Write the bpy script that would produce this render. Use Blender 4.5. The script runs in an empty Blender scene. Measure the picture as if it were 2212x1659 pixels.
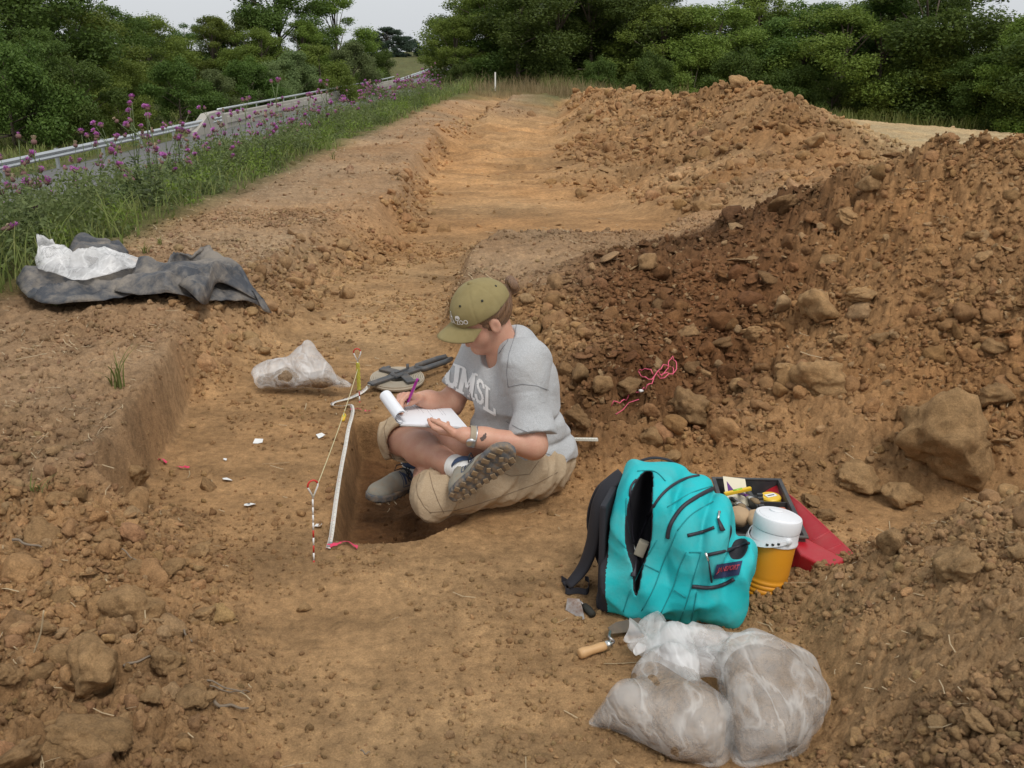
import bpy, bmesh, math, random
import numpy as np
from mathutils import Vector, Matrix, Euler, noise as mnoise
from mathutils.geometry import delaunay_2d_cdt

rng = np.random.default_rng(7)
random.seed(7)
C = bpy.context.scene.collection
SC = bpy.context.scene

# ------------------------------------------------------------------ camera
PITCH = math.radians(18.7)
CAMZ = 1.6
FPX = 2170.0                       # focal length in pixels of a 2212 px wide frame
cam_d = bpy.data.cameras.new('camera')
cam = bpy.data.objects.new('camera', cam_d)
C.objects.link(cam)
cam.location = (0, 0, CAMZ)
cam.rotation_euler = (math.pi / 2 - PITCH, 0, 0)
cam_d.sensor_width = 36.0
cam_d.lens = 36.0 * FPX / 2212.0
cam_d.clip_start = 0.05
cam_d.clip_end = 3000
SC.camera = cam

# ------------------------------------------------------------------ sky and sun (overcast)
world = bpy.data.worlds.new('World')
SC.world = world
world.use_nodes = True
wn = world.node_tree.nodes
wl = world.node_tree.links
wn.clear()
SUN_EL, SUN_AZ = math.radians(58), math.radians(150)
sky = wn.new('ShaderNodeTexSky')
sky.sky_type = 'NISHITA'
sky.sun_disc = False
sky.sun_elevation = SUN_EL
sky.sun_rotation = SUN_AZ
sky.air_density = 1.0
sky.dust_density = 4.0
sky.ozone_density = 1.0
hsv = wn.new('ShaderNodeHueSaturation')
hsv.inputs['Saturation'].default_value = 0.22
bg = wn.new('ShaderNodeBackground')
bg.inputs['Strength'].default_value = 0.15
wo = wn.new('ShaderNodeOutputWorld')
wl.new(sky.outputs[0], hsv.inputs['Color'])
veil = wn.new('ShaderNodeMix'); veil.data_type = 'RGBA'           # the even cloud layer over the clear sky
veil.inputs[0].default_value = 0.82
veil.inputs[7].default_value = (4.25, 4.42, 4.60, 1)
wl.new(hsv.outputs[0], veil.inputs[6])
wl.new(veil.outputs[2], bg.inputs['Color'])
wl.new(bg.outputs[0], wo.inputs['Surface'])

sl = bpy.data.lights.new('sun', 'SUN')
sl.energy = 1.5
sl.angle = math.radians(20)
sl.color = (1.0, 0.96, 0.90)
so = bpy.data.objects.new('sun', sl)
C.objects.link(so)
# pointed like the sky texture's sun: rotation is measured from +Y towards +X
sd = Vector((math.sin(SUN_AZ) * math.cos(SUN_EL), math.cos(SUN_AZ) * math.cos(SUN_EL), math.sin(SUN_EL)))
so.rotation_euler = sd.to_track_quat('Z', 'Y').to_euler()
so.location = (4, -6, 12)

SC.view_settings.view_transform = 'Standard'
SC.view_settings.look = 'None'
SC.view_settings.exposure = 0.25
SC.view_settings.gamma = 1.0
SC.view_settings.use_curve_mapping = False

# ------------------------------------------------------------------ small helpers
CP, SP = math.cos(PITCH), math.sin(PITCH)

def ray(px, py):
    X = (px - 1106) / FPX
    Y = (829.5 - py) / FPX
    return X, CP + Y * SP, -SP + Y * CP

def at(px, py, y=None, z=None):
    """world point seen at (px, py) of the photograph at world distance y, or at height z"""
    rx, ry, rz = ray(px, py)
    t = (y / ry) if y is not None else (z - CAMZ) / rz
    return Vector((rx * t, ry * t, CAMZ + rz * t))

def tag(o, label=None, cat=None, group=None, kind=None):
    if label: o['label'] = label
    if cat: o['category'] = cat
    if group: o['group'] = group
    if kind: o['kind'] = kind
    return o

def empty(name, loc=(0, 0, 0), rz=0.0, label=None, cat=None, group=None):
    o = bpy.data.objects.new(name, None)
    C.objects.link(o)
    o.empty_display_size = 0.1
    o.location = loc
    o.rotation_euler = (0, 0, rz)
    return tag(o, label, cat, group)

def mesh_from(name, verts, faces, mat=None, smooth=True):
    me = bpy.data.meshes.new(name)
    me.from_pydata([tuple(map(float, v)) for v in verts], [], [tuple(int(i) for i in f) for f in faces])
    me.validate()
    if smooth:
        me.polygons.foreach_set('use_smooth', [True] * len(me.polygons))
    if mat: me.materials.append(mat)
    me.update()
    return me

def quads_mesh(name, verts, quads, mat=None, smooth=True):
    """fast path for all-quad (or all-tri) numpy arrays"""
    verts = np.asarray(verts, np.float32); quads = np.asarray(quads, np.int32)
    n = quads.shape[1]
    me = bpy.data.meshes.new(name)
    me.vertices.add(len(verts)); me.vertices.foreach_set('co', verts.ravel())
    me.loops.add(quads.size); me.loops.foreach_set('vertex_index', quads.ravel())
    me.polygons.add(len(quads))
    me.polygons.foreach_set('loop_start', np.arange(len(quads), dtype=np.int32) * n)
    if smooth: me.polygons.foreach_set('use_smooth', np.ones(len(quads), bool))
    me.update(calc_edges=True)
    if mat: me.materials.append(mat)
    return me

def link(name, me, parent=None, loc=None, rot=None, scale=None):
    o = bpy.data.objects.new(name, me)
    C.objects.link(o)
    if parent: o.parent = parent
    if loc is not None: o.location = loc
    if rot is not None: o.rotation_euler = rot
    if scale is not None: o.scale = scale
    return o

class MB:
    """collects simple shapes into one mesh"""
    def __init__(s): s.v = []; s.f = []
    def add(s, verts, faces):
        b = len(s.v); s.v += [tuple(v) for v in verts]; s.f += [tuple(b + i for i in f) for f in faces]; return s
    def box(s, c, d, R=None, bev=0.0):
        bm = bmesh.new(); bmesh.ops.create_cube(bm, size=1.0)
        for v in bm.verts: v.co = Vector((v.co.x * d[0], v.co.y * d[1], v.co.z * d[2]))
        if bev > 0: bmesh.ops.bevel(bm, geom=list(bm.edges), offset=bev, segments=2, affect='EDGES', profile=0.6)
        M = R.to_3x3() if R is not None else Matrix.Identity(3)
        bm.verts.index_update()
        s.add([M @ v.co + Vector(c) for v in bm.verts], [[v.index for v in f.verts] for f in bm.faces]); bm.free(); return s
    def tube(s, pts, r, n=8, cap=True, flat=1.0):
        """swept tube; r a number or a list; flat squashes the section"""
        pts = [Vector(p) for p in pts]; m = len(pts)
        rs = r if hasattr(r, '__len__') else [r] * m
        vs = []; prev = None
        for i, p in enumerate(pts):
            t = (pts[min(i + 1, m - 1)] - pts[max(i - 1, 0)]).normalized()
            if prev is None:
                a = Vector((0, 0, 1)) if abs(t.z) < .9 else Vector((1, 0, 0))
                u = t.cross(a).normalized()
            else:
                u = (prev - t * prev.dot(t)).normalized()
            prev = u; w = t.cross(u)
            for k in range(n):
                an = 2 * math.pi * k / n
                vs.append(p + (u * math.cos(an) + w * math.sin(an) * flat) * rs[i])
        fs = []
        for i in range(m - 1):
            for k in range(n):
                fs.append((i * n + k, i * n + (k + 1) % n, (i + 1) * n + (k + 1) % n, (i + 1) * n + k))
        if cap:
            fs.append(tuple(range(n - 1, -1, -1))); fs.append(tuple((m - 1) * n + k for k in range(n)))
        return s.add(vs, fs)
    def lathe(s, prof, n=32, c=(0, 0, 0), R=None):
        M = R.to_3x3() if R is not None else Matrix.Identity(3)
        vs = []; fs = []
        for (r, z) in prof:
            for k in range(n):
                a = 2 * math.pi * k / n
                vs.append(M @ Vector((r * math.cos(a), r * math.sin(a), z)) + Vector(c))
        for i in range(len(prof) - 1):
            for k in range(n):
                fs.append((i * n + k, i * n + (k + 1) % n, (i + 1) * n + (k + 1) % n, (i + 1) * n + k))
        return s.add(vs, fs)
    def ribbon(s, pts, w, side=None, th=0.0):
        """flat band along pts; side = list of width directions"""
        pts = [Vector(p) for p in pts]; m = len(pts); L = []; Rr = []
        for i, p in enumerate(pts):
            t = (pts[min(i + 1, m - 1)] - pts[max(i - 1, 0)]).normalized()
            sd_ = Vector(side[i]) if side else t.cross(Vector((0, 0, 1))).normalized()
            ww = w[i] if hasattr(w, '__len__') else w
            L.append(p + sd_ * ww / 2); Rr.append(p - sd_ * ww / 2)
        if th <= 0:
            return s.add(L + Rr, [(i, i + 1, m + i + 1, m + i) for i in range(m - 1)])
        vs = []
        for i in range(m):
            t = (pts[min(i + 1, m - 1)] - pts[max(i - 1, 0)]).normalized()
            nn = (L[i] - Rr[i]).cross(t).normalized() * th / 2
            vs += [L[i] + nn, Rr[i] + nn, Rr[i] - nn, L[i] - nn]
        fs = []
        for i in range(m - 1):
            for k in range(4):
                fs.append((4 * i + k, 4 * i + (k + 1) % 4, 4 * i + 4 + (k + 1) % 4, 4 * i + 4 + k))
        fs += [(3, 2, 1, 0), tuple(4 * (m - 1) + k for k in range(4))]
        return s.add(vs, fs)
    def build(s, name, mat=None, parent=None, smooth=False, loc=None, rot=None, bevel=0.0, sub=0):
        me = mesh_from(name, s.v, s.f, mat, smooth)
        o = link(name, me, parent, loc, rot)
        if smooth == 'auto' or (smooth and bevel == -1):
            pass
        if bevel > 0:
            m = o.modifiers.new('b', 'BEVEL'); m.width = bevel; m.segments = 2; m.limit_method = 'ANGLE'
        if sub:
            m = o.modifiers.new('s', 'SUBSURF'); m.levels = sub; m.render_levels = sub
        return o

def autosmooth(o, deg=35):
    """smooth faces but keep hard edges"""
    me = o.data; bm = bmesh.new(); bm.from_mesh(me)
    bmesh.ops.remove_doubles(bm, verts=bm.verts, dist=1e-5)
    bmesh.ops.recalc_face_normals(bm, faces=bm.faces)
    for f in bm.faces: f.smooth = True
    for e in bm.edges:
        if len(e.link_faces) == 2 and e.calc_face_angle(0) > math.radians(deg): e.smooth = False
    bm.to_mesh(me); bm.free(); me.update(); return o

def rotm(x=0, y=0, z=0):
    return Euler((x, y, z)).to_matrix()

def frame(xaxis, zaxis):
    """rotation matrix with the given x axis and approximate z axis"""
    x = Vector(xaxis).normalized(); z = Vector(zaxis); z = (z - x * z.dot(x)).normalized(); y = z.cross(x)
    return Matrix((x, y, z)).transposed()

# ------------------------------------------------------------------ materials
def new_mat(name):
    m = bpy.data.materials.new(name); m.use_nodes = True
    nt = m.node_tree; nt.nodes.clear()
    out = nt.nodes.new('ShaderNodeOutputMaterial'); b = nt.nodes.new('ShaderNodeBsdfPrincipled')
    nt.links.new(b.outputs[0], out.inputs[0])
    return m, nt, b, out

def nd(nt, t, **kw):
    n = nt.nodes.new(t)
    for k, v in kw.items():
        if k.startswith('_'): setattr(n, k[1:], v)
        else: n.inputs[k.replace('__', ' ')].default_value = v
    return n

def mixc(nt, fac, a, b, mode='MIX'):
    m = nt.nodes.new('ShaderNodeMix'); m.data_type = 'RGBA'; m.blend_type = mode
    for sock, v in ((m.inputs[0], fac), (m.inputs[6], a), (m.inputs[7], b)):
        if isinstance(v, (int, float)): sock.default_value = v
        elif isinstance(v, tuple): sock.default_value = v + ((1,) if len(v) == 3 else ())
        else: nt.links.new(v, sock)
    return m.outputs[2]

def ramp(nt, src, stops):
    r = nt.nodes.new('ShaderNodeValToRGB')
    el = r.color_ramp.elements
    while len(el) < len(stops): el.new(0.5)
    for e, (p, c) in zip(el, stops):
        e.position = p; e.color = (c, c, c, 1) if isinstance(c, (int, float)) else tuple(c) + (1,)
    nt.links.new(src, r.inputs[0]); return r.outputs[0]

def noise_t(nt, scale, detail=4, rough=0.55, vec=None, dist=0.0):
    n = nd(nt, 'ShaderNodeTexNoise', Scale=scale, Detail=detail, Roughness=rough, Distortion=dist)
    if vec is not None: nt.links.new(vec, n.inputs['Vector'])
    return n.outputs[0]

def objco(nt):
    return nt.nodes.new('ShaderNodeTexCoord').outputs['Object']
def geopos(nt):
    return nt.nodes.new('ShaderNodeNewGeometry').outputs['Position']

def bump(nt, b, h, strength=0.3, dist=0.01, prev=None):
    bp = nd(nt, 'ShaderNodeBump', Strength=strength, Distance=dist)
    nt.links.new(h, bp.inputs['Height'])
    if prev is not None: nt.links.new(prev, bp.inputs['Normal'])
    nt.links.new(bp.outputs[0], b.inputs['Normal']); return bp.outputs[0]

def simple(name, col, rough=0.6, var=0.15, scale=12.0, metal=0.0, bmp=0.0, bscale=60.0, bdist=0.002, spec=0.5, dirt=0.0, dirtcol=(0.30, 0.20, 0.11), coord='obj', dscale=9.0, weave=0.0):
    """a procedural surface: base colour with grain, soil dust and fine relief"""
    m, nt, b, out = new_mat(name)
    vec = objco(nt) if coord == 'obj' else geopos(nt)
    dark = tuple(c * (1 - var) for c in col); light = tuple(min(1, c * (1 + var)) for c in col)
    c = mixc(nt, noise_t(nt, scale, 5, .6, vec), dark, light)
    if dirt > 0:
        d = ramp(nt, noise_t(nt, dscale, 8, .68, vec), [(0.42, 0.0), (0.72, dirt)])
        c = mixc(nt, d, c, dirtcol)
    nt.links.new(c, b.inputs['Base Color'])
    b.inputs['Roughness'].default_value = rough; b.inputs['Metallic'].default_value = metal
    b.inputs['Specular IOR Level'].default_value = spec
    if weave > 0:
        w = nd(nt, 'ShaderNodeTexNoise', Scale=weave, Detail=2.0); nt.links.new(vec, w.inputs['Vector'])
        p = bump(nt, b, w.outputs[0], .35, .0008)
        if bmp > 0: bump(nt, b, noise_t(nt, bscale, 4, .6, vec), bmp, bdist, p)
    elif bmp > 0:
        bump(nt, b, noise_t(nt, bscale, 4, .6, vec), bmp, bdist)
    return m
# ------------------------------------------------------------------ terrain
# region letters: F scraped subsoil floor, P ploughed plateau with straw, S spoil, D damp dark spoil,
# R rubble, M fine grey-brown mound, G grass verge, C crop field, W cut wall, K road strip
TAGS = 'FPSDRMGCWK'
HD = 0.0585                                                  # everything here runs towards +Y, drifting this much to +X
cv = []; ce = []; ct = []
def brk(pts, closed=False, link_=True):
    base = len(cv)
    for p in pts:
        if p[0] == 'w': _, x, y, z, t = p; w = Vector((x, y, z))
        elif isinstance(p[2], str): px, py, yy, t = p; w = at(px, py, y=float(yy))      # '5.2' = by distance
        else: px, py, z, t = p; w = at(px, py, z=z)
        cv.append(w); ct.append(TAGS.index(t))
    n = len(pts)
    if link_:
        for i in range(n - 1): ce.append((base + i, base + i + 1))
        if closed: ce.append((base + n - 1, base))
# left foot of the trench wall, near to far
brk([(562,1700,0.,'F'),(600,1500,0.,'F'),(600,1386,0.,'F'),(540,1250,0.,'F'),(470,1130,0.,'F'),(400,1095,0.,'F'),
     ('w',-1.385,3.3,0.,'F'),('w',-1.40,3.5,0.,'F'),('w',-1.44,3.9,0.,'F'),('w',-1.50,4.3,0.,'F'),('w',-1.54,4.55,0.,'F'),(450,865,0.,'F'),(540,810,0.,'F'),(600,745,0.,'F'),(680,700,0.,'F'),(690,630,0.,'F'),(715,590,0.,'F'),
     (780,565,0.,'F'),(850,535,0.,'F'),(885,490,0.,'F'),(905,440,0.,'F'),(930,395,0.,'F'),(965,330,0.,'F'),(1040,266,0.,'F'),(1115,219,0.,'F')])
# top of the trench wall
brk([('w',-1.62,3.02,.24,'P'),('w',-1.46,3.18,.27,'P'),('w',-1.445,3.5,.29,'P'),('w',-1.48,3.9,.29,'P'),('w',-1.54,4.3,.29,'P'),('w',-1.60,4.6,.29,'P'),(374,699,.28,'P'),(398,656,.28,'P'),
     (450,632,.28,'P'),(520,600,.28,'P'),(565,580,.28,'P'),(600,555,.28,'P'),(640,510,.28,'P'),(690,482,.28,'P'),(740,462,.28,'P'),(800,445,.28,'P'),(850,425,.28,'P'),
     (866,390,.28,'P'),(882,350,.29,'P'),(920,305,.3,'P'),(985,262,.3,'P'),(1060,228,.3,'P'),(1112,203,.3,'P')])
# wall foot rubble apron under the tarp and wall shoulders
brk([(437,775,.12,'R'),(470,740,.10,'R'),(560,700,.10,'R'),(610,650,.10,'R'),(640,590,.10,'R')])
brk([(450,1000,0.,'F'),(520,920,0.,'F'),(640,1050,0.,'F'),(640,940,0.,'F'),(560,850,0.,'F'),(700,860,0.,'F'),(850,880,0.,'F'),(960,890,0.,'F')],link_=False)
# left rubble heap
brk([(300,1130,.12,'R'),(400,1300,.10,'R'),(430,1450,.09,'R'),(420,1650,.08,'R')])
brk([(-120,1050,.27,'R'),(-120,1200,.24,'R'),(0,1350,.20,'R'),(0,1500,.20,'R'),(0,1690,.19,'R')])
brk([(90,1050,.24,'R'),(160,1120,.2,'R'),(200,1250,.17,'R'),(220,1420,.16,'R'),(200,1640,.14,'R')])
brk([('w',-2.2,1.5,.3,'P'),('w',-2.6,2.6,.3,'P'),('w',-2.6,4.0,.28,'P')])
# floor far end and right boundary
brk([(1115,219,0.,'F'),(1150,217,0.,'F'),(1212,224,0.,'F')])
brk([(1125,204,.25,'G'),(1205,206,.25,'G')])
# right side: damp bank behind the person and foot of the near spoil heap, then spoil feet
brk([(1150,214,0.,'F'),(1213,224,0.,'F'),(1210,265,0.,'F'),(1200,306,0.,'F'),(1178,353,0.,'F'),(1150,400,0.,'F'),(1245,441,0.,'F'),(1381,471,0.,'F'),(1500,494,0.,'F')])
brk([(1500,494,0.,'F'),(1390,520,0.,'F'),(1200,510,0.,'F'),(1060,512,0.,'F'),(1000,545,0.,'F'),(985,605,0.,'F'),(960,690,0.,'F'),(940,740,0.,'F'),(1010,780,0.,'F'),(1130,850,0.,'F'),(1205,965,0.,'F'),
     (1317,966,0.,'F'),(1387,972,0.,'F'),(1471,1000,0.,'F'),(1569,1008,0.,'F'),(1778,1014,0.,'F'),(1801,1060,0.,'F'),(1894,1070,0.,'F'),(1997,1080,0.,'F'),(2095,1108,0.,'F'),(2240,1092,.02,'F'),(2500,1040,.06,'R')])
# the undisturbed block and bank tops
brk([(1430,500,.27,'P'),(1200,500,.28,'P'),(1075,504,.28,'P'),(1022,530,.28,'P'),(1008,580,.28,'P'),(1000,640,.20,'D'),(1010,710,.15,'S'),(1120,780,.16,'R'),(1232,885,.17,'D'),(1318,884,.17,'D'),(1400,905,.12,'R'),(1480,930,.12,'R'),(1570,945,.12,'R'),(1770,950,.13,'R')])
brk([(1100,600,.26,'P'),(1180,690,.22,'S'),(1200,760,.22,'R'),(1290,830,.2,'D')])
brk([(1230,560,.28,'P'),(1320,560,.3,'P')])
# near spoil heap
brk([(1334,552,'6.05','D'),(1399,520,'6.15','D'),(1522,500,'6.2','D'),(1587,466,'6.2','D'),(1652,438,'6.2','D'),(1723,424,'6.1','D'),(1810,412,'6.0','S'),(1876,398,'5.95','S'),(1905,372,'5.85','S'),(1935,345,'5.8','S'),(1988,313,'5.7','S'),(2080,312,'5.5','S'),(2212,307,'5.3','S'),(2500,308,'5.0','S')])
for row in ([(1300,760,'4.35','D'),(1330,640,'5.2','D')],
            [(1400,850,'4.05','D'),(1400,760,'4.5','D'),(1400,640,'5.25','D')],
            [(1500,900,'4.0','D'),(1500,800,'4.4','D'),(1500,700,'4.9','D'),(1500,600,'5.5','D')],
            [(1600,900,'4.0','R'),(1600,800,'4.35','D'),(1600,700,'4.8','D'),(1600,560,'5.6','D')],
            [(1700,900,'3.98','R'),(1700,800,'4.3','R'),(1700,700,'4.65','S'),(1700,600,'5.1','D'),(1700,500,'5.7','D')],
            [(1830,950,'3.68','R'),(1830,800,'4.1','S'),(1830,650,'4.65','S'),(1830,520,'5.2','S')],
            [(1960,950,'3.55','S'),(1960,800,'3.9','S'),(1960,650,'4.4','S'),(1960,500,'5.0','S'),(1960,400,'5.4','S')],
            [(2100,950,'3.48','S'),(2100,800,'3.8','S'),(2100,650,'4.25','S'),(2100,500,'4.8','S'),(2100,400,'5.15','S')],
            [(2230,950,'3.4','S'),(2230,800,'3.7','S'),(2230,650,'4.1','S'),(2230,500,'4.6','S'),(2230,400,'4.95','S')],
            [(2500,900,'3.3','S'),(2500,650,'3.9','S'),(2500,450,'4.5','S')]):
    brk(row, link_=False)
brk([('w',1.0,6.9,.3,'P'),('w',1.8,7.3,.32,'P'),('w',2.4,7.2,.35,'P'),('w',3.4,7.0,.35,'P'),('w',5.0,6.6,.3,'P')])
brk([('w',1.55,8.4,.28,'P'),('w',2.4,8.8,.26,'P'),('w',3.6,9.6,.26,'P')])
# far spoil heap
brk([(1240,207,'25','S'),(1287,195,'22.5','S'),(1381,203,'19.5','S'),(1458,216,'17','S'),(1480,211,'16.5','S'),(1528,195,'15.6','S'),(1570,187,'15.1','S'),(1593,174,'15','S'),(1620,180,'14.8','S'),(1640,190,'14.5','S'),
     (1675,213,'13.8','S'),(1734,258,'12.6','S'),(1758,308,'12','S'),(1811,358,'11.2','S'),(1860,398,'10.2','S'),(1899,402,'9.6','P')])
for row in ([(1240,260,'18.5','S'),(1240,330,'14.8','S')],
            [(1300,260,'18.3','S'),(1300,330,'14.6','S'),(1300,400,'12.2','S')],
            [(1400,270,'16.4','S'),(1400,350,'13.2','S'),(1400,420,'11.3','R')],
            [(1500,270,'14.6','S'),(1500,350,'12.4','S'),(1500,430,'9.9','R')],
            [(1590,230,'14.0','S'),(1590,300,'12.7','S'),(1600,380,'10.4','S'),(1600,430,'9.4','R')],
            [(1690,300,'12.0','S'),(1690,370,'10.2','P'),(1700,420,'9.1','P')],
            [(1780,380,'10.0','S')]):
    brk(row, link_=False)
brk([('w',2.9,25,.3,'C'),('w',3.6,22,.25,'C'),('w',4.6,19,.15,'C'),('w',5.4,16.5,.15,'C'),('w',5.6,14,.2,'C'),('w',5.3,12,.22,'C'),('w',5.2,10.5,.24,'C'),('w',6,8.5,.25,'C'),('w',9,6,.25,'C')])
# the near right mound
brk([(1640,1302,.01,'M'),(1694,1285,.03,'M'),(1762,1262,.06,'M'),(1830,1230,.10,'M'),(1925,1178,.18,'M'),(2020,1142,.22,'M'),(2130,1108,.27,'M'),(2230,1084,.31,'M'),(2500,1040,.38,'M')])
brk([(1620,1270,0.,'F'),(1700,1235,0.,'F'),(1800,1205,0.,'F'),(1900,1160,0.,'F'),(2010,1115,.01,'F'),(2130,1085,.08,'S'),(2260,1062,.16,'S'),(2500,1010,.25,'S')])
brk([(1540,1345,0.,'F'),(1640,1365,0.,'F'),(1740,1400,.0,'F'),(1800,1500,0.,'F'),(1780,1600,0.,'F'),(1700,1700,0.,'F')])
brk([(1850,1330,.16,'M'),(1900,1450,.14,'M'),(1880,1600,.09,'M'),(1850,1700,.08,'M')])
brk([(2020,1250,.26,'M'),(2050,1400,.28,'M'),(2050,1690,.24,'M')])
brk([(2230,1250,.35,'M'),(2230,1450,.35,'M'),(2230,1690,.31,'M')])
brk([('w',1.6,1.0,.5,'M'),('w',2.2,2.0,.5,'M'),('w',3.0,3.0,.5,'S')])
# the excavation pit
PITZ = -.18
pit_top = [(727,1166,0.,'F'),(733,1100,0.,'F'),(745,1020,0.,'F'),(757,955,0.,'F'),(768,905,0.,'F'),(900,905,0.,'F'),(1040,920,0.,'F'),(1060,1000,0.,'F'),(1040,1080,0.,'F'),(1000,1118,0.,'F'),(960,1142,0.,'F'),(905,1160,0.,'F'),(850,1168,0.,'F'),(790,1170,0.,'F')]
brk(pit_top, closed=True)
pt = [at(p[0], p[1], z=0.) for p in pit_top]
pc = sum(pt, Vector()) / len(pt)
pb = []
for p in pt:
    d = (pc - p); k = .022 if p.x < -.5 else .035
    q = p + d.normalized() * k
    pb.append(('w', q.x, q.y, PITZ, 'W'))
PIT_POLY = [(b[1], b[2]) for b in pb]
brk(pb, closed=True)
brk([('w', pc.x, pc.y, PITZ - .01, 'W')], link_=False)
# foreground and around the camera
brk([('w',-.8,1.0,0,'F'),('w',0,1.0,0,'F'),('w',.8,1.0,0,'F')])
brk([('w',-1.5,.6,.2,'R'),('w',-1.4,-2,.2,'R')]); brk([('w',-.7,-3,0,'F'),('w',0,-3,0,'F'),('w',.9,-3,0,'F')]); brk([('w',1.3,0,.4,'M'),('w',1.4,-2,.4,'M')])
NY = [-12,-4,2,5,8,12,16,20,26,32,40,52,66,80,100,130,170,220,300,420]
def off(o, z, t, ys=NY): return [('w', o + HD * y, y, z(y) if callable(z) else z, t) for y in ys]
def roadz(y): return -2.85 + (0 if y < 110 else min(70, y - 110) * .022)
brk(off(-3.3, lambda y: .28 if y < 30 else .28 - min(1.2, (y - 30) * .02), 'G'))
brk(off(-2.95, lambda y: .28, 'P', [-12,-4,2,5,8,12,16,20,26]))
brk(off(-4.6, lambda y: .12 - (0 if y < 30 else min(1.2, (y - 30) * .02)), 'G'))
brk(off(-9.2, lambda y: roadz(y) + .03, 'G'))
brk(off(-19.4, lambda y: roadz(y) + .0, 'G'))
brk(off(-21.5, lambda y: roadz(y) - .2, 'G'))
brk(off(-34, lambda y: roadz(y) - (.3 if y < 110 else -.6), 'G'))
brk(off(-90, lambda y: roadz(y) - .6, 'G'))
brk(off(-260, -2., 'G'))
brk([('w',1.0,30,.25,'G'),('w',2.2,34,.0,'G'),('w',-.6,34,.2,'G')])
brk([('w',-.5,44,-.3,'G'),('w',3,42,-.3,'G'),('w',8,41,-1.0,'G'),('w',12,40.5,-1.45,'G'),('w',20,39,-1.95,'G'),('w',34,36,-2.3,'G'),('w',60,30,-2.6,'G')])
brk([('w',2.6,33,-.0,'C'),('w',6,37.5,-.8,'C'),('w',12,38,-1.35,'C'),('w',20,37,-1.8,'C'),('w',34,34,-2.2,'C'),('w',60,28,-2.5,'C')])
brk([('w',12,24,-.4,'C'),('w',20,16,-.4,'C'),('w',30,8,-.5,'C'),('w',10,2,.2,'C'),('w',8,-8,.2,'C')], link_=False)
brk([('w',260,-12,-2,'C'),('w',260,100,-3,'G'),('w',260,420,-3,'G'),('w',80,420,-2,'G'),('w',30,420,-2,'G')], link_=False)

cdt = delaunay_2d_cdt([Vector((v.x, v.y)) for v in cv], ce, [], 0, 1e-4)
o_v, o_e, o_f, orig_v = cdt[0], cdt[1], cdt[2], cdt[3]
ZT = np.zeros((len(o_v), 1 + len(TAGS)))
for i, ov in enumerate(orig_v):
    if ov:
        ZT[i, 0] = np.mean([cv[k].z for k in ov]); ZT[i, 1 + ct[ov[0]]] = 1
    else:      # a crossing of two breaklines
        d = [(cv[k].xy - o_v[i]).length for k in range(len(cv))]
        k2 = np.argsort(d)[:2]; ZT[i, 0] = sum(cv[k].z for k in k2) / 2; ZT[i, 1 + ct[k2[0]]] = 1
VX = np.array([(v.x, v.y) for v in o_v])

def raster(x0, x1, y0, y1, step):
    nx = int((x1 - x0) / step) + 1; ny = int((y1 - y0) / step) + 1
    out = np.zeros((ny, nx, ZT.shape[1]), np.float32); xs = x0 + np.arange(nx) * step; ys = y0 + np.arange(ny) * step
    for f in o_f:
        for k in range(1, len(f) - 1):
            t = (f[0], f[k], f[k + 1]); P = VX[list(t)]
            a, b_ = P.min(0), P.max(0)
            i0 = max(0, int((a[0] - x0) / step)); i1 = min(nx - 1, int((b_[0] - x0) / step) + 1)
            j0 = max(0, int((a[1] - y0) / step)); j1 = min(ny - 1, int((b_[1] - y0) / step) + 1)
            if i1 < i0 or j1 < j0: continue
            X, Y = np.meshgrid(xs[i0:i1 + 1], ys[j0:j1 + 1])
            d = (P[1, 0] - P[0, 0]) * (P[2, 1] - P[0, 1]) - (P[2, 0] - P[0, 0]) * (P[1, 1] - P[0, 1])
            if abs(d) < 1e-12: continue
            w1 = ((X - P[0, 0]) * (P[2, 1] - P[0, 1]) - (P[2, 0] - P[0, 0]) * (Y - P[0, 1])) / d
            w2 = ((P[1, 0] - P[0, 0]) * (Y - P[0, 1]) - (X - P[0, 0]) * (P[1, 1] - P[0, 1])) / d
            w0 = 1 - w1 - w2; m = (w0 >= -1e-6) & (w1 >= -1e-6) & (w2 >= -1e-6)
            val = w0[..., None] * ZT[t[0]] + w1[..., None] * ZT[t[1]] + w2[..., None] * ZT[t[2]]
            out[j0:j1 + 1, i0:i1 + 1][m] = val[m]
    return out

def blur(a, r):
    for ax in (0, 1):
        for _ in range(2):
            c = np.cumsum(np.concatenate([np.repeat(np.take(a, [0], ax), r + 1, ax), a, np.repeat(np.take(a, [-1], ax), r, ax)], ax), axis=ax, dtype=np.float64)
            n = a.shape[ax]; w = 2 * r + 1
            a = ((np.take(c, range(w, w + n), ax) - np.take(c, range(0, n), ax)) / w).astype(np.float32)
    return a

RA = (-5.5, 5.5, 0.0, 16.0, .02)
RP = (-1.95, .35, 2.8, 5.1, .0075)
RB = (-60., 60., -10., 120., .25)
RD = (-240., 240., -10., 410., 2.0)
ra = raster(*RA); rb = raster(*RB); rd = raster(*RD)
r_pit = raster(*RP); r_pit[..., 1:] = blur(r_pit[..., 1:], 4); r_pit[..., :1] = blur(r_pit[..., :1], 1)
ra[..., 1:] = blur(ra[..., 1:], 3)
ra[..., :1] = blur(ra[..., :1], 1)

def samp(r, A, x, y):
    fx = np.clip((x - A[0]) / A[4], 0, r.shape[1] - 1.001); fy = np.clip((y - A[2]) / A[4], 0, r.shape[0] - 1.001)
    i = fx.astype(int); j = fy.astype(int); u = (fx - i)[..., None]; v = (fy - j)[..., None]
    return (r[j, i] * (1 - u) + r[j, i + 1] * u) * (1 - v) + (r[j + 1, i] * (1 - u) + r[j + 1, i + 1] * u) * v

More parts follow.
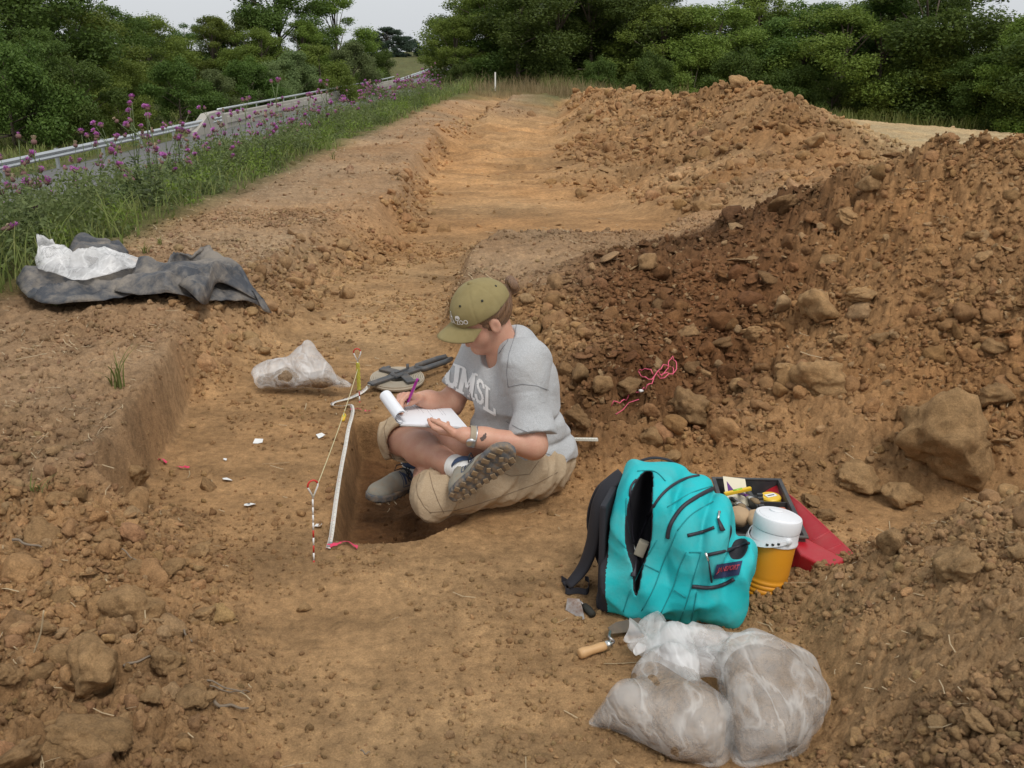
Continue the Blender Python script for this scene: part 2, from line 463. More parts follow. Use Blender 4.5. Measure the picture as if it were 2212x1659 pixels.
def inside(A, x, y, m):
    return np.clip(np.minimum(np.minimum(x - A[0], A[1] - x), np.minimum(y - A[2], A[3] - y)) / m, 0, 1)[..., None]

def base(x, y):
    x = np.asarray(x, float); y = np.asarray(y, float)
    wa = inside(RA, x, y, .5); wb = inside(RB, x, y, 3.)
    a = samp(ra, RA, x, y); b = samp(rb, RB, x, y); d = samp(rd, RD, x, y)
    r = d * (1 - wb) + b * wb
    r = r * (1 - wa) + a * wa
    k = (x > RP[0]) & (x < RP[1]) & (y > RP[2]) & (y < RP[3])
    if k.any():
        w = inside(RP, x[k], y[k], .15); r[k] = r[k] * (1 - w) + samp(r_pit, RP, x[k], y[k]) * w
    return r

_lat = rng.random((257, 257)).astype(np.float32); _lat[-1] = _lat[0]; _lat[:, -1] = _lat[:, 0]
def vn(x, y, s, seed=0):
    x = x * s + seed * 17.31; y = y * s + seed * 7.77
    i = np.floor(x).astype(int); j = np.floor(y).astype(int); u = x - i; v = y - j
    u = u * u * (3 - 2 * u); v = v * v * (3 - 2 * v); i &= 255; j &= 255
    return (_lat[j, i] * (1 - u) + _lat[j, i + 1] * u) * (1 - v) + (_lat[j + 1, i] * (1 - u) + _lat[j + 1, i + 1] * u) * v - .5
def fbm(x, y, s, o=4, seed=0, g=.5):
    r = 0; a = 1.
    for k in range(o):
        r = r + a * vn(x * math.cos(k * .7) - y * math.sin(k * .7), x * math.sin(k * .7) + y * math.cos(k * .7), s * 2.03 ** k, seed + k); a *= g
    return r

def cell(x, y, s, seed=0):
    """cellular blocks: 0 in the cracks, up to 1 on a block, each block with its own height"""
    x = x * s + seed * 3.7 + .35 * vn(x, y, s * 1.7, seed); y = y * s + seed * 5.3 + .35 * vn(y, x, s * 1.7, seed + 2)
    i = np.floor(x).astype(int); j = np.floor(y).astype(int)
    f1 = np.full(x.shape, 9., np.float32); f2 = f1.copy(); hh = np.zeros(x.shape, np.float32)
    for a in (-1, 0, 1):
        for b in (-1, 0, 1):
            ci, cj = i + a, j + b
            fx = _lat[(cj * 3 + seed) & 255, ci & 255]; fy = _lat[ci & 255, (cj * 5 + 7 + seed) & 255]; fh = _lat[(ci * 7 + 3) & 255, (cj + 11) & 255]
            d = (ci + .1 + .8 * fx - x) ** 2 + (cj + .1 + .8 * fy - y) ** 2
            n = d < f1; f2 = np.where(n, f1, np.minimum(f2, d)); hh = np.where(n, fh, hh); f1 = np.where(n, d, f1)
    e = np.clip((np.sqrt(f2) - np.sqrt(f1)) * 2.6, 0, 1); e = e * e * (3 - 2 * e)
    return e * (.25 + .75 * hh)
#            F     P     S     D     R     M     G    C     W     K
AMP1 = np.array([.012, .03, .17, .13, .09, .045, .06, .03, .03, 0.])     # broad lumps (about 0.6 m)
AMP2 = np.array([.006, .022, .05, .045, .04, .028, .04, .03, .03, 0.])  # clod scale (about 0.12 m)
AMP3 = np.array([.0035, .010, .015, .015, .012, .010, .01, .01, .007, 0.]) # crumb scale
BLK1 = np.array([.0, .015, .085, .07, .06, .045, 0., .0, .006, 0.])
BLK2 = np.array([.004, .016, .050, .048, .038, .034, 0., .01, .006, 0.])
BLK3 = np.array([.004, .010, .020, .020, .018, .016, 0., .01, .006, 0.])
def height(x, y, full=False):
    r = base(x, y); w = r[..., 1:]; z = r[..., 0]
    dist = np.maximum(1, np.hypot(x, y) / 14)
    n1 = fbm(x, y, 1.7, 3, 3); n2 = fbm(x, y, 8., 3, 11); n3 = fbm(x, y, 32., 3, 21)
    n2r = n2 + .35 * np.abs(fbm(x, y, 11., 2, 31)) - .1
    far = np.clip((y - 9) / 8, 0, 1)
    # machine scraped ridges across the far floor
    rid = (fbm(x * .35, y, 5., 3, 41)) * w[..., 0] * far * .15
    pm = np.clip(.6 + 1.8 * fbm(x, y, 1.3, 2, 95), .15, 1.5)
    z = z + (cell(x, y, 4.2, 1) - .3) * (w @ BLK1) * pm + (cell(x, y, 11., 4) - .3) * (w @ BLK2) * pm + (cell(x, y, 29., 8) - .3) * (w @ BLK3)
    z = z + n1 * (w @ AMP1) + n2r * (w @ AMP2) * 1.1 + n3 * (w @ AMP3) + rid
    return (z, w) if full else z

# the ground as one sheet: dense inside the view, coarse outside, out past the horizon
xs_in = np.linspace(-1, 1, 860); 
ext = 1 + np.cumsum(.0035 * 1.125 ** np.arange(48)); s_all = np.concatenate([-ext[::-1], xs_in, ext])
yr = [-10., -6, -3, -1.5, -.5, 0, .4, .8, 1.05]; y = 1.05
while y < 430:
    y += max(.0068, (.0027 if 2.8 < y < 4.7 else .0036) * y) if y < 9 else (.0050 * y if y < 30 else .02 * y); yr.append(y)
yr = np.array(yr); S, Y = np.meshgrid(s_all, yr)
Wd = .5 + .60 * np.maximum(Y, .4)
sg = np.sign(S); ab = np.abs(S)
X = np.where(ab <= 1, S * Wd, sg * (Wd + (ab - 1) * np.maximum(28, Y * 1.2)))
Z, W_ = height(X, Y, True)
ny, nx = X.shape
ii = (np.arange(ny - 1)[:, None] * nx + np.arange(nx - 1)[None, :]).ravel()
gq = np.stack([ii, ii + 1, ii + nx + 1, ii + nx], 1)
# nudge steep faces sideways a little so cut walls are not ruled surfaces
GV = np.stack([X, Y, Z], -1).reshape(-1, 3)

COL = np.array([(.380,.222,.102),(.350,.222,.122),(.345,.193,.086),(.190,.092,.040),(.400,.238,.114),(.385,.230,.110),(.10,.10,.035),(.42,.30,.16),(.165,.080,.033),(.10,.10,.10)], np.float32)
def soil_col(x, y, w):
    c = w @ COL
    k = 1 + .35 * fbm(x, y, 1.1, 4, 51)[..., None] + .25 * fbm(x, y, 9, 3, 61)[..., None]
    return c * k * (1 + fbm(x, y, .9, 3, 71)[..., None] * np.array([.0, .12, .25]))
gcol = np.clip(soil_col(X, Y, W_), .01, .8).reshape(-1, 3)
# pale scraped streaks on the trench floor, darker moist soil in the pit
fl = W_[..., 0].ravel()
st = np.clip(fbm(X * .9, Y * 2.2, 2.6, 5, 81, .6).ravel() * 2.4 + .1, -.6, 1)
gcol *= (1 + (.20 * st * fl))[:, None]

def soil_mat(name, inst=False):
    m, nt, b, out = new_mat(name)
    at_ = nt.nodes.new('ShaderNodeAttribute'); at_.attribute_name = 'soil'
    if inst: at_.attribute_type = 'INSTANCER'
    pos = geopos(nt)
    n1 = noise_t(nt, 26, 8, .68, pos); n2 = noise_t(nt, 210, 4, .65, pos)
    v1 = ramp(nt, n1, [(.28, .62), (.5, .98), (.74, 1.36)])
    v2 = ramp(nt, n2, [(.3, .75), (.7, 1.25)])
    c = mixc(nt, 1.0, at_.outputs['Color'], v1, 'MULTIPLY'); c = mixc(nt, .8, c, v2, 'MULTIPLY')
    # odd pale crumbs and dry chaff flecks
    vo = nd(nt, 'ShaderNodeTexVoronoi', Scale=75.0); nt.links.new(pos, vo.inputs['Vector'])
    fleck = ramp(nt, vo.outputs['Distance'], [(.10, 1.), (.2, 0.)])
    sel = ramp(nt, noise_t(nt, 33, 2, .5, pos), [(.62, 0.), (.68, .5)])
    fm = nd(nt, 'ShaderNodeMath', _operation='MULTIPLY'); nt.links.new(fleck, fm.inputs[0]); nt.links.new(sel, fm.inputs[1])
    c = mixc(nt, fm.outputs[0], c, (.42, .31, .19))
    nt.links.new(c, b.inputs['Base Color'])
    b.inputs['Roughness'].default_value = .95; b.inputs['Specular IOR Level'].default_value = .15
    p = bump(nt, b, noise_t(nt, 60, 10, .75, pos), .9, .022 if inst else .018)
    bump(nt, b, n2, .7, .004, p)
    return m
M_ground = soil_mat('ground_soil'); M_clod = soil_mat('clod_soil', True)
M_field = None
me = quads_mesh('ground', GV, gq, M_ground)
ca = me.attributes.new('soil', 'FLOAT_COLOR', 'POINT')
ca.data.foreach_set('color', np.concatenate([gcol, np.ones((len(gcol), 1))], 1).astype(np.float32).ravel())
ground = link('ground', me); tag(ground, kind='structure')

def gz(x, y): return float(height(np.array([x]), np.array([y]))[0])
def on(px, py, z=0., lift=0.):
    """point on the terrain seen at the pixel"""
    rx, ry, rz = ray(px, py)
    t = np.concatenate([np.arange(1.0, 12, .01), np.arange(12, 60, .05)]) / 1.0
    P = np.stack([rx * t, ry * t, CAMZ + rz * t], 1)
    h = height(P[:, 0], P[:, 1]); k = int(np.argmax(P[:, 2] < h))
    return Vector((P[k, 0], P[k, 1], h[k] + lift))
# ------------------------------------------------------------------ clods of earth
def ico(sub):
    bm = bmesh.new(); bmesh.ops.create_icosphere(bm, subdivisions=sub, radius=1.0)
    v = np.array([v.co[:] for v in bm.verts]); f = np.array([[q.index for q in p.verts] for p in bm.faces]); bm.free()
    return v, f
ICO = {k: ico(k) for k in (1, 2, 3, 4, 5)}
def n3(p, s, seed):
    """cheap 3D noise from three planar slices"""
    x, y, z = p[:, 0] + seed * 3.1, p[:, 1] - seed * 1.7, p[:, 2] + seed * .9
    return (vn(x + z * .37, y - z * .61, s, seed) + vn(y + x * .41, z + 9.1 - x * .3, s, seed + 5) + vn(z - y * .33, x + 4.3 + y * .47, s, seed + 9)) / 1.7
def clod_mesh(name, sub=3, seed=0, planes=9, soft=.012, rough=.13, flat=1., mat=None, fine=.11):
    r_ = np.random.default_rng(seed + 100)
    v, f = ICO[sub]
    n = r_.normal(size=(planes, 3)); n /= np.linalg.norm(n, axis=1)[:, None]; h = r_.uniform(.52, 1.0, planes)
    d = v @ n.T; rad = np.where(d > .15, h / np.maximum(d, .15), 9.)
    rad = -soft * np.log(np.exp(-np.minimum(rad, 4) / soft).sum(1) + np.exp(-1.15 / soft))
    rad = np.clip(rad, .45, 1.25)
    rad = rad * (1 - .22 * np.abs(n3(v, 2.9, seed + 7)) - .16 * np.abs(n3(v, 6.3, seed + 8)) + rough * 1.6 * n3(v, 1.7, seed) + rough * n3(v, 4.1, seed + 1) + fine * n3(v, 9.5, seed + 2) + (fine * .8 * n3(v, 22., seed + 3) if sub > 3 else 0))
    p = v * rad[:, None]
    if flat < 1: p[:, 2] *= flat
    return quads_mesh(name, p, f, mat, False)

CL = [clod_mesh('clod', 3, k, planes=6 + k % 4, mat=M_clod) for k in range(9)]
CF = [clod_mesh('clod', 3, 40 + k, planes=9, flat=.30, rough=.14, soft=.05, mat=M_clod) for k in range(5)]
CL_LOW = [clod_mesh('clod', 2, 70 + k, planes=8, mat=M_clod) for k in range(5)]

def gn_scatter(name, P, rot, scl, idx, col, meshes, mat, kind='stuff'):
    """one object: a cloud of points, each turned into one of the meshes"""
    me = bpy.data.meshes.new(name); me.vertices.add(len(P)); me.vertices.foreach_set('co', np.asarray(P, np.float32).ravel())
    def at3(nm, a):
        t = me.attributes.new(nm, 'FLOAT_VECTOR', 'POINT'); t.data.foreach_set('vector', np.asarray(a, np.float32).ravel())
    at3('turn', rot); at3('size', scl)
    t = me.attributes.new('pick', 'INT', 'POINT'); t.data.foreach_set('value', np.asarray(idx, np.int32))
    t = me.attributes.new('soil', 'FLOAT_COLOR', 'POINT'); t.data.foreach_set('color', np.concatenate([col, np.ones((len(col), 1))], 1).astype(np.float32).ravel())
    if mat: me.materials.append(mat)
    o = link(name, me); tag(o, kind=kind)
    g = bpy.data.node_groups.new(name, 'GeometryNodeTree')
    g.interface.new_socket('Geometry', in_out='INPUT', socket_type='NodeSocketGeometry')
    g.interface.new_socket('Geometry', in_out='OUTPUT', socket_type='NodeSocketGeometry')
    gi = g.nodes.new('NodeGroupInput'); go = g.nodes.new('NodeGroupOutput')
    j = g.nodes.new('GeometryNodeGeometryToInstance')
    for m in reversed(meshes):
        so_ = bpy.data.objects.new(name + '_piece', m)
        oi = g.nodes.new('GeometryNodeObjectInfo'); oi.inputs['Object'].default_value = so_
        g.links.new(oi.outputs['Geometry'], j.inputs[0])
    ip = g.nodes.new('GeometryNodeInstanceOnPoints'); ip.inputs['Pick Instance'].default_value = True
    def na(nm, ty):
        n = g.nodes.new('GeometryNodeInputNamedAttribute'); n.data_type = ty; n.inputs['Name'].default_value = nm; return n.outputs[0]
    g.links.new(gi.outputs[0], ip.inputs['Points']); g.links.new(j.outputs[0], ip.inputs['Instance'])
    g.links.new(na('turn', 'FLOAT_VECTOR'), ip.inputs['Rotation']); g.links.new(na('size', 'FLOAT_VECTOR'), ip.inputs['Scale'])
    g.links.new(na('pick', 'INT'), ip.inputs['Instance Index'])
    g.links.new(ip.outputs[0], go.inputs[0])
    md = o.modifiers.new('scatter', 'NODES'); md.node_group = g
    return o

# density of loose clods per region, crumbs to fist size; (per square metre above 2 cm, share of flakes)
#        F    P     S     D     R     M    G   C    W    K
DENS = np.array([30., 170., 1500., 1500., 1150., 900., 0., .4, 30., 0.])
CRUM = np.array([900., 1100., 2200., 2000., 2200., 10000., 0., 0., 300., 0.])
FLAK = np.array([.2, .05, .25, .62, .12, .02, 0., 0., .2, 0.])
def scatter_pts(n_try, xy_fn, dens, seed):
    r_ = np.random.default_rng(seed)
    x, y, area = xy_fn(r_, n_try)
    z, w = height(x, y, True)
    p = (w @ dens) * area / n_try
    # clumps: patches of rubble and bare patches
    lo_ = .12 + .5 * (w[:, 2] + w[:, 3]); p = p * np.clip(1 + 2.6 * fbm(x, y, 1.9, 3, 91), lo_, 3)
    # crumbs roll off the steep pit walls
    ph = inside_poly(x, y, PIT_BIG)
    keep = (r_.random(n_try) < p * np.where(ph, .25, 1))
    return x[keep], y[keep], z[keep], w[keep], r_
def inside_poly(x, y, poly):
    c = np.zeros(x.shape, bool); n = len(poly)
    for i in range(n):
        x1, y1 = poly[i]; x2, y2 = poly[(i + 1) % n]
        t = (y1 > y) != (y2 > y)
        with np.errstate(divide='ignore', invalid='ignore'):
            c ^= t & (x < (x2 - x1) * (y - y1) / (y2 - y1) + x1)
    return c
PIT_BIG = [(p.x + (p.x - pc.x) * .03, p.y + (p.y - pc.y) * .03) for p in pt]
def wedge(y0, y1, k=.60, c=.7):
    def fn(r_, n):
        y = r_.uniform(y0, y1, n); wd = c + k * y; x = r_.uniform(-1, 1, n) * wd
        # importance by uniform y and x in wedge: local area weight
        return x, y, 2 * wd * (y1 - y0)
    return fn
def place(x, y, z, w, r_, s, sink=.25):
    n = len(x)
    fl = r_.random(n) < (w @ FLAK)
    idx = np.where(fl, 9 + r_.integers(0, 5, n), r_.integers(0, 9, n))
    asp = np.stack([r_.uniform(.75, 1.25, n), r_.uniform(.75, 1.1, n), r_.uniform(.6, .95, n)], 1)
    scl = s[:, None] * asp
    rot = np.stack([r_.uniform(-.5, .5, n), r_.uniform(-.5, .5, n), r_.uniform(0, 6.28, n)], 1)
    rot[~fl, 0] = r_.uniform(0, 6.28, (~fl).sum())
    P = np.stack([x, y, z + s * np.where(fl, .12, .26) * (1 - sink)], 1)
    col = soil_col(x, y, w) * r_.uniform(.82, 1.22, n)[:, None] * (1 + r_.normal(0, .022, (n, 3)))
    pale = (r_.random(n) < .10)[:, None] * w[:, [2, 3, 4]].sum(1)[:, None]
    col = col * (1 - pale) + pale * (col * .3 + np.array([.43, .285, .150]) * .75)
    return P, rot, scl, idx, np.clip(col, .02, .8)

# the larger loose clods: a power law of sizes; the biggest in view become objects, the rest one scatter
big = []
# clods fallen from the lip and lying along the foot of the left wall
LIP = [(437, 775), (470, 745), (560, 705), (640, 650), (690, 630), (715, 590), (780, 565), (850, 535), (885, 490), (905, 440), (930, 395), (965, 330), (1000, 298), (1040, 266), (1080, 240)]
LP = np.array([at(a, b, z=0.)[:2] for a, b in LIP]); r_ = np.random.default_rng(404); seg_ = r_.integers(0, len(LP) - 1, 1500); tt_ = r_.random(1500)
xy = LP[seg_] * (1 - tt_[:, None]) + LP[seg_ + 1] * tt_[:, None]; x = xy[:, 0] + r_.normal(-.03, .10, 1500); y = xy[:, 1] + r_.normal(0, .08, 1500)
k = fbm(x, y, 1.2, 2, 44) > -.12; x, y = x[k], y[k]; z, w = height(x, y, True); w = w * .4; w[:, 4] += .6
big.append(place(x, y, z, w, r_, np.minimum(.010 * (1 - r_.random(len(x))) ** (-1 / 2.3), .05) * (1 + .03 * y)) + (w,))
for (y0, y1, nt_, df_) in ((1.2, 4.5, 120000, 1.), (4.5, 9, 220000, .8), (9, 26, 200000, .11)):
    x, y, z, w, r_ = scatter_pts(nt_, wedge(y0, y1), DENS * df_, int(y0 * 10))
    s = .0088 * (1 - r_.random(len(x))) ** (-1 / 2.65)
    s = np.minimum(s, np.where(w[:, 4] > .5, .072, .042) + .03 * r_.random(len(x))) * np.where(w[:, 1] > .5, .55, 1) * np.where(w[:, 0] > .6, .6, 1) * np.where(w[:, 5] > .5, .75, 1)
    if y0 >= 9: s = np.minimum(s * 2.3, .10)
    big.append(place(x, y, z, w, r_, s) + (w,))
cat_ = [np.concatenate([b[k] for b in big]) for k in range(6)]
P, rot, scl, idx, col, Wg = cat_
PXs = scl.max(1) / np.maximum(P[:, 1] * CP + .5, .8) * 1004 * 2
vis = (np.abs(P[:, 0] / (P[:, 1] * CP + .5)) < .52)
order = np.argsort(-PXs * vis)
clear_zones = []           # (x, y, r): kept free of big clods; filled by the objects' footprints
def zone(px, py, r, z=0.): w = at(px, py, z=z); clear_zones.append((w.x, w.y, r))
for q in ((1090, 1040, .36), (1180, 1010, .30), (1330, 1290, .30), (1430, 1300, .30), (1540, 1250, .26), (1660, 1260, .16), (1720, 1230, .2), (1650, 1290, .13), (1690, 1265, .12), (1400, 1500, .3), (1550, 1520, .3), (1680, 1480, .25), (1330, 1370, .14),
          (640, 830, .3), (870, 830, .3), (1250, 1320, .12), (690, 1100, .12), (700, 1200, .14), (1600, 1150, .25)): zone(*q)
for q in ((1330, 900), (1360, 880), (1400, 848), (1440, 815), (1455, 795), (1385, 822), (1420, 828)):
    w_ = on(*q); clear_zones.append((w_.x, w_.y, .085))
ok = np.ones(len(P), bool)
for (zx, zy, zr) in clear_zones: ok &= ((P[:, 0] - zx) ** 2 + (P[:, 1] - zy) ** 2 > zr * zr) | (scl.max(1) < .012)
NAMED = []
for i in order:
    if len(NAMED) >= 262: break
    if ok[i] and P[i, 1] > 1.5: NAMED.append(int(i))
named = set(NAMED); rest = np.array([i for i in range(len(P)) if i not in named and ok[i]])
gn_scatter('loose_clods', P[rest], rot[rest], scl[rest], idx[rest], col[rest], CL + CF, M_clod)
print('clods', len(P), len(rest))
GRP = {4: ('loose tan clod in the rubble heap at the left of the trench', 'clods in the left rubble heap'),
       3: ('reddish brown clod on the damp spoil behind the seated person', 'clods on the damp spoil'),
       2: ('brown clod lying on the slope of a spoil heap', 'clods on the spoil heaps'),
       5: ('rounded clod on the near right mound', 'clods on the near right mound'),
       1: ('grey brown clod on the ploughed bank', 'clods on the ploughed bank'),
       0: ('small clod lying on the scraped trench floor', 'clods on the trench floor'),
       8: ('small clod by the cut trench edge', 'clods by the trench edge')}
allm = CL + CF
MARKS = [(270, 1180, 'left bank end'), (288, 1318, 'uppermost big clod'), (215, 1445, 'big pale rounded clod'), (171, 1582, 'lowest big clod at left'), (540, 1097, 'paper scrap by the rubble'), (680, 1200, 'near survey pin'), (300, 620, 'black tarpaulin'), (640, 800, 'soil bag in the trench'),
         (330, 780, 'corner of the cut wall'), (60, 1100, 'left photo edge'), (1060, 640, 'olive cap'), (1230, 900, 'back of the grey shirt'), (1420, 820, 'pink cord'), (1480, 881, 'layered brown clod'), (1629, 713, 'pale cracked slab'), (1760, 671, 'tall pale boulder'), (1764, 820, 'largest pale slab'), (2044, 955, 'huge rounded boulder'),
         (1848, 1036, 'ochre boulder'), (1430, 1100, 'top of the turquoise backpack'), (1687, 1160, 'jug lid'), (1830, 1224, 'tip of the red dustpan'), (1550, 1500, 'pair of soil bags'), (1590, 180, 'peak of the far heap'), (1300, 200, 'far heap left shoulder'), (1764, 303, 'far heap right shoulder'), (1899, 377, 'dip between the heaps'),
         (2118, 552, 'flat tilted slab at right'), (2200, 320, 'near heap crest'), (1400, 540, 'top edge of the damp spoil'), (1500, 600, 'damp spoil centre'), (1240, 540, 'straw covered block'), (2073, 1220, 'half sunk mound block'), (2110, 1573, 'elongated mound clod'), (1160, 300, 'far trench floor'), (1900, 650, 'middle of the near heap'), (2060, 760, 'slope above the huge boulder')]
SOILW = {4: 'rubble', 3: 'damp spoil', 2: 'spoil', 5: 'mound', 1: 'bank', 0: 'floor', 8: 'trench'}
def to_px(p):
    f = p[1] * CP + (CAMZ - p[2]) * SP; return 1106 + p[0] / f * FPX, 829.5 - (p[1] * SP - (CAMZ - p[2]) * CP) / f * FPX
def where_words(p, s, flat, c, r):
    px, py = to_px(p); dpx = s * 2 * FPX / (p[1] * CP + .5)
    m = min(MARKS, key=lambda q: math.hypot(q[0] - px, (q[1] - py) * 1.3)); dx, dy = px - m[0], py - m[1]
    d = ('just ' if math.hypot(dx, dy) < 70 else '') + (('above' if dy < 0 else 'below') if abs(dy) > abs(dx) else ('left of' if dx < 0 else 'right of'))
    siz = 'large' if dpx > 62 else ('medium' if dpx > 44 else 'small'); L_ = float(np.mean(c)); tone = 'pale' if L_ > .225 else ('dark' if L_ < .13 else 'brown')
    return '%s %s %s in %s %s the %s' % (siz, tone, 'flat clod' if flat else 'clod', SOILW[r], d, m[2])
for i in NAMED:
    r = int(np.argmax(Wg[i])); 
    if r not in GRP: r = 1
    x_ = P[i, 0]
    o = link('clod', allm[int(idx[i])], None, P[i], rot[i], scl[i])
    lab, grp = GRP[r]
    if r == 4 and x_ > 0: lab, grp = 'tan clod at the foot of the right hand spoil heap', 'clods at the foot of the right spoil heap'
    lab = where_words(P[i], scl[i].max(), idx[i] >= 9, col[i], r)
    tag(o, lab, 'clod', grp); o['soil'] = [float(c) for c in col[i]]

# boulders of hard clay that the photograph lets one point to: x, y, radius in its pixels, flatness, tone, label
BOULDERS = [
 (288,1318,58,.8,1.05,'big lumpy clod, uppermost of the three largest in the left rubble heap'),
 (215,1445,66,.85,1.15,'big pale rounded clod, middle of the three largest in the left rubble heap'),
 (171,1582,76,.7,1.0,'big flat topped clod, lowest of the three largest in the left rubble heap'),
 (357,1425,30,.9,1.0,'fist sized clod to the right of the big pale rounded clod at left'),
 (269,1572,30,.85,1.1,'smooth round clod touching the right side of the lowest big clod at left'),
 (168,1281,18,.85,1.45,'small whitish clod standing upright in the left rubble heap'),
 (444,1330,32,.5,1.15,'flat pale clod right of the uppermost big clod at left'),
 (425,1508,42,.45,1.0,'broad low clod half sunk at the edge of the left rubble'),
 (78,1150,46,.5,.95,'broad flat brown clod near the left edge of the photo below the cut bank'),
 (14,1460,38,.8,.95,'dark clod cut off by the left edge of the photo'),
 (90,1450,28,.8,1.0,'grey brown clod left of the big pale rounded clod'),
 (142,1428,28,.9,1.0,'upright clod leaning on the left side of the big pale rounded clod'),
 (239,1162,31,.6,.95,'brown clod in the rubble above the uppermost big clod at left'),
 (122,1080,28,.6,.95,'brown clod near the left edge just below the cut bank'),
 (112,971,21,.6,1.1,'small clod on the bank behind the cut wall corner at left'),
 (655,1313,14,.7,1.1,'lone small block on the trench floor at the right edge of the left rubble'),
 (98,1352,26,.6,1.0,'flat clod left of the uppermost big clod of the left rubble'),
 (293,1032,30,.9,1.0,'angular slab propped at the foot of the cut wall at left'),
 (430,1180,30,.4,1.05,'flat flaky slab at the upper edge of the left rubble by the trench floor'),
 (370,1225,30,.5,1.0,'brown clod between the flaky slab and the uppermost big clod at left'),
 (290,1225,26,.6,.95,'clod just above the uppermost big clod at left'),
 (50,1640,60,.5,.9,'low dark clod in the bottom left corner of the photo'),
 (330,1500,30,.7,1.0,'clod right of the gap between the two lower big clods at left'),
 (1760,668,48,.95,1.2,'tall pale boulder of clay, highest of the large ones on the near spoil heap'),
 (1629,713,38,.5,1.35,'pale cracked slab left of the tall pale boulder of clay'),
 (1764,820,62,.75,1.3,'largest pale smooth faced slab in the middle of the near spoil heap'),
 (1697,806,30,.7,1.25,'wedge of pale clay split off the left side of the largest pale slab'),
 (1480,881,48,.8,1.05,'layered brown clod below the pink string on the near spoil heap'),
 (2044,955,100,1.0,1.1,'huge rounded boulder of clay at the foot of the near spoil heap at right'),
 (1848,1036,50,.65,1.15,'ochre boulder at the foot of the heap left of the huge rounded boulder'),
 (1946,1056,46,.5,1.1,'low boulder between the ochre boulder and the huge rounded boulder'),
 (2141,857,36,.7,1.0,'brown boulder above the right shoulder of the huge rounded boulder'),
 (1299,836,23,.9,1.2,'pale upright clod left of the pink string'),
 (1252,813,22,.9,1.0,'brown upright clod beside the person\'s back'),
 (1592,836,20,.8,1.3,'small pale clod between the pink string and the largest pale slab'),
 (1410,941,26,.8,1.05,'clod stacked at the foot of the heap behind the backpack'),
 (1452,983,25,.4,1.1,'flat clod at the foot of the heap right above the backpack'),
 (1857,634,30,.6,1.2,'pale clod right of the tall pale boulder of clay'),
 (1399,565,23,.7,1.25,'ochre clod on the top edge of the damp dark spoil'),
 (1818,736,18,.7,1.3,'small pale clod between the tall boulder and the largest pale slab'),
 (1485,715,32,.5,1.15,'greyish slab left of the pale cracked slab'),
 (1359,832,30,.7,1.0,'flaky clod just left of the loops of pink string'),
 (1899,732,28,.7,1.0,'brown clod on the slope right of the largest pale slab'),
 (2118,552,30,.4,1.15,'flat tilted slab high on the right side of the near spoil heap'),
 (1790,557,26,.35,1.1,'flat slab above the tall pale boulder of clay'),
 (1755,1072,32,.4,1.0,'low flat clod left of the ochre boulder at the heap foot'),
 (1788,1110,24,.5,.9,'dark clod on the floor in front of the ochre boulder'),
 (2086,1098,24,.5,1.1,'flat clod under the huge rounded boulder at right'),
 (2151,750,27,.6,1.0,'clod near the right edge above the brown boulder'),
 (1522,808,15,.6,1.35,'small pale chip above the layered brown clod'),
 (1592,182,22,.8,1.2,'clod crowning the peak of the far spoil heap'),
 (1764,303,22,.7,1.15,'block sticking out of the right shoulder of the far spoil heap'),
 (1434,313,13,.6,1.35,'small pale clod high on the far spoil heap'),
 (1469,405,22,.6,1.25,'pale clod in the rubble at the foot of the far spoil heap'),
 (1693,440,32,.5,.95,'rounded brown mass behind the top edge of the damp spoil'),
 (1876,391,26,.7,1.0,'clod in the dip between the two spoil heaps'),
 (1829,467,32,.35,1.2,'broad flat slab at the top of the damp dark spoil'),
 (2111,512,22,.5,1.0,'clod above the flat tilted slab at right'),
 (2073,1220,48,.7,1.0,'block half sunk in the upper slope of the near right mound'),
 (2008,1365,26,.6,1.1,'clod half way down the near right mound'),
 (2110,1573,38,.5,1.15,'elongated pale clod low on the near right mound'),
 (1842,1610,21,.8,1.15,'small upright clod at the bottom right beside the soil bags'),
 (2198,1200,27,.7,1.0,'clod at the right edge on the near right mound'),
 (1500,790,22,.5,.85,'dark flaky clod between the pink string and the greyish slab'),
 (668,663,18,.7,.9,'round dark clod on the trench floor right of the tarpaulin'),
 (1560,740,24,.4,.8,'thin tilted plate of damp clay left of the pale cracked slab'),
 (1430,650,22,.35,.75,'thin dark plate of damp clay on the upper damp spoil'),
 (1660,600,24,.35,.85,'dark plate of clay above the pale cracked slab'),
 (1250,900,30,.8,.9,'damp block at the foot of the bank just behind the person'),
]
for n_, (px, py, rp, fl_, tone, lab) in enumerate(BOULDERS):
    w = on(px, py + rp * .45)
    fwd = w.y * CP + (CAMZ - w.z) * SP; R_ = rp / FPX * fwd
    m_ = clod_mesh('clay_boulder', 4 if rp > 28 else 3, 200 + n_, planes=8 + n_ % 5, soft=.03, rough=.24, flat=max(.55, fl_), mat=M_clod, fine=.12)
    o = link('clay_boulder', m_, None, (w.x, w.y, w.z + R_ * fl_ * .45), ((n_ * .37) % .5 - .25 + (.45 if fl_ < .6 else 0), (n_ * .53) % .5 - .25, (n_ * 1.7) % 6.28),
             (R_ * 1.12, R_ * 1.0, R_ * 1.05 * (fl_ / max(.55, fl_))))
    _, ww = height(np.array([w.x]), np.array([w.y]), True)
    c_ = soil_col(np.array([w.x]), np.array([w.y]), ww)[0]; c_ = c_ * (.55 if tone < 1 else .4) + np.array([.385, .245, .118]) * (.45 if tone < 1 else .6)
    o['soil'] = [float(v) for v in c_ * tone * .95]
    tag(o, lab, 'clod')

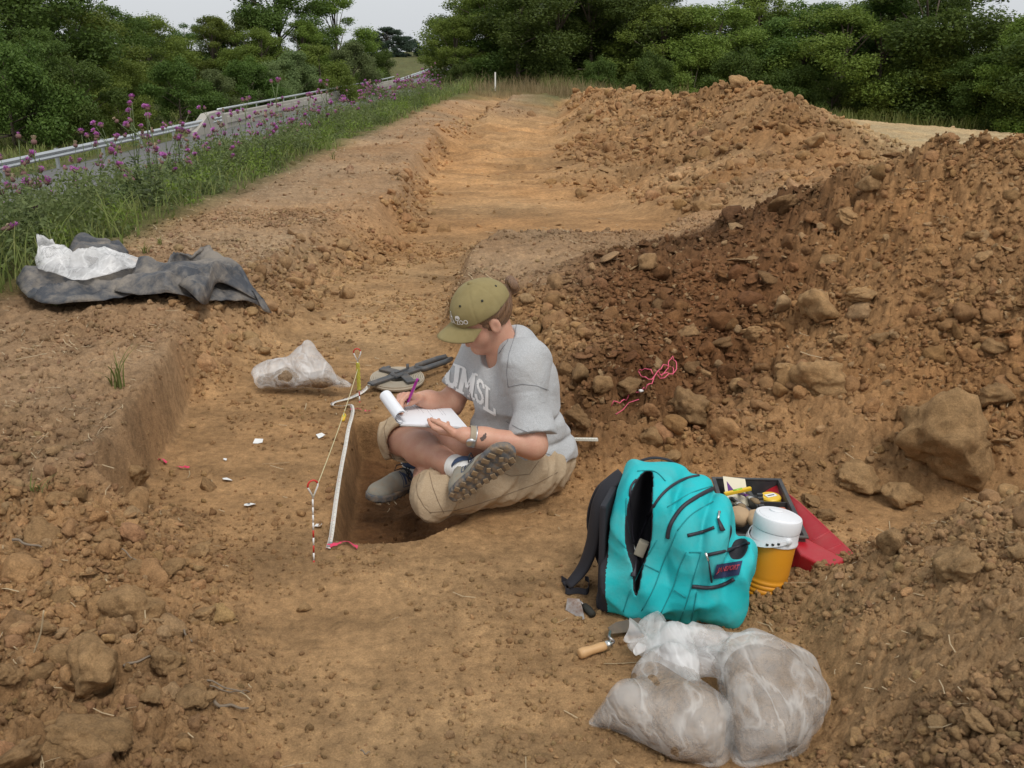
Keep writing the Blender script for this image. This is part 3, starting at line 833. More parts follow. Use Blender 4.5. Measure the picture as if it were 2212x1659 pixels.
# crumbs
cr = []
for (y0, y1, nt_) in ((1.0, 3.2, 200000), (3.2, 8.5, 420000)):
    x, y, z, w, r_ = scatter_pts(nt_, wedge(y0, y1, .56, .5), CRUM * (1 if y0 < 3 else .6), 900 + int(y0 * 10))
    s = np.minimum(.0036 * (1 - r_.random(len(x))) ** (-1 / 2.4), .013) * (1. if y0 < 3 else 1.3) * (1 + .08 * np.maximum(0, y - 4)) * np.where(w[:, 5] > .5, 1.3, 1)
    a = place(x, y, z, w, r_, s, .1); cr.append(a)
P2, rot2, scl2, idx2, col2 = [np.concatenate([b[k] for b in cr]) for k in range(5)]
gn_scatter('soil_crumbs', P2, rot2, scl2, idx2 % 5, col2, CL_LOW, M_clod)
print('crumbs', len(P2))
# ------------------------------------------------------------------ road, bridge parapet, guardrails
def flat_noise(name, col, rough=.9, **k): return simple(name, col, rough, coord='geo', **k)
M_asph = simple('asphalt', (.13, .128, .125), .9, .12, 6., bmp=.3, bscale=200., coord='geo')
M_conc = simple('concrete', (.40, .375, .33), .85, .12, 1.2, bmp=.2, bscale=20., coord='geo', dirt=.35, dirtcol=(.2, .17, .13), dscale=.7)
M_galv = simple('galvanised_steel', (.55, .57, .58), .42, .1, 3., metal=.75, coord='geo')
M_line = simple('road_paint', (.75, .74, .70), .7, .08, 10., coord='geo')
RY = np.array([-8, 4, 12, 20, 30, 40, 52, 66, 80, 95, 110, 125, 140, 155, 172, 190.])
def strip(name, o0, o1, dz, mat):
    vs = []; fs = []
    for k, y in enumerate(RY):
        for o_ in (o0, o1):
            vs.append((o_ + HD * y, y, roadz(y) + dz))
    fs = [(2 * k, 2 * k + 1, 2 * k + 3, 2 * k + 2) for k in range(len(RY) - 1)]
    o = link(name, mesh_from(name, vs, fs, mat, False)); tag(o, kind='structure'); return o
strip('road', -19.2, -9.4, .07, M_asph)
def wbeam(mb, y0, y1, off_, zt, seg=2.0):
    prof = [(0, 0), (.035, -.02), (.08, -.07), (.035, -.13), (.0, -.155), (.035, -.18), (.08, -.24), (.035, -.29), (0, -.31)]
    n = max(1, int((y1 - y0) / seg)); vs = []; fs = []
    for k in range(n + 1):
        y = y0 + (y1 - y0) * k / n
        for (a, b_) in prof: vs.append((off_ + HD * y + a, y, roadz(y) + zt + b_))
    m_ = len(prof)
    for k in range(n):
        for q in range(m_ - 1): fs.append((k * m_ + q, k * m_ + q + 1, (k + 1) * m_ + q + 1, (k + 1) * m_ + q))
    mb.add(vs, fs)
def guardrail(y0, y1, off_, lab, zt=.78):
    g = empty('guardrail', (off_ + HD * y0, y0, roadz(y0)), 0, lab, 'guardrail')
    loc = Vector(g.location)
    mb = MB(); wbeam(mb, y0, y1, off_, zt); mb.v = [tuple(Vector(v) - loc) for v in mb.v]; mb.build('rail_beam', M_galv, g)
    y = y0 + 1.0; first = None
    while y < y1:
        if first is None:
            mb = MB().box((0, 0, .30), (.09, .15, 1.0)); first = mb.build('post', M_galv, g); o = first
        else:
            o = link('post', first.data, g)
        o.location = Vector((off_ - .10 + HD * y, y, roadz(y))) - loc
        y += 3.8 if y < 60 else 6.0
guardrail(18, 56, -19.0, 'galvanised guardrail along the road nearest the left edge of the photo')
guardrail(112, 168, -19.0, 'distant guardrail beyond the bridge parapet where the road climbs away')
PY0, PY1 = 54., 112.
pr = empty('bridge_parapet', (-19.1 + HD * PY0, PY0, roadz(PY0)), 0, 'long beige concrete bridge parapet topped by a steel rail beside the road', 'bridge parapet')
pl_ = Vector(pr.location)
nseg = 12
for k in range(nseg):
    a = PY0 + 2.5 + (PY1 - PY0 - 2.5) * k / nseg; b_ = PY0 + 2.5 + (PY1 - PY0 - 2.5) * (k + 1) / nseg - .04; mid = (a + b_) / 2
    MB().box(Vector((-19.15 + HD * mid, mid, roadz(mid) + .42)) - pl_, (.32, b_ - a, .84), rotm(z=-HD), .02).build('panel', M_conc, pr)
    MB().box(Vector((-18.96 + HD * mid, mid, roadz(mid) + .50)) - pl_, (.07, (b_ - a) * .8, .34), rotm(z=-HD), .02).build('raised_band', M_conc, pr)
mb = MB(); e0 = Vector((-19.15 + HD * PY0, PY0, roadz(PY0))) - pl_
mb.add([e0 + Vector(q) for q in [(-.2, -2.5, 0), (.25, -2.5, 0), (.25, 2.5, 0), (-.2, 2.5, 0), (-.2, -2.5, .28), (.25, -2.5, .28), (.25, 0, 1.02), (-.2, 0, 1.02), (.25, 2.5, 1.02), (-.2, 2.5, 1.02)]],
       [(0, 3, 2, 1), (4, 5, 6, 7), (7, 6, 8, 9), (0, 1, 5, 4), (1, 2, 8, 6, 5), (3, 0, 4, 7, 9), (2, 3, 9, 8)])
mb.build('end_block', M_conc, pr)
mb = MB(); pts_ = [Vector((-19.15 + HD * y, y, roadz(y) + 1.10)) - pl_ for y in np.linspace(PY0 + 2, PY1, 12)]; mb.tube(pts_, .06, 8); mb.build('hand_rail', M_galv, pr, True)
y = PY0 + 3.; f_ = None
while y < PY1:
    if f_ is None: f_ = MB().box((0, 0, .97), (.05, .07, .26)).build('rail_post', M_galv, pr); o = f_
    else: o = link('rail_post', f_.data, pr)
    o.location = Vector((-19.15 + HD * y, y, roadz(y))) - pl_; y += 3.0
# near-side guardrail end far up the road
guardrail(104, 150, -9.6, 'short distant guardrail on the near side of the road by the trees')

# ------------------------------------------------------------------ trees
def leaf_mat(name, cols, rough=.6):
    m, nt, b, out = new_mat(name)
    pos = geopos(nt)
    oi = nt.nodes.new('ShaderNodeObjectInfo')
    n1 = noise_t(nt, .9, 3, .6, pos); n2 = noise_t(nt, 14, 2, .6, pos)
    c = mixc(nt, ramp(nt, n1, [(.35, 0.), (.65, 1.)]), cols[0], cols[1]); c = mixc(nt, ramp(nt, n2, [(.4, 0.), (.75, .8)]), c, cols[2])
    hs = nt.nodes.new('ShaderNodeHueSaturation'); nt.links.new(c, hs.inputs['Color'])
    mr = nd(nt, 'ShaderNodeMapRange'); mr.inputs[3].default_value = .78; mr.inputs[4].default_value = 1.25
    nt.links.new(oi.outputs['Random'], mr.inputs[0]); nt.links.new(mr.outputs[0], hs.inputs['Value'])
    mr2 = nd(nt, 'ShaderNodeMapRange'); mr2.inputs[3].default_value = .485; mr2.inputs[4].default_value = .515
    nt.links.new(oi.outputs['Random'], mr2.inputs[0]); nt.links.new(mr2.outputs[0], hs.inputs['Hue'])
    nt.links.new(hs.outputs[0], b.inputs['Base Color']); b.inputs['Roughness'].default_value = rough; b.inputs['Specular IOR Level'].default_value = .25
    tr = nt.nodes.new('ShaderNodeBsdfTranslucent'); nt.links.new(hs.outputs[0], tr.inputs['Color'])
    ms = nt.nodes.new('ShaderNodeMixShader'); ms.inputs[0].default_value = .38
    nt.links.new(b.outputs[0], ms.inputs[1]); nt.links.new(tr.outputs[0], ms.inputs[2]); nt.links.new(ms.outputs[0], out.inputs[0])
    return m
M_leafD = leaf_mat('dark_leaves', [(.050, .090, .018), (.090, .142, .026), (.15, .20, .040)])
M_leafL = leaf_mat('light_leaves', [(.090, .138, .022), (.155, .212, .034), (.24, .285, .055)])
M_leafW = leaf_mat('willow_leaves', [(.10, .145, .05), (.155, .20, .07), (.24, .28, .11)])
M_leafB = leaf_mat('haze_tinted_leaves', [(.050, .085, .055), (.065, .105, .065), (.08, .12, .075)])  # bluish distance haze put into the leaf colour of the far clump
M_bark = simple('bark', (.13, .10, .075), .9, .25, 8., bmp=.5, bscale=30., coord='geo')

def leaf_cloud(r_, centres, rad, per, size, droop=0.0):
    """many small leaf faces filling clumps; returns verts, quads"""
    C_ = []; 
    for c, R_ in zip(centres, rad):
        n = int(per * (R_ / np.mean(rad)) ** 2)
        d = r_.normal(size=(n, 3)); d /= np.linalg.norm(d, axis=1)[:, None]
        rr = R_ * (.55 + .5 * r_.random(n) ** .6) * (1 + .25 * r_.normal(size=n))
        p = c + d * rr[:, None] * np.array([1, 1, .72]); p[:, 2] -= droop * r_.random(n) * R_
        C_.append(np.concatenate([p, d], 1))
    A = np.concatenate(C_); n = len(A); p = A[:, :3]; d = A[:, 3:]
    nrm = d * .6 + r_.normal(size=(n, 3)) * .7 + np.array([0, 0, .35]); nrm /= np.linalg.norm(nrm, axis=1)[:, None]
    t = np.cross(nrm, r_.normal(size=(n, 3))); t /= np.linalg.norm(t, axis=1)[:, None] + 1e-6; b_ = np.cross(nrm, t)
    s = (size * r_.uniform(.6, 1.4, n))[:, None]
    V = np.stack([p - t * s * 1.25, p - b_ * s * .6 + nrm * s * .12, p + t * s * 1.25, p + b_ * s * .6 + nrm * s * .12], 1).reshape(-1, 3)
    return V, np.arange(4 * n).reshape(-1, 4)

def tree_meshes(seed, H=9., W=6., base_=.12, clumps=46, per=760, size=.085, trunk_r=.16, kind='round', mat=None):
    r_ = np.random.default_rng(seed)
    cs = []; rs = []
    while len(cs) < clumps:
        t = base_ + (1 - base_) * r_.random() ** .85
        u = (t - base_) / (1 - base_)
        prof = {'round': (math.sin(math.pi * min(1, u * .86 + .12))) ** .6, 'tall': (1 - u ** 2.2) ** .7 * .9 + .1, 'shrub': (1 - u ** 2) ** .5}[kind]
        a = r_.random() * 6.283; q = math.sqrt(r_.random()) ** .6 * W / 2 * prof
        if q < W * .10 and u < .75: continue
        R_ = W * r_.uniform(.09, .17) * (.65 + .35 * (1 - u))
        cs.append((q * math.cos(a), q * math.sin(a), t * H - R_ * .5)); rs.append(R_)
    cs = np.array(cs); rs = np.array(rs)
    V, Q = leaf_cloud(r_, cs, rs, per, size, .3)
    crown = quads_mesh('crown', V, Q, mat, False)
    mb = MB(); n = 9
    lean = r_.normal(size=2) * .03 * H
    tp = [(lean[0] * (k / n) ** 2, lean[1] * (k / n) ** 2, H * .86 * k / n) for k in range(n + 1)]
    mb.tube(tp, [trunk_r * (1.25 if k == 0 else 1) * (1 - .85 * k / n) for k in range(n + 1)], 8)
    for k in r_.choice(len(cs), min(20, len(cs)), False):
        c = cs[k]; hgt = max(.12 * H, c[2] * r_.uniform(.45, .75)); a_ = Vector((lean[0] * (hgt / H) ** 2, lean[1] * (hgt / H) ** 2, hgt)); e = Vector(c)
        m_ = a_.lerp(e, .5) + Vector((0, 0, .06 * H * r_.random())); mb.tube([a_, m_, e], [trunk_r * .38, trunk_r * .22, trunk_r * .07], 5)
    trunk = mesh_from('trunk', mb.v, mb.f, M_bark, True)
    return crown, trunk
TV = {
 'a': tree_meshes(1, 9.5, 7.5, .06, 60, 820, .062, mat=M_leafD), 'b': tree_meshes(2, 10.5, 6.5, .08, 54, 840, .062, kind='tall', mat=M_leafD),
 'c': tree_meshes(3, 8., 7., .05, 56, 800, .058, mat=M_leafL), 'd': tree_meshes(4, 11, 6.5, .10, 46, 800, .062, kind='tall', mat=M_leafL),
 's': tree_meshes(5, 4.2, 5.2, .0, 40, 760, .048, .07, 'shrub', M_leafD), 't': tree_meshes(6, 3.8, 4.6, .0, 36, 760, .046, .06, 'shrub', M_leafW),
 'f': tree_meshes(7, 11, 10, .1, 50, 330, .17, mat=M_leafB), 'u': tree_meshes(8, 3.6, 4.8, .0, 38, 760, .048, .06, 'shrub', M_leafL)}
def tree(v, px, y, h, label, group=None, name='tree', py=None, wide=1.0, x=None, z=None):
    """stand a tree where its foot is at the given distance; h is the skyline row its top reaches"""
    rx, ry, rz = ray(px, 300); X_ = rx / ry * y if x is None else x
    z_ = gz(X_, y) - .15 if z is None else z
    crown, trunk = TV[v]; H0 = {'a': 9.5, 'b': 10.5, 'c': 8., 'd': 11, 's': 4.2, 't': 3.8, 'f': 11, 'u': 3.6}[v]
    rt = ray(px, h); h = CAMZ + rt[2] / rt[1] * y - z_          # h comes in as the photo's skyline for this tree
    k = h / H0
    e = empty(name, (X_, y, z_), random.random() * 6.28, label, 'shrub' if name == 'shrub' else 'tree', group); e.scale = (k * wide, k * wide, k)
    link('trunk', trunk, e); link('crown', crown, e); return e
LT = 'trees beyond the road on the left'; RT = 'trees along the right edge of the field'
# left side, beyond the road: (variant, px, y, height, label)
for a in [
 ('a', -230, 58, -60, 'dark tree beyond the left edge of the photo, nearer one'), ('c', -420, 52, 20, 'light tree well beyond the left edge of the photo'), ('a', -640, 48, 0, 'dark tree farthest beyond the left edge of the photo'),
 ('b', -60, 62, -230, 'tall dark tree cut off by the left edge of the photo'),
 ('a', 60, 66, -190, 'broad dark tree at the far left reaching above the photo'),
 ('c', 195, 70, 12, 'lighter green tree in front of the dark ones at upper left'),
 ('b', 140, 86, -60, 'dark tree with its top above the photo behind the upper left lighter tree'),
 ('a', 262, 78, 8, 'rounded tree whose top marks the skyline left of the first sky gap'),
 ('c', 345, 84, 32, 'yellow green tree below the left end of the sky gap'),
 ('d', 475, 92, 30, 'tree with a loose twiggy top left of the twin tall trees'),
 ('a', 535, 96, 34, 'dark tree just left of the tall tree with the broad top'),
 ('b', 615, 100, -120, 'tallest broad topped tree in the left row, cut by the top of the photo'),
 ('d', 665, 96, 40, 'yellow green tree under the tallest tree of the left row'),
 ('d', 738, 104, -40, 'slender pale tree at the right end of the left row'),
 ('a', 795, 112, 75, 'low rounded tree at the right foot of the slender pale tree'),
 ('a', 430, 100, 50, 'dark tree filling the skyline under the middle of the sky gap'), ('c', 575, 90, 60, 'light tree in front of the tallest left tree'), ('a', 700, 108, 70, 'dark tree between the tallest and the slender pale tree'), ('b', 330, 90, 40, 'dark tree behind the yellow green tree at the sky gap'),
 ('a', 90, 58, 60, 'dark rounded tree low at the far left'), ('c', 230, 66, 90, 'light tree low behind the dark bushes at left')]:
    tree(*a[:5], group=LT, wide=1.35)
for a in [('s', 30, 50, 60, 'dark bush beyond the guardrail at the far left'), ('s', 180, 52, 120, 'big dark bush beyond the guardrail right of the far left bush'), ('u', 265, 56, 175, 'paler green bush in the middle of the left bushes'),
          ('t', 320, 60, 215, 'low grey green bush beside the end of the concrete parapet'), ('t', 470, 68, 150, 'greyish willow like bush behind the parapet, left one'), ('s', 545, 72, 120, 'dark bush behind the middle of the parapet'),
          ('t', 590, 74, 135, 'grey green bush behind the middle of the parapet'), ('u', 700, 84, 95, 'light green bush below the slender pale tree'), ('t', 770, 92, 90, 'feathery light bush at the right end of the parapet'), ('t', 645, 80, 110, 'willow like bush right of the middle of the parapet'), ('s', 395, 64, 120, 'dark bush above the sloping end of the parapet')]:
    tree(*a[:5], group='bushes beyond the guardrail', name='shrub')
for px, y, h, l in [(845, 205, 58, 'far hazy tree left in the distant clump over the road'), (885, 215, 78, 'far hazy tree right in the distant clump over the road'), (915, 225, 100, 'far hazy low tree at the right end of the distant clump')]:
    tree('f', px, y, h, l, 'far trees over the road', wide=1.6)
# right row
for a in [
 ('d', 985, 43, 30, 'light green tree leaning out at the left end of the right row'),
 ('c', 1045, 45, -20, 'leafy tree second from the left end of the right row'),
 ('b', 1120, 43, -90, 'big dark tree behind the white survey stake'),
 ('a', 1200, 42, -90, 'dark spreading tree behind the far end of the trench'),
 ('b', 1275, 43, -70, 'dark tree above the left end of the far spoil heap'),
 ('a', 1350, 44, -60, 'mid green tree above the left shoulder of the far spoil heap'),
 ('c', 1430, 42, 10, 'light green tree behind the dip of the far spoil heap'),
 ('c', 1530, 42, 6, 'yellowish tree left of the peak of the far spoil heap'),
 ('d', 1625, 44, -30, 'tall thin topped tree just right of the peak of the far spoil heap'),
 ('a', 1720, 42, 0, 'dark tree above the right shoulder of the far spoil heap'),
 ('c', 1800, 40, 12, 'mid green tree above the left end of the crop field'),
 ('b', 1890, 41, -20, 'dark tree above the middle of the crop field'),
 ('a', 1985, 40, -80, 'tallest dark tree of the right row above the near spoil heap'),
 ('c', 2055, 39, 50, 'light tree left of the sky gap at upper right'),
 ('a', 2125, 37, 85, 'dark tree under the sky gap at upper right'),
 ('d', 2210, 35, 20, 'bright green tree cut off by the right edge of the photo'),
 ('a', 2340, 34, -40, 'dark tree just outside the right edge of the photo')]:
    tree(*a[:5], group=RT, wide=1.5)
for k, (px, ty) in enumerate([(1070, -60), (1235, -50), (1320, -20), (1400, 0), (1480, 15), (1580, 14), (1680, 20), (1760, 5), (1850, 0), (1930, -40), (2170, 40), (2270, 10)]):
    tree('abca'[k % 4], px, 49, ty, 'second rank tree behind ' + ['the white survey stake', 'the far end of the trench', 'the left shoulder of the far heap', 'the middle of the far heap crest', 'the dip of the far heap crest', 'the peak of the far heap', 'the right flank of the far heap', 'the foot of the far heap at the field', 'the left end of the field', 'the right end of the field', 'the upper right crest of the near heap', 'the right edge of the photo'][k], 'second rank trees on the right', wide=1.5)
for a in [('s', 1000, 40, 130, 'bush under the left end of the right row'), ('s', 1290, 39, 120, 'dark bush at the trench end right side'), ('s', 1400, 39, 110, 'dark bush behind the left shoulder of the far heap'), ('u', 1490, 39.5, 120, 'light bush behind the dip of the far heap'),
          ('s', 1700, 39.5, 130, 'dark bush behind the right shoulder of the far heap'), ('s', 1790, 38.8, 160, 'dark bush at the left corner of the crop field'), ('u', 1870, 38.4, 170, 'lighter bush at the edge of the crop field'), ('s', 1950, 38.2, 180, 'dark bush at the middle edge of the crop field'),
          ('s', 2040, 37.8, 180, 'dark bush under the light tree at the upper right'), ('u', 2120, 36.5, 190, 'leafy bush right of the field edge'), ('s', 2200, 35, 190, 'bush at the right edge of the photo'), ('s', 1590, 39, 100, 'dark bush behind the peak of the far heap'), ('s', 1200, 40.5, 110, 'dark bush behind the grass at the trench end')]:
    tree(*a[:5], group='bushes under the right tree row', name='shrub')

# ------------------------------------------------------------------ grasses and weeds (nobody could count them)
M_grass = leaf_mat('grass_blades', [(.11, .155, .035), (.18, .22, .055), (.32, .30, .12)], .7)
M_dry = leaf_mat('dry_grass', [(.30, .23, .12), (.36, .28, .15), (.22, .20, .08)], .8)
M_straw = simple('straw', (.42, .32, .19), .7, .3, 3., coord='geo')
def blades(name, x, y, z, h, w, r_, mat, lean=.45, segs=3, kind='stuff'):
    n = len(x); a = r_.uniform(0, 6.283, n); ln = r_.uniform(.1, lean, n) * h
    dx, dy = np.cos(a), np.sin(a); sx, sy = -dy, dx; V = np.zeros((n, (segs + 1) * 2, 3)); 
    for k in range(segs + 1):
        t = k / segs; ww = w * (1 - .85 * t ** 1.5)
        bx = x + dx * ln * t * t; by = y + dy * ln * t * t; bz = z + h * (t - .18 * t * t * lean)
        V[:, 2 * k] = np.stack([bx + sx * ww, by + sy * ww, bz], 1); V[:, 2 * k + 1] = np.stack([bx - sx * ww, by - sy * ww, bz], 1)
    b_ = (np.arange(n) * (segs + 1) * 2)[:, None, None]; q = np.array([[2 * k, 2 * k + 1, 2 * k + 3, 2 * k + 2] for k in range(segs)])[None]
    o = link(name, quads_mesh(name, V.reshape(-1, 3), (b_ + q).reshape(-1, 4), mat, False)); tag(o, kind=kind); return o
def verge_pts(n, y0, y1, o0, o1, r_, pw=1.0):
    y = y0 + (y1 - y0) * r_.random(n) ** pw; u = r_.random(n); x = o0 + (o1 - o0) * u + HD * y; return x, y
r_ = np.random.default_rng(5)
x, y = verge_pts(15000, 4.0, 38, -6.2, -3.15, r_, 1.7); x += .25 * fbm(x * 0, y, 1.3, 3, 5)
blades('verge_grass', x, y, height(x, y) - .02, r_.uniform(.06, .30, len(x)) * np.clip(1 + 2.2 * fbm(x, y, .9, 3, 7), .25, 1.9), r_.uniform(.002, .0055, len(x)) * (1 + y / 14), r_, M_grass, .9)
x, y = verge_pts(16000, 18, 130, -33, -20.5, r_, 1.3)
blades('roadside_grass', x, y, height(x, y) - .02, r_.uniform(.15, .5, len(x)), .02 + y * .0004, r_, M_grass, .6, 2)
y = r_.uniform(30.5, 42, 9000); x = r_.normal(0.6, 2.6, 9000) + HD * y
blades('tall_dry_grass', x, y, height(x, y) - .02, r_.uniform(.1, .5, 9000) * np.clip(1 + 2 * fbm(x, y, .8, 2, 9), .3, 2), .008, r_, M_dry, .7)
x = r_.uniform(1, 30, 9000); y = 36.5 + r_.uniform(-1.4, 3, 9000) - x * .05
blades('field_edge_grass', x, y, height(x, y) - .02, r_.uniform(.2, .8, 9000), .016, r_, M_grass, .5)
# leafy weeds: clumps of leaf faces among the grass
x, y = verge_pts(1500, 4.4, 34, -6.0, -3.3, r_, 1.6); z = height(x, y)
cs = np.stack([x, y, z + r_.uniform(.03, .30, 1500) * np.clip(1 + 2 * fbm(x, y, .8, 2, 9), .3, 1.6)], 1); V, Q = leaf_cloud(r_, cs, r_.uniform(.07, .20, 1500), 75, .015, .6)
o = link('leafy_weeds', quads_mesh('leafy_weeds', V, Q, M_leafW, False)); tag(o, kind='stuff')
x, y = verge_pts(420, 4.4, 26, -5.5, -3.25, r_, 1.4); z = height(x, y)
cs = np.stack([x, y, z + r_.uniform(.02, .25, 420)], 1); V, Q = leaf_cloud(r_, cs, r_.uniform(.06, .15, 420), 80, .013, .6)
o = link('leafy_weeds', quads_mesh('leafy_weeds', V, Q, M_leafL, False)); tag(o, kind='stuff')

# musk thistles
M_stem = simple('thistle_stem', (.13, .17, .07), .7, .2, 30., coord='geo')
M_bud = simple('thistle_bud', (.17, .09, .08), .8, .3, 60., coord='obj')
M_petal = simple('thistle_petals', (.50, .16, .46), .7, .25, 80., coord='obj')
M_seed = simple('thistle_seed_head', (.42, .33, .22), .9, .2, 80., coord='obj')
def head_meshes(kind, seed):
    r_ = np.random.default_rng(seed); mb = MB()
    mb.lathe([(.004, -.012), (.013, -.008), (.017, .002), (.014, .012), (.008, .016), (.0, .017)], 10)
    bud = mesh_from('bud', mb.v, mb.f, M_bud, True)
    n = 70 if kind != 'bud' else 24
    vs = []; fs = []
    for k in range(n):
        a = r_.random() * 6.283; e = r_.random() ** .5 * (1.25 if kind == 'open' else .5)
        d = Vector((math.sin(e) * math.cos(a), math.sin(e) * math.sin(a), math.cos(e))); s_ = d.cross(Vector((.3, .2, 1))).normalized() * .0022
        b0 = Vector((0, 0, .006)) + d * .006; L_ = .024 * r_.uniform(.8, 1.15) if kind != 'bud' else .016
        i = len(vs); vs += [b0 - s_, b0 + s_, b0 + d * L_ + s_ * .8, b0 + d * L_ - s_ * .8]; fs.append((i, i + 1, i + 2, i + 3))
    return bud, mesh_from('petals', vs, fs, M_petal if kind != 'dry' else M_seed, False)
HEADS = [head_meshes('open', 1), head_meshes('open', 2), head_meshes('bud', 3), head_meshes('dry', 4)]
def thistle_proto(seed):
    r_ = np.random.default_rng(seed); mb = MB(); heads = []
    H = 1.0; sw = r_.normal(size=2) * .10
    main = [(sw[0] * t * t, sw[1] * t * t, H * t) for t in np.linspace(0, 1, 7)]
    mb.tube(main, [.007 - .004 * t for t in np.linspace(0, 1, 7)], 5); heads.append((Vector(main[-1]), Vector((sw[0], sw[1], .5))))
    for k in range(int(r_.integers(2, 5))):
        t = r_.uniform(.35, .8); a = r_.random() * 6.283; b0 = Vector((sw[0] * t * t, sw[1] * t * t, H * t)); L_ = r_.uniform(.18, .38)
        d = Vector((math.cos(a) * .5, math.sin(a) * .5, 1)).normalized(); e = b0 + d * L_ + Vector((math.cos(a) * .05, math.sin(a) * .05, 0))
        mb.tube([b0, b0 + d * L_ * .5, e], [.0042, .0035, .0028], 5); heads.append((e, Vector((math.cos(a) * .6, math.sin(a) * .6, .8))))
    stem = mesh_from('stem', mb.v, mb.f, M_stem, True)
    vs = []; fs = []
    for k in range(34):      # spiny leaves, long near the ground, short up the stem
        t = r_.random() ** 1.6 * .75; a = r_.random() * 6.283; L_ = .20 * (1 - t) + .03; b0 = Vector((sw[0] * t * t, sw[1] * t * t, H * t + .01))
        d = Vector((math.cos(a), math.sin(a), .55)); s_ = Vector((-math.sin(a), math.cos(a), 0)); i = len(vs); m_ = 5
        for q in range(m_ + 1):
            u = q / m_; p = b0 + d * L_ * u + Vector((0, 0, -.5 * L_ * u * u)); w_ = L_ * .16 * math.sin(math.pi * min(1, u + .12)) * (1.35 if q % 2 else .7)
            vs += [p + s_ * w_ + Vector((0, 0, .006)), p - s_ * w_ + Vector((0, 0, .006))]
        fs += [(i + 2 * q, i + 2 * q + 1, i + 2 * q + 3, i + 2 * q + 2) for q in range(m_)]
    leaves = mesh_from('leaves', vs, fs, M_leafW, False)
    return stem, leaves, heads
TP = [thistle_proto(k) for k in range(7)]
def thistle(x, y, h, v, label='purple musk thistle in the flowering weed strip beside the bank', detail=True):
    stem, leaves, heads = TP[v]
    tx, ty = to_px((x, y, gz(x, y) + h)); hw = 'tall' if h > .85 else ('knee high' if h < .5 else 'waist high')
    mk = ['the left edge of the photo', 'the guardrail posts left of the tarpaulin', 'the guardrail above the tarpaulin', 'the sloping end of the parapet', 'the near half of the parapet', 'the far half of the parapet', 'the last bend of the road', 'the leftmost right hand tree'][int(np.clip(tx // 125, 0, 7))]
    label = '%s musk thistle with %d heads before %s' % (hw, len(heads), mk)
    e = empty('thistle', (x, y, gz(x, y) - .02), random.random() * 6.28, label, 'thistle', 'thistles in the weed strip'); e.scale = (max(h, .6),) * 2 + (h,)
    link('stem', stem, e); link('leaves', leaves, e)
    for q, (p, d) in enumerate(heads):
        hk = [0, 1, 2, 0, 3][(q + v + int(x * 31)) % 5]; bud, pet = HEADS[hk]
        sc_ = random.uniform(.9, 1.3) * (1 + max(0, y - 9) * .012) / max(h, .6)
        b = link('flower_head', bud, e, p, d.to_track_quat('Z', 'Y').to_euler(), (sc_, sc_, sc_ * max(h, .6) / h)); link('petals', pet, b)
r_ = np.random.default_rng(77)
n = 235
for k in range(n):
    y = 5.6 + (31 - 5.6) * r_.random() ** 1.45; o_ = -3.5 - 2.3 * r_.random() ** 1.1
    thistle(o_ + HD * y, y, float(r_.uniform(.34, .78) + (.26 if k % 6 == 0 else 0)) * (.85 if y < 9 else .95), int(r_.integers(0, 7)))
# white survey stake
sk = on(1070, 196); MB().box((0, 0, .25), (.045, .02, .62), None, .003).build('survey_stake', simple('stake_wood', (.78, .76, .70), .6, .06), None, loc=sk)
tag(bpy.data.objects['survey_stake'], 'white wooden survey stake upright in the grass left of the trench end', 'stake')
# straw and chaff on the soil
r_ = np.random.default_rng(9)
def straws(name, n, fn, seed, L0=.02, L1=.09, wreg=None, w0=.0008):
    r_ = np.random.default_rng(seed); x, y, _ = fn(r_, n); z, w = height(x, y, True)
    p = w @ np.array([.06, 1., .10, .03, .2, .25, .0, .7, .05, 0.]) * np.clip(1 + 2.2 * fbm(x, y, 1.6, 2, 123), .1, 2) * .6
    k = r_.random(n) < p; x, y, z = x[k], y[k], z[k]; m_ = len(x)
    a = r_.uniform(0, 3.1416, m_); L_ = (L0 + (L1 - L0) * r_.random(m_) ** 3) / 2; wd = w0 * (1 + y / 5)
    c, s = np.cos(a), np.sin(a); tl = r_.normal(0, .12, m_) * L_
    pts = []; bend = r_.normal(0, .18, m_) * L_
    V = np.zeros((m_, 6, 3))
    for q, t in enumerate((-1, 0, 1)):
        cx = x + c * L_ * t - s * bend * (1 - t * t); cy = y + s * L_ * t + c * bend * (1 - t * t); cz = z + .006 + np.abs(tl) + tl * t
        V[:, 2 * q] = np.stack([cx - s * wd, cy + c * wd, cz], 1); V[:, 2 * q + 1] = np.stack([cx + s * wd, cy - c * wd, cz + wd * .5], 1)
    b_ = (np.arange(m_) * 6)[:, None, None]; q = np.array([[0, 1, 3, 2], [2, 3, 5, 4]])[None]
    o = link(name, quads_mesh(name, V.reshape(-1, 3), (b_ + q).reshape(-1, 4), M_straw, False)); tag(o, kind='stuff')
straws('straw_bits', 9000, wedge(1.3, 6, .56, .5), 31); straws('straw_bits', 22000, wedge(5, 20), 32, .03, .12)
straws('long_straws', 260, wedge(1.3, 5, .56, .5), 33, .10, .22, w0=.0012)
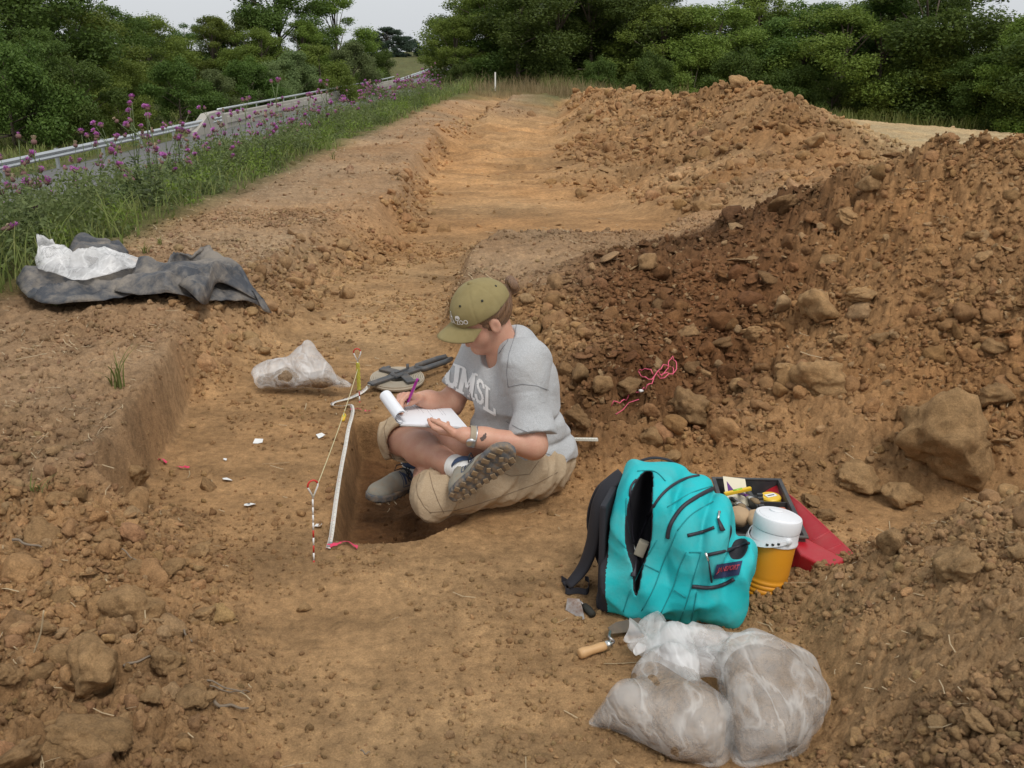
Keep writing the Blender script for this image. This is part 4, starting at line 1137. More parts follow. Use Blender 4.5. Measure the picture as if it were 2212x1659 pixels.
# small green seedlings on the bank
for (px, py, h, lab) in [(255, 840, .16, 'tallest grass tuft on the edge of the cut bank at left'), (122, 660, .05, 'small tuft of grass in front of the tarpaulin'), (312, 548, .08, 'maize seedling behind the tarpaulin'), (345, 530, .06, 'seedling right of the maize seedling behind the tarpaulin'),
                         (720, 345, .12, 'lone weed on the bank beside the trench'), (458, 402, .12, 'weed at the lower edge of the thistles'), (90, 1075, .05, 'tiny green sprout at the left edge in the rubble')]:
    w = on(px, py); m_ = 14; xx = np.full(m_, 0.) + r_.normal(0, .012, m_); yy = r_.normal(0, .012, m_)
    o = blades('grass_tuft', xx, yy, np.zeros(m_), r_.uniform(.5, 1., m_) * h * 1.3, .0022 + h * .012, r_, M_grass, 1.3, 4, None); o.location = w; tag(o, lab, 'grass tuft')
# ------------------------------------------------------------------ implicit shapes -> one smooth continuous mesh
def V3(*a): return np.array(a if len(a) == 3 else a[0], float)
def cap_(P, a, b, ra, rb):
    a = np.asarray(a, float); b = np.asarray(b, float); ab = b - a; t = np.clip(((P - a) @ ab) / max(ab @ ab, 1e-9), 0, 1)
    return np.linalg.norm(P - a - t[:, None] * ab, axis=1) - (ra + (rb - ra) * t)
def ell_(P, c, r, R=None):
    q = P - np.asarray(c, float)
    if R is not None: q = q @ R          # columns of R are the local axes
    r = np.asarray(r, float); k0 = np.linalg.norm(q / r, axis=1); k1 = np.linalg.norm(q / (r * r), axis=1)
    return k0 * (k0 - 1) / np.maximum(k1, 1e-6)
def box_(P, c, h, R=None, rd=.01):
    q = P - np.asarray(c, float)
    if R is not None: q = q @ R
    q = np.abs(q) - (np.asarray(h, float) - rd)
    return np.linalg.norm(np.maximum(q, 0), axis=1) + np.minimum(q.max(1), 0) - rd
def smin(a, b, k):
    h = np.clip(.5 + .5 * (b - a) / k, 0, 1); return b + (a - b) * h - k * h * (1 - h)
def smax(a, b, k): return -smin(-a, -b, k)
def n3p(P, s, seed=0):
    x, y, z = P[:, 0], P[:, 1], P[:, 2]
    return (vn(x + .37 * z, y - .61 * z, s, seed) + vn(y + .41 * x, z - .3 * x, s, seed + 5) + vn(z - .33 * y, x + .47 * y, s, seed + 9)) / 1.7

def surface(f, lo, hi, res):
    """sparse surface nets: verts, quads of f = 0"""
    lo = np.asarray(lo, float); hi = np.asarray(hi, float); B = 8
    nb = np.ceil((hi - lo) / (res * B)).astype(int); n = nb * B + 1
    bc = np.stack(np.meshgrid(*[np.arange(k) for k in nb], indexing='ij'), -1).reshape(-1, 3)
    cen = lo + (bc * B + B / 2) * res
    dc = f(cen); act = np.abs(dc) < res * B * .87 * 1.35
    D = np.ones(n, np.float32)
    sg_ = np.where(dc < 0, -1., 1.)
    for (i, j, k), s_ in zip(bc[(~act) & (dc < 0)], sg_): D[i * B:i * B + B + 1, j * B:j * B + B + 1, k * B:k * B + B + 1] = -1
    off_ = np.stack(np.meshgrid(*[np.arange(B + 1)] * 3, indexing='ij'), -1).reshape(-1, 3)
    ab = bc[act]; ix = (ab[:, None, :] * B + off_[None]).reshape(-1, 3)
    flat = np.unique(ix[:, 0] * n[1] * n[2] + ix[:, 1] * n[2] + ix[:, 2])
    p3 = np.stack([flat // (n[1] * n[2]), (flat // n[2]) % n[1], flat % n[2]], 1)
    vals = np.empty(len(flat), np.float32)
    for s in range(0, len(flat), 400000): vals[s:s + 400000] = f(lo + p3[s:s + 400000] * res)
    D.reshape(-1)[flat] = vals
    S = D < 0
    c = np.zeros(n - 1, np.int8)
    for a in (0, 1):
        for b in (0, 1):
            for e in (0, 1): c += S[a:n[0] - 1 + a, b:n[1] - 1 + b, e:n[2] - 1 + e]
    cells = np.argwhere((c > 0) & (c < 8)); m = len(cells)
    ids = -np.ones(n - 1, np.int32); ids[tuple(cells.T)] = np.arange(m)
    acc = np.zeros((m, 3)); cnt = np.zeros(m)
    corners = [(a, b, e) for a in (0, 1) for b in (0, 1) for e in (0, 1)]
    for p in corners:
        for ax in range(3):
            if p[ax]: continue
            q = list(p); q[ax] = 1
            d0 = D[tuple((cells + p).T)]; d1 = D[tuple((cells + q).T)]; k = (d0 < 0) != (d1 < 0)
            t = np.where(k, d0 / np.where(k, d0 - d1, 1), 0)
            pos = np.array(p, float)[None].repeat(m, 0); pos[:, ax] += t
            acc[k] += pos[k]; cnt[k] += 1
    V = lo + (cells + acc / np.maximum(cnt, 1)[:, None]) * res
    Q = []
    for ax in range(3):
        u, w = (ax + 1) % 3, (ax + 2) % 3
        sl0 = [slice(None)] * 3; sl1 = [slice(None)] * 3; sl0[ax] = slice(0, -1); sl1[ax] = slice(1, None)
        ed = np.argwhere(S[tuple(sl0)] != S[tuple(sl1)])
        ed = ed[(ed[:, u] > 0) & (ed[:, w] > 0) & (ed[:, u] < n[u] - 1) & (ed[:, w] < n[w] - 1)]
        fl = S[tuple(ed.T)]
        cc = []
        for (du, dw) in ((-1, -1), (0, -1), (0, 0), (-1, 0)):
            e2 = ed.copy(); e2[:, u] += du; e2[:, w] += dw; cc.append(ids[tuple(e2.T)])
        q = np.stack(cc, 1); q[~fl] = q[~fl][:, ::-1]; Q.append(q)
    Q = np.concatenate(Q); Q = Q[(Q >= 0).all(1)]
    return V, Q
def smooth_v(V, Q, it=2, lam=.5):
    for _ in range(it):
        A = np.zeros_like(V); N = np.zeros(len(V))
        for k in range(4):
            a, b = Q[:, k], Q[:, (k + 1) % 4]
            np.add.at(A, a, V[b]); np.add.at(N, a, 1); np.add.at(A, b, V[a]); np.add.at(N, b, 1)
        V = V * (1 - lam) + lam * A / np.maximum(N, 1)[:, None]
    return V
def sdf_obj(name, f, lo, hi, res, mat, parent=None, it=2, origin=None):
    V, Q = surface(f, lo, hi, res); V = smooth_v(V, Q, it)
    if origin is not None: V = V - np.asarray(origin)
    return link(name, quads_mesh(name, V, Q, mat, True), parent)

# ------------------------------------------------------------------ the person
def J(px, py, y): return np.array(at(px, py, y=y))
Pel = J(1140, 1003, 3.50); Mid = J(1126, 925, 3.50); Che = J(1108, 838, 3.48); Nek = J(1088, 752, 3.47)
fwd_ = V3(-.87, -.50, 0); lft_ = V3(.50, -.87, 0); up_ = V3(0, 0, 1)
SL = J(1138, 782, 3.32); EL = J(1152, 962, 3.20); WL = J(1003, 940, 3.16)
SR = J(1040, 768, 3.62); ER = J(972, 872, 3.56); WR = J(908, 862, 3.44)
HR = J(1100, 985, 3.60); KR = J(868, 948, 3.60); AR = J(985, 1008, 3.22)
HL = J(1158, 1012, 3.38); KL = J(940, 1072, 3.22); AL = J(912, 1020, 3.62)
Hc = J(1043, 682, 3.43)
def nrm_(v): v = np.asarray(v, float); return v / np.linalg.norm(v)
hF = nrm_(V3(-.86, -.30, -.43)); hU = V3(-.42, -.30, .85); hU = nrm_(hU - hF * (hU @ hF)); hL = np.cross(hU, hF)
RH = np.stack([hF, hL, hU], 1)
def hp(a, b, c): return Hc + RH @ V3(a, b, c)

def finger_chain(base, d, n, L, curl, r0):
    """three bones; d pointing along the finger, n the back of the hand; curl in radians per joint"""
    ax = np.cross(d, n); out = []; p = base; ang = 0
    for k, (l_, c_) in enumerate(zip(L, curl)):
        ang += c_; dd = d * math.cos(ang) - n * math.sin(ang); q = p + dd * l_
        out.append((p, q, r0 * (1 - .07 * k), r0 * (1 - .07 * (k + 1)))); p = q
    return out
def hand(W, d, n, side, curls, thumb_d, tc=(.2, .35)):
    """d: wrist to knuckles, n: back of the hand, side: towards the thumb"""
    d = nrm_(d); n = nrm_(n - d * (n @ d)); s = np.cross(d, n); s = s if s @ side > 0 else -s
    prim = []
    for k, (o_, L0, fl) in enumerate([(.030, .086, (.040, .024, .019)), (.011, .090, (.044, .028, .020)), (-.009, .086, (.040, .026, .019)), (-.028, .077, (.032, .020, .017))]):
        kn = W + d * L0 + s * o_
        prim.append((W + s * o_ * .55 + d * .012, kn, .0155, .0105))
        prim += finger_chain(kn, nrm_(d + s * o_ * 1.5), n, fl, curls[k], .0092 if k < 3 else .0080)
    tb = W + d * .025 + s * .022; td = nrm_(thumb_d)
    prim.append((tb, tb + td * .040, .0155, .0120))
    t2 = nrm_(td + d * tc[0]); prim.append((tb + td * .040, tb + td * .040 + t2 * .030, .0112, .0100))
    t3 = nrm_(t2 + d * tc[1]); prim.append((tb + td * .040 + t2 * .030, tb + td * .040 + t2 * .030 + t3 * .024, .0100, .0080))
    return prim
# the pad lies on the far knee, a little tilted to the face
padC = J(920, 897, 3.38); pad_n = nrm_(V3(.176, .03, .897)); pad_x = V3(.88, .35, -.2); pad_x = nrm_(pad_x - pad_n * (pad_x @ pad_n)); pad_y = np.cross(pad_n, pad_x)
handL = J(955, 934, 3.24)
HLp = hand(WL, handL - WL, V3(.1, -.62, -.75), V3(-.1, -.5, .8), [(.25, .3, .2), (.28, .3, .2), (.3, .35, .25), (.35, .4, .3)], V3(-.72, -.05, .66), (.9, .6))
handR = J(880, 856, 3.40)
HRp = hand(WR, handR - WR, V3(-.1, .35, .93), V3(-.35, -.9, .1), [(.75, .75, .45), (.9, .95, .5), (1.05, 1.1, .6), (1.15, 1.15, .6)], V3(-.75, -.55, -.30), (.8, .4))

def body_sdf(P):
    d = cap_(P, Pel, Mid, .100, .100); d = smin(d, cap_(P, Mid, Che, .100, .095), .05)
    d = smin(d, cap_(P, Che, Nek, .090, .052), .05)
    d = smin(d, cap_(P, SL * .85 + Nek * .15, SR * .85 + Nek * .15, .04, .04), .04)
    # neck and head
    d = smin(d, cap_(P, Nek + up_ * .0, hp(-.025, 0, -.055), .056, .056), .03)
    h = ell_(P, hp(-.008, 0, .030), (.098, .077, .088), RH)
    h = smin(h, ell_(P, hp(.035, 0, -.045), (.058, .060, .076), RH), .03)
    for s in (1, -1): h = smin(h, ell_(P, hp(.045, .031 * s, -.042), (.036, .032, .036), RH), .02)
    h = smin(h, ell_(P, hp(.064, 0, -.103), (.024, .026, .020), RH), .02)
    h = smin(h, ell_(P, hp(.026, 0, -.108), (.045, .042, .030), RH), .03)
    h = smax(h, -ell_(P, hp(.100, .030, .004), (.018, .016, .012), RH), .012)
    h = smax(h, -ell_(P, hp(.100, -.030, .004), (.018, .016, .012), RH), .012)
    h = smin(h, cap_(P, hp(.088, 0, .004), hp(.109, 0, -.030), .0085, .0110), .010)
    for s in (1, -1): h = smin(h, ell_(P, hp(.098, .011 * s, -.036), (.009, .007, .007), RH), .006)
    h = smin(h, ell_(P, hp(.0925, 0, -.061), (.010, .021, .0055), RH), .004)
    h = smin(h, ell_(P, hp(.0915, 0, -.073), (.010, .018, .0060), RH), .004)
    for s in (1, -1):
        ear = ell_(P, hp(-.012, .078 * s, -.016), (.020, .009, .033), RH); ear = smax(ear, -ell_(P, hp(-.006, .088 * s, -.014), (.011, .006, .019), RH), .004)
        h = smin(h, ear, .006)
    d = smin(d, h, .02)
    # arms
    for (a, b, w, r) in ((SL, EL, WL, (.042, .046, .043, .029)), (SR, ER, WR, (.042, .048, .044, .028))):
        u = smin(cap_(P, a, b, r[0], r[1]), cap_(P, b, b * .25 + w * .75, r[2], r[3] + .006), .03); u = smin(u, cap_(P, b * .3 + w * .7, w, r[3] + .006, r[3]), .02)
        d = smin(d, u, .03)
    # legs
    for (a, b, w) in ((HL, KL, AL), (HR, KR, AR)):
        u = smin(cap_(P, a, b, .072, .060), cap_(P, b, b * .62 + w * .38, .060, .063), .03)
        u = smin(u, cap_(P, b * .62 + w * .38, w, .062, .036), .03); d = smin(d, u, .03)
    for (W, pr_) in ((WL, HLp), (WR, HRp)):
        k = np.linalg.norm(P - W, axis=1) < .30
        if k.any():
            Q = P[k]; g = None
            for (a, b, ra_, rb_) in pr_:
                e = cap_(Q, a, b, ra_, rb_); g = e if g is None else smin(g, e, .0045)
            d[k] = smin(d[k], g, .008)
    return d
M_skin, nt, b, out = new_mat('skin')
pos = geopos(nt)
c = mixc(nt, ramp(nt, noise_t(nt, 22, 4, .6, pos), [(.35, 0.), (.7, 1.)]), (.58, .335, .235), (.53, .265, .185))
c = mixc(nt, ramp(nt, noise_t(nt, 240, 3, .6, pos), [(.4, 0.), (.8, .5)]), c, (.47, .23, .15))
nt.links.new(c, b.inputs['Base Color']); b.inputs['Roughness'].default_value = .5; b.inputs['Subsurface Weight'].default_value = .12; b.inputs['Subsurface Radius'].default_value = (.012, .005, .003)
b.inputs['Specular IOR Level'].default_value = .4
bump(nt, b, noise_t(nt, 400, 3, .6, pos), .25, .0008)
ALLJ = np.stack([Pel, Mid, Che, Nek, SL, EL, WL, SR, ER, WR, HR, KR, AR, HL, KL, AL, Hc])
person = empty('person', tuple(Pel * [1, 1, 0]), 0, 'person in olive cap and grey shirt sitting by the pit, writing on a pad', 'person')
PO = np.array(person.location)
sdf_obj('body', body_sdf, ALLJ.min(0) - .16, ALLJ.max(0) + .17, .0042, M_skin, person, 1, PO)

# grey T-shirt
M_shirt, nt, b, out = new_mat('heather_grey_jersey')
pos = geopos(nt)
c = mixc(nt, ramp(nt, noise_t(nt, 420, 3, .7, pos), [(.35, 0.), (.65, 1.)]), (.34, .345, .35), (.49, .495, .50))
c = mixc(nt, ramp(nt, noise_t(nt, 7, 5, .6, pos), [(.5, 0.), (.85, .25)]), c, (.36, .31, .25))
nt.links.new(c, b.inputs['Base Color']); b.inputs['Roughness'].default_value = .95; b.inputs['Specular IOR Level'].default_value = .1; b.inputs['Sheen Weight'].default_value = .15
p_ = bump(nt, b, noise_t(nt, 900, 2, .5, pos), .25, .0006); bump(nt, b, noise_t(nt, 26, 4, .55, pos, 1.2), .45, .010, p_)
sl_end = SL * .13 + EL * .87; sr_end = SR * .25 + ER * .75
def shirt_core(P):
    d = cap_(P, Pel + V3(.015, 0, .035), Mid, .172, .158)
    bel = Mid + fwd_ * .062 + V3(0, 0, -.012)
    d = smin(d, ell_(P, bel, (.120, .155, .115), np.stack([fwd_, lft_, up_], 1)), .05)
    d = smin(d, cap_(P, Mid, Che, .156, .140), .06)
    d = smin(d, ell_(P, Che + fwd_ * .045 + V3(0, 0, -.01), (.095, .135, .082), np.stack([fwd_, lft_, up_], 1)), .05)   # bust
    d = smin(d, cap_(P, Che - fwd_ * .045, Nek - fwd_ * .045 + V3(0, 0, -.03), .122, .082), .06)
    d = smin(d, cap_(P, SL, SR, .068, .068), .06)
    return d
def fold(P, dirv, s, seed): # ridged folds running along dirv
    dirv = nrm_(dirv); q = P - np.outer(P @ dirv, dirv) * .82
    return np.abs(n3p(q, s, seed)) * 2
def shirt_sdf(P):
    d = shirt_core(P)
    aL = cap_(P, SL, EL + (EL - SL) * .1, .068, .084); aR = cap_(P, SR, ER + (ER - SR) * .1, .070, .074)
    uL = nrm_(EL - SL); uR = nrm_(ER - SR)
    aL = smax(aL, (P - sl_end) @ uL, .004); aR = smax(aR, (P - sr_end) @ uR, .004)
    d = smin(d, cap_(P, Che - fwd_ * .06 + up_ * .04, Nek - fwd_ * .050 + up_ * .012, .10, .058), .05); d = smin(d, aL, .085); d = smin(d, aR, .05)
    # neck opening and hem
    nk = cap_(P, Nek + V3(0, 0, .10) + fwd_ * .03, Nek + V3(0, 0, -.005) + fwd_ * .045, .072, .056); d = smax(d, -nk, .006)
    hem = nrm_(V3(-.22, 0, -1.)); hc = J(1175, 992, 3.40)
    d = smax(d, (P - hc) @ hem, .006)
    w = -(fold(P, V3(.7, -.6, .2), 13, 3) - .3) * .016 - (fold(P, up_ + fwd_ * .6, 10, 8) - .3) * .011 + n3p(P, 6, 4) * .010
    crease = np.exp(-(((P - (Mid + V3(0, 0, .035))) @ nrm_(V3(-.25, 0, 1))) / .011) ** 2) * .013 + np.exp(-(((P - (Mid + V3(0, 0, -.045))) @ nrm_(V3(-.1, .1, 1))) / .010) ** 2) * .010
    arm = np.exp(-(((P - (SL + lft_ * -.05)) @ nrm_(V3(.4, 0, .9)) + .05) / .012) ** 2) * .001
    seam = np.exp(-(((P - (SL * .62 + EL * .38)) @ uL) / .0035) ** 2) * .0020 * (((P - SL) @ lft_) > -.06)
    return d - w + crease + arm + seam
SO = sdf_obj('t_shirt', shirt_sdf, ALLJ[:9].min(0) - .2, ALLJ[[0, 1, 2, 3, 4, 5, 7]].max(0) + .2, .0055, M_shirt, person, 1, PO)

def project_strokes(name, strokes, origin, ux, uy, dirv, f, mat, parent, lift=.0060, width=.02, step=.006, origin0=None):
    """2D strokes laid on a surface: each point is pushed along dirv until it meets f = 0"""
    vs = []; fs = []
    for st_ in strokes:
        w_ = st_[0]; pts_ = [np.array(p, float) for p in st_[1:]]
        for a, b in zip(pts_[:-1], pts_[1:]):
            L_ = np.linalg.norm(b - a); n_ = max(1, int(L_ / step)); t_ = (b - a) / L_; s_ = np.array([-t_[1], t_[0]]); m_ = 4
            i0 = len(vs)
            for k in range(n_ + 1):
                for q in range(m_ + 1): vs.append(a + (b - a) * k / n_ + s_ * w_ * (q / m_ - .5))
            for k in range(n_):
                for q in range(m_): i = i0 + k * (m_ + 1) + q; fs.append((i, i + 1, i + m_ + 2, i + m_ + 1))
    vs = np.array(vs); P = origin + vs[:, :1] * ux + vs[:, 1:] * uy; t = np.zeros(len(P))
    dv = nrm_(dirv)
    for _ in range(60): t += np.clip(f(P + t[:, None] * dv), -.02, .02) * .8
    Pf = P + t[:, None] * dv; h_ = .004
    g_ = np.stack([f(Pf + V3(h_, 0, 0)) - f(Pf - V3(h_, 0, 0)), f(Pf + V3(0, h_, 0)) - f(Pf - V3(0, h_, 0)), f(Pf + V3(0, 0, h_)) - f(Pf - V3(0, 0, h_))], 1); g_ /= np.linalg.norm(g_, axis=1)[:, None] + 1e-9
    Pf = Pf + g_ * lift * .6 - dv * lift * .3
    if origin0 is not None: Pf = Pf - origin0
    ok_ = np.abs(t) < .5
    fs = [q for q in fs if all(ok_[i] for i in q) and max(np.linalg.norm(Pf[q[0]] - Pf[q[k]]) for k in (1, 2, 3)) < .04]
    o = link(name, mesh_from(name, Pf, fs, mat, True), parent); return o
M_print = simple('white_print', (.74, .73, .71), .8, .08, 60, coord='geo')
def slab(ch, x0, w=.062, h=.105):
    t = .019; sf = .010; R = []
    if ch == 'U':
        R += [[t, (x0 + t * .6, h), (x0 + t * .6, h * .3), (x0 + w * .3, .012), (x0 + w * .7, .012), (x0 + w - t * .6, h * .3), (x0 + w - t * .6, h)], [sf, (x0 - .006, h), (x0 + .028, h)], [sf, (x0 + w - .028, h), (x0 + w + .006, h)]]
    if ch == 'M':
        R += [[t, (x0 + t * .6, 0), (x0 + t * .6, h)], [t, (x0 + w - t * .6, 0), (x0 + w - t * .6, h)], [t * .8, (x0 + t * .5, h), (x0 + w / 2, h * .28), (x0 + w - t * .5, h)], [sf, (x0 - .008, 0), (x0 + .028, 0)], [sf, (x0 + w - .028, 0), (x0 + w + .008, 0)], [sf, (x0 - .008, h), (x0 + .014, h)], [sf, (x0 + w - .014, h), (x0 + w + .008, h)]]
    if ch == 'S':
        R += [[t * .9, (x0 + w - .006, h * .74), (x0 + w * .8, h * .93), (x0 + w * .5, h * .99), (x0 + w * .2, h * .9), (x0 + w * .15, h * .7), (x0 + w * .35, h * .55), (x0 + w * .7, h * .44), (x0 + w * .86, h * .26), (x0 + w * .76, h * .08), (x0 + w * .45, .0), (x0 + w * .2, h * .08), (x0 + .004, h * .26)]]
    if ch == 'L':
        R += [[t, (x0 + t * .9, 0), (x0 + t * .9, h)], [t * .75, (x0, 0.004), (x0 + w, 0.004)], [t * .7, (x0 + w, 0), (x0 + w, h * .3)], [sf, (x0, h), (x0 + .04, h)]]
    return R
def cast_many(px, f, lift, t0=2.8):
    px = np.asarray(px, float); D_ = np.stack([(px[:, 0] - 1106) / FPX, CP + (829.5 - px[:, 1]) / FPX * SP, -SP + (829.5 - px[:, 1]) / FPX * CP], 1)
    D_ /= np.linalg.norm(D_, axis=1)[:, None]; t = np.full(len(px), t0); o_ = V3(0, 0, CAMZ)
    for _ in range(80): t += np.clip(f(o_ + D_ * t[:, None]), -.03, .05) * .75
    Pf = o_ + D_ * t[:, None]; h_ = .005; g_ = np.stack([f(Pf + e) - f(Pf - e) for e in (V3(h_, 0, 0), V3(0, h_, 0), V3(0, 0, h_))], 1); g_ /= np.linalg.norm(g_, axis=1)[:, None] + 1e-9
    return Pf + g_ * lift, np.abs(f(Pf)) < .004
for ch, quad in (('U', [(512, 588), (590, 614), (502, 712), (575, 740)]), ('M', [(600, 618), (676, 656), (574, 738), (660, 782)]), ('S', [(682, 672), (722, 702), (668, 786), (718, 822)]), ('L', [(722, 712), (766, 748), (714, 836), (776, 872)])):
    w_ = .072 if ch == 'M' else .060; Q_ = [np.array((758 + .4021 * a, 545.8 + .4021 * b)) for a, b in quad]; px = []; fs = []
    for st_ in slab(ch, 0, w_):
        wd = st_[0]; pts_ = [np.array(p, float) for p in st_[1:]]
        for a, b in zip(pts_[:-1], pts_[1:]):
            L_ = np.linalg.norm(b - a); n_ = max(1, int(L_ / .005)); t_ = (b - a) / L_; s_ = np.array([-t_[1], t_[0]]); i0 = len(px); m_ = 4
            for k in range(n_ + 1):
                for q in range(m_ + 1):
                    v = a + (b - a) * k / n_ + s_ * wd * (q / m_ - .5); u_, v_ = v[0] / w_, 1 - v[1] / .105
                    px.append((Q_[0] * (1 - u_) + Q_[1] * u_) * (1 - v_) + (Q_[2] * (1 - u_) + Q_[3] * u_) * v_)
            for k in range(n_):
                for q in range(m_): i = i0 + k * (m_ + 1) + q; fs.append((i, i + 1, i + m_ + 2, i + m_ + 1))
    Pf, ok_ = cast_many(px, shirt_sdf, .0030)
    fs = [q for q in fs if all(ok_[i] for i in q) and max(np.linalg.norm(Pf[q[0]] - Pf[q[k]]) for k in (1, 2, 3)) < .03]
    if fs: link('chest_letter', mesh_from('chest_letter', Pf - PO, fs, M_print, True), person)

# khaki shorts
M_khaki, nt, b, out = new_mat('khaki_twill')
pos = geopos(nt)
c = mixc(nt, ramp(nt, noise_t(nt, 300, 3, .7, pos), [(.3, 0.), (.7, 1.)]), (.36, .27, .175), (.46, .355, .24))
c = mixc(nt, ramp(nt, noise_t(nt, 9, 5, .65, pos), [(.5, 0.), (.75, .55)]), c, (.30, .18, .09))
nt.links.new(c, b.inputs['Base Color']); b.inputs['Roughness'].default_value = .92; b.inputs['Specular IOR Level'].default_value = .15
p_ = bump(nt, b, noise_t(nt, 700, 2, .5, pos), .2, .0006); bump(nt, b, noise_t(nt, 22, 4, .55, pos, 1.5), .5, .010, p_)
def shorts_sdf(P):
    d = cap_(P, Pel + V3(.045, .03, -.005), Pel + V3(.03, -.05, .0), .102, .102)
    d = smin(d, ell_(P, Pel + V3(.02, 0, .03), (.158, .15, .10)), .07)
    uL = nrm_(AL - KL); uR = nrm_(AR - KR)
    tL = smin(cap_(P, HL, KL, .098, .080), cap_(P, KL, KL + uL * .08, .080, .078), .03); tL = smax(tL, (P - (KL + uL * .055)) @ uL, .004)
    tL = smax(tL, -np.maximum(cap_(P, KL + uL * .02, KL + uL * .2, .075, .078), -(P - (KL + uL * .03)) @ uL), .003)
    tR = smin(cap_(P, HR, KR, .104, .086), cap_(P, KR, KR + uR * .08, .086, .086), .03)
    cR = KR + uR * .045; nR = nrm_(uR + V3(.15, -.35, 0)); tR = smax(tR, (P - cR) @ nR, .004)
    tR = smax(tR, -np.maximum(cap_(P, KR + uR * .0, KR + uR * .2, .074, .080), -(P - (cR - nR * .035)) @ nR), .003)
    d = smin(d, tL, .03); d = smin(d, tR, .03)
    w = -(fold(P, V3(-.15, .3, 1.), 13, 13) - .3) * .026 - (fold(P, V3(.3, .6, 1), 27, 17) - .3) * .015 + n3p(P, 7, 14) * .010
    hemL = np.exp(-(((P - (KL + uL * .030)) @ uL) / .003) ** 2) * .003
    return d - w * np.clip(1.2 - np.linalg.norm(P - KL, axis=1) * 0, 0, 1) + hemL
sdf_obj('shorts', shorts_sdf, np.minimum(Pel, np.minimum(KR, KL)) - V3(.14, .2, .14), np.maximum(Pel, np.maximum(HR, AR)) + V3(.20, .2, .17), .0055, M_khaki, person, 1, PO)

def seam_px(name, crop_pts, f, mat, r=.0011, lift=.0006):
    P2_ = []
    for a, b in zip(crop_pts[:-1], crop_pts[1:]):
        for t in np.linspace(0, 1, 8, endpoint=False): P2_.append((a[0] + (b[0] - a[0]) * t, a[1] + (b[1] - a[1]) * t))
    P2_.append(crop_pts[-1]); q, ok_ = cast_many([(758 + .4021 * a, 545.8 + .4021 * b) for a, b in P2_], f, lift)
    q = [p - PO for p, k in zip(q, ok_) if k]; q = [q[0]] + [b for a, b in zip(q, q[1:]) if np.linalg.norm(a - b) < .05]
    if len(q) > 3: MB().tube(q, r, 5).build(name, mat, person, True)
M_kseam = simple('khaki_seam', (.20, .145, .09), .9, .1, 60, coord='geo'); M_gseam = simple('grey_seam', (.20, .20, .21), .9, .1, 60, coord='geo')
seam_px('side_seam', [(420, 1395), (560, 1385), (700, 1345), (860, 1290), (1000, 1240), (1110, 1180)], shorts_sdf, M_kseam)
seam_px('hem_stitching', [(372, 1190), (352, 1240), (358, 1300), (390, 1360), (430, 1400)], shorts_sdf, M_kseam); seam_px('hem_stitching', [(200, 890), (178, 940), (190, 1020), (235, 1110)], shorts_sdf, M_kseam)
seam_px('pocket_seam', [(760, 1160), (860, 1200), (960, 1190), (1010, 1120)], shorts_sdf, M_kseam); seam_px('knee_seam', [(420, 1180), (440, 1260), (470, 1340), (500, 1400)], shorts_sdf, M_kseam)
seam_px('sleeve_seam', [(845, 722), (920, 706), (1000, 716), (1070, 742)], shirt_sdf, M_gseam); seam_px('sleeve_seam', [(845, 722), (836, 640), (850, 540), (880, 450), (890, 380)], shirt_sdf, M_gseam); seam_px('hem_stitching', [(832, 905), (900, 945), (960, 968), (1030, 968)], shirt_sdf, M_gseam)
seam_px('collar_band', [(690, 480), (700, 530), (740, 565), (790, 550), (840, 480), (862, 400), (850, 355)], shirt_sdf, M_gseam, .0016); seam_px('hem_stitching', [(1000, 1060), (1080, 1090), (1160, 1110)], shirt_sdf, M_gseam)
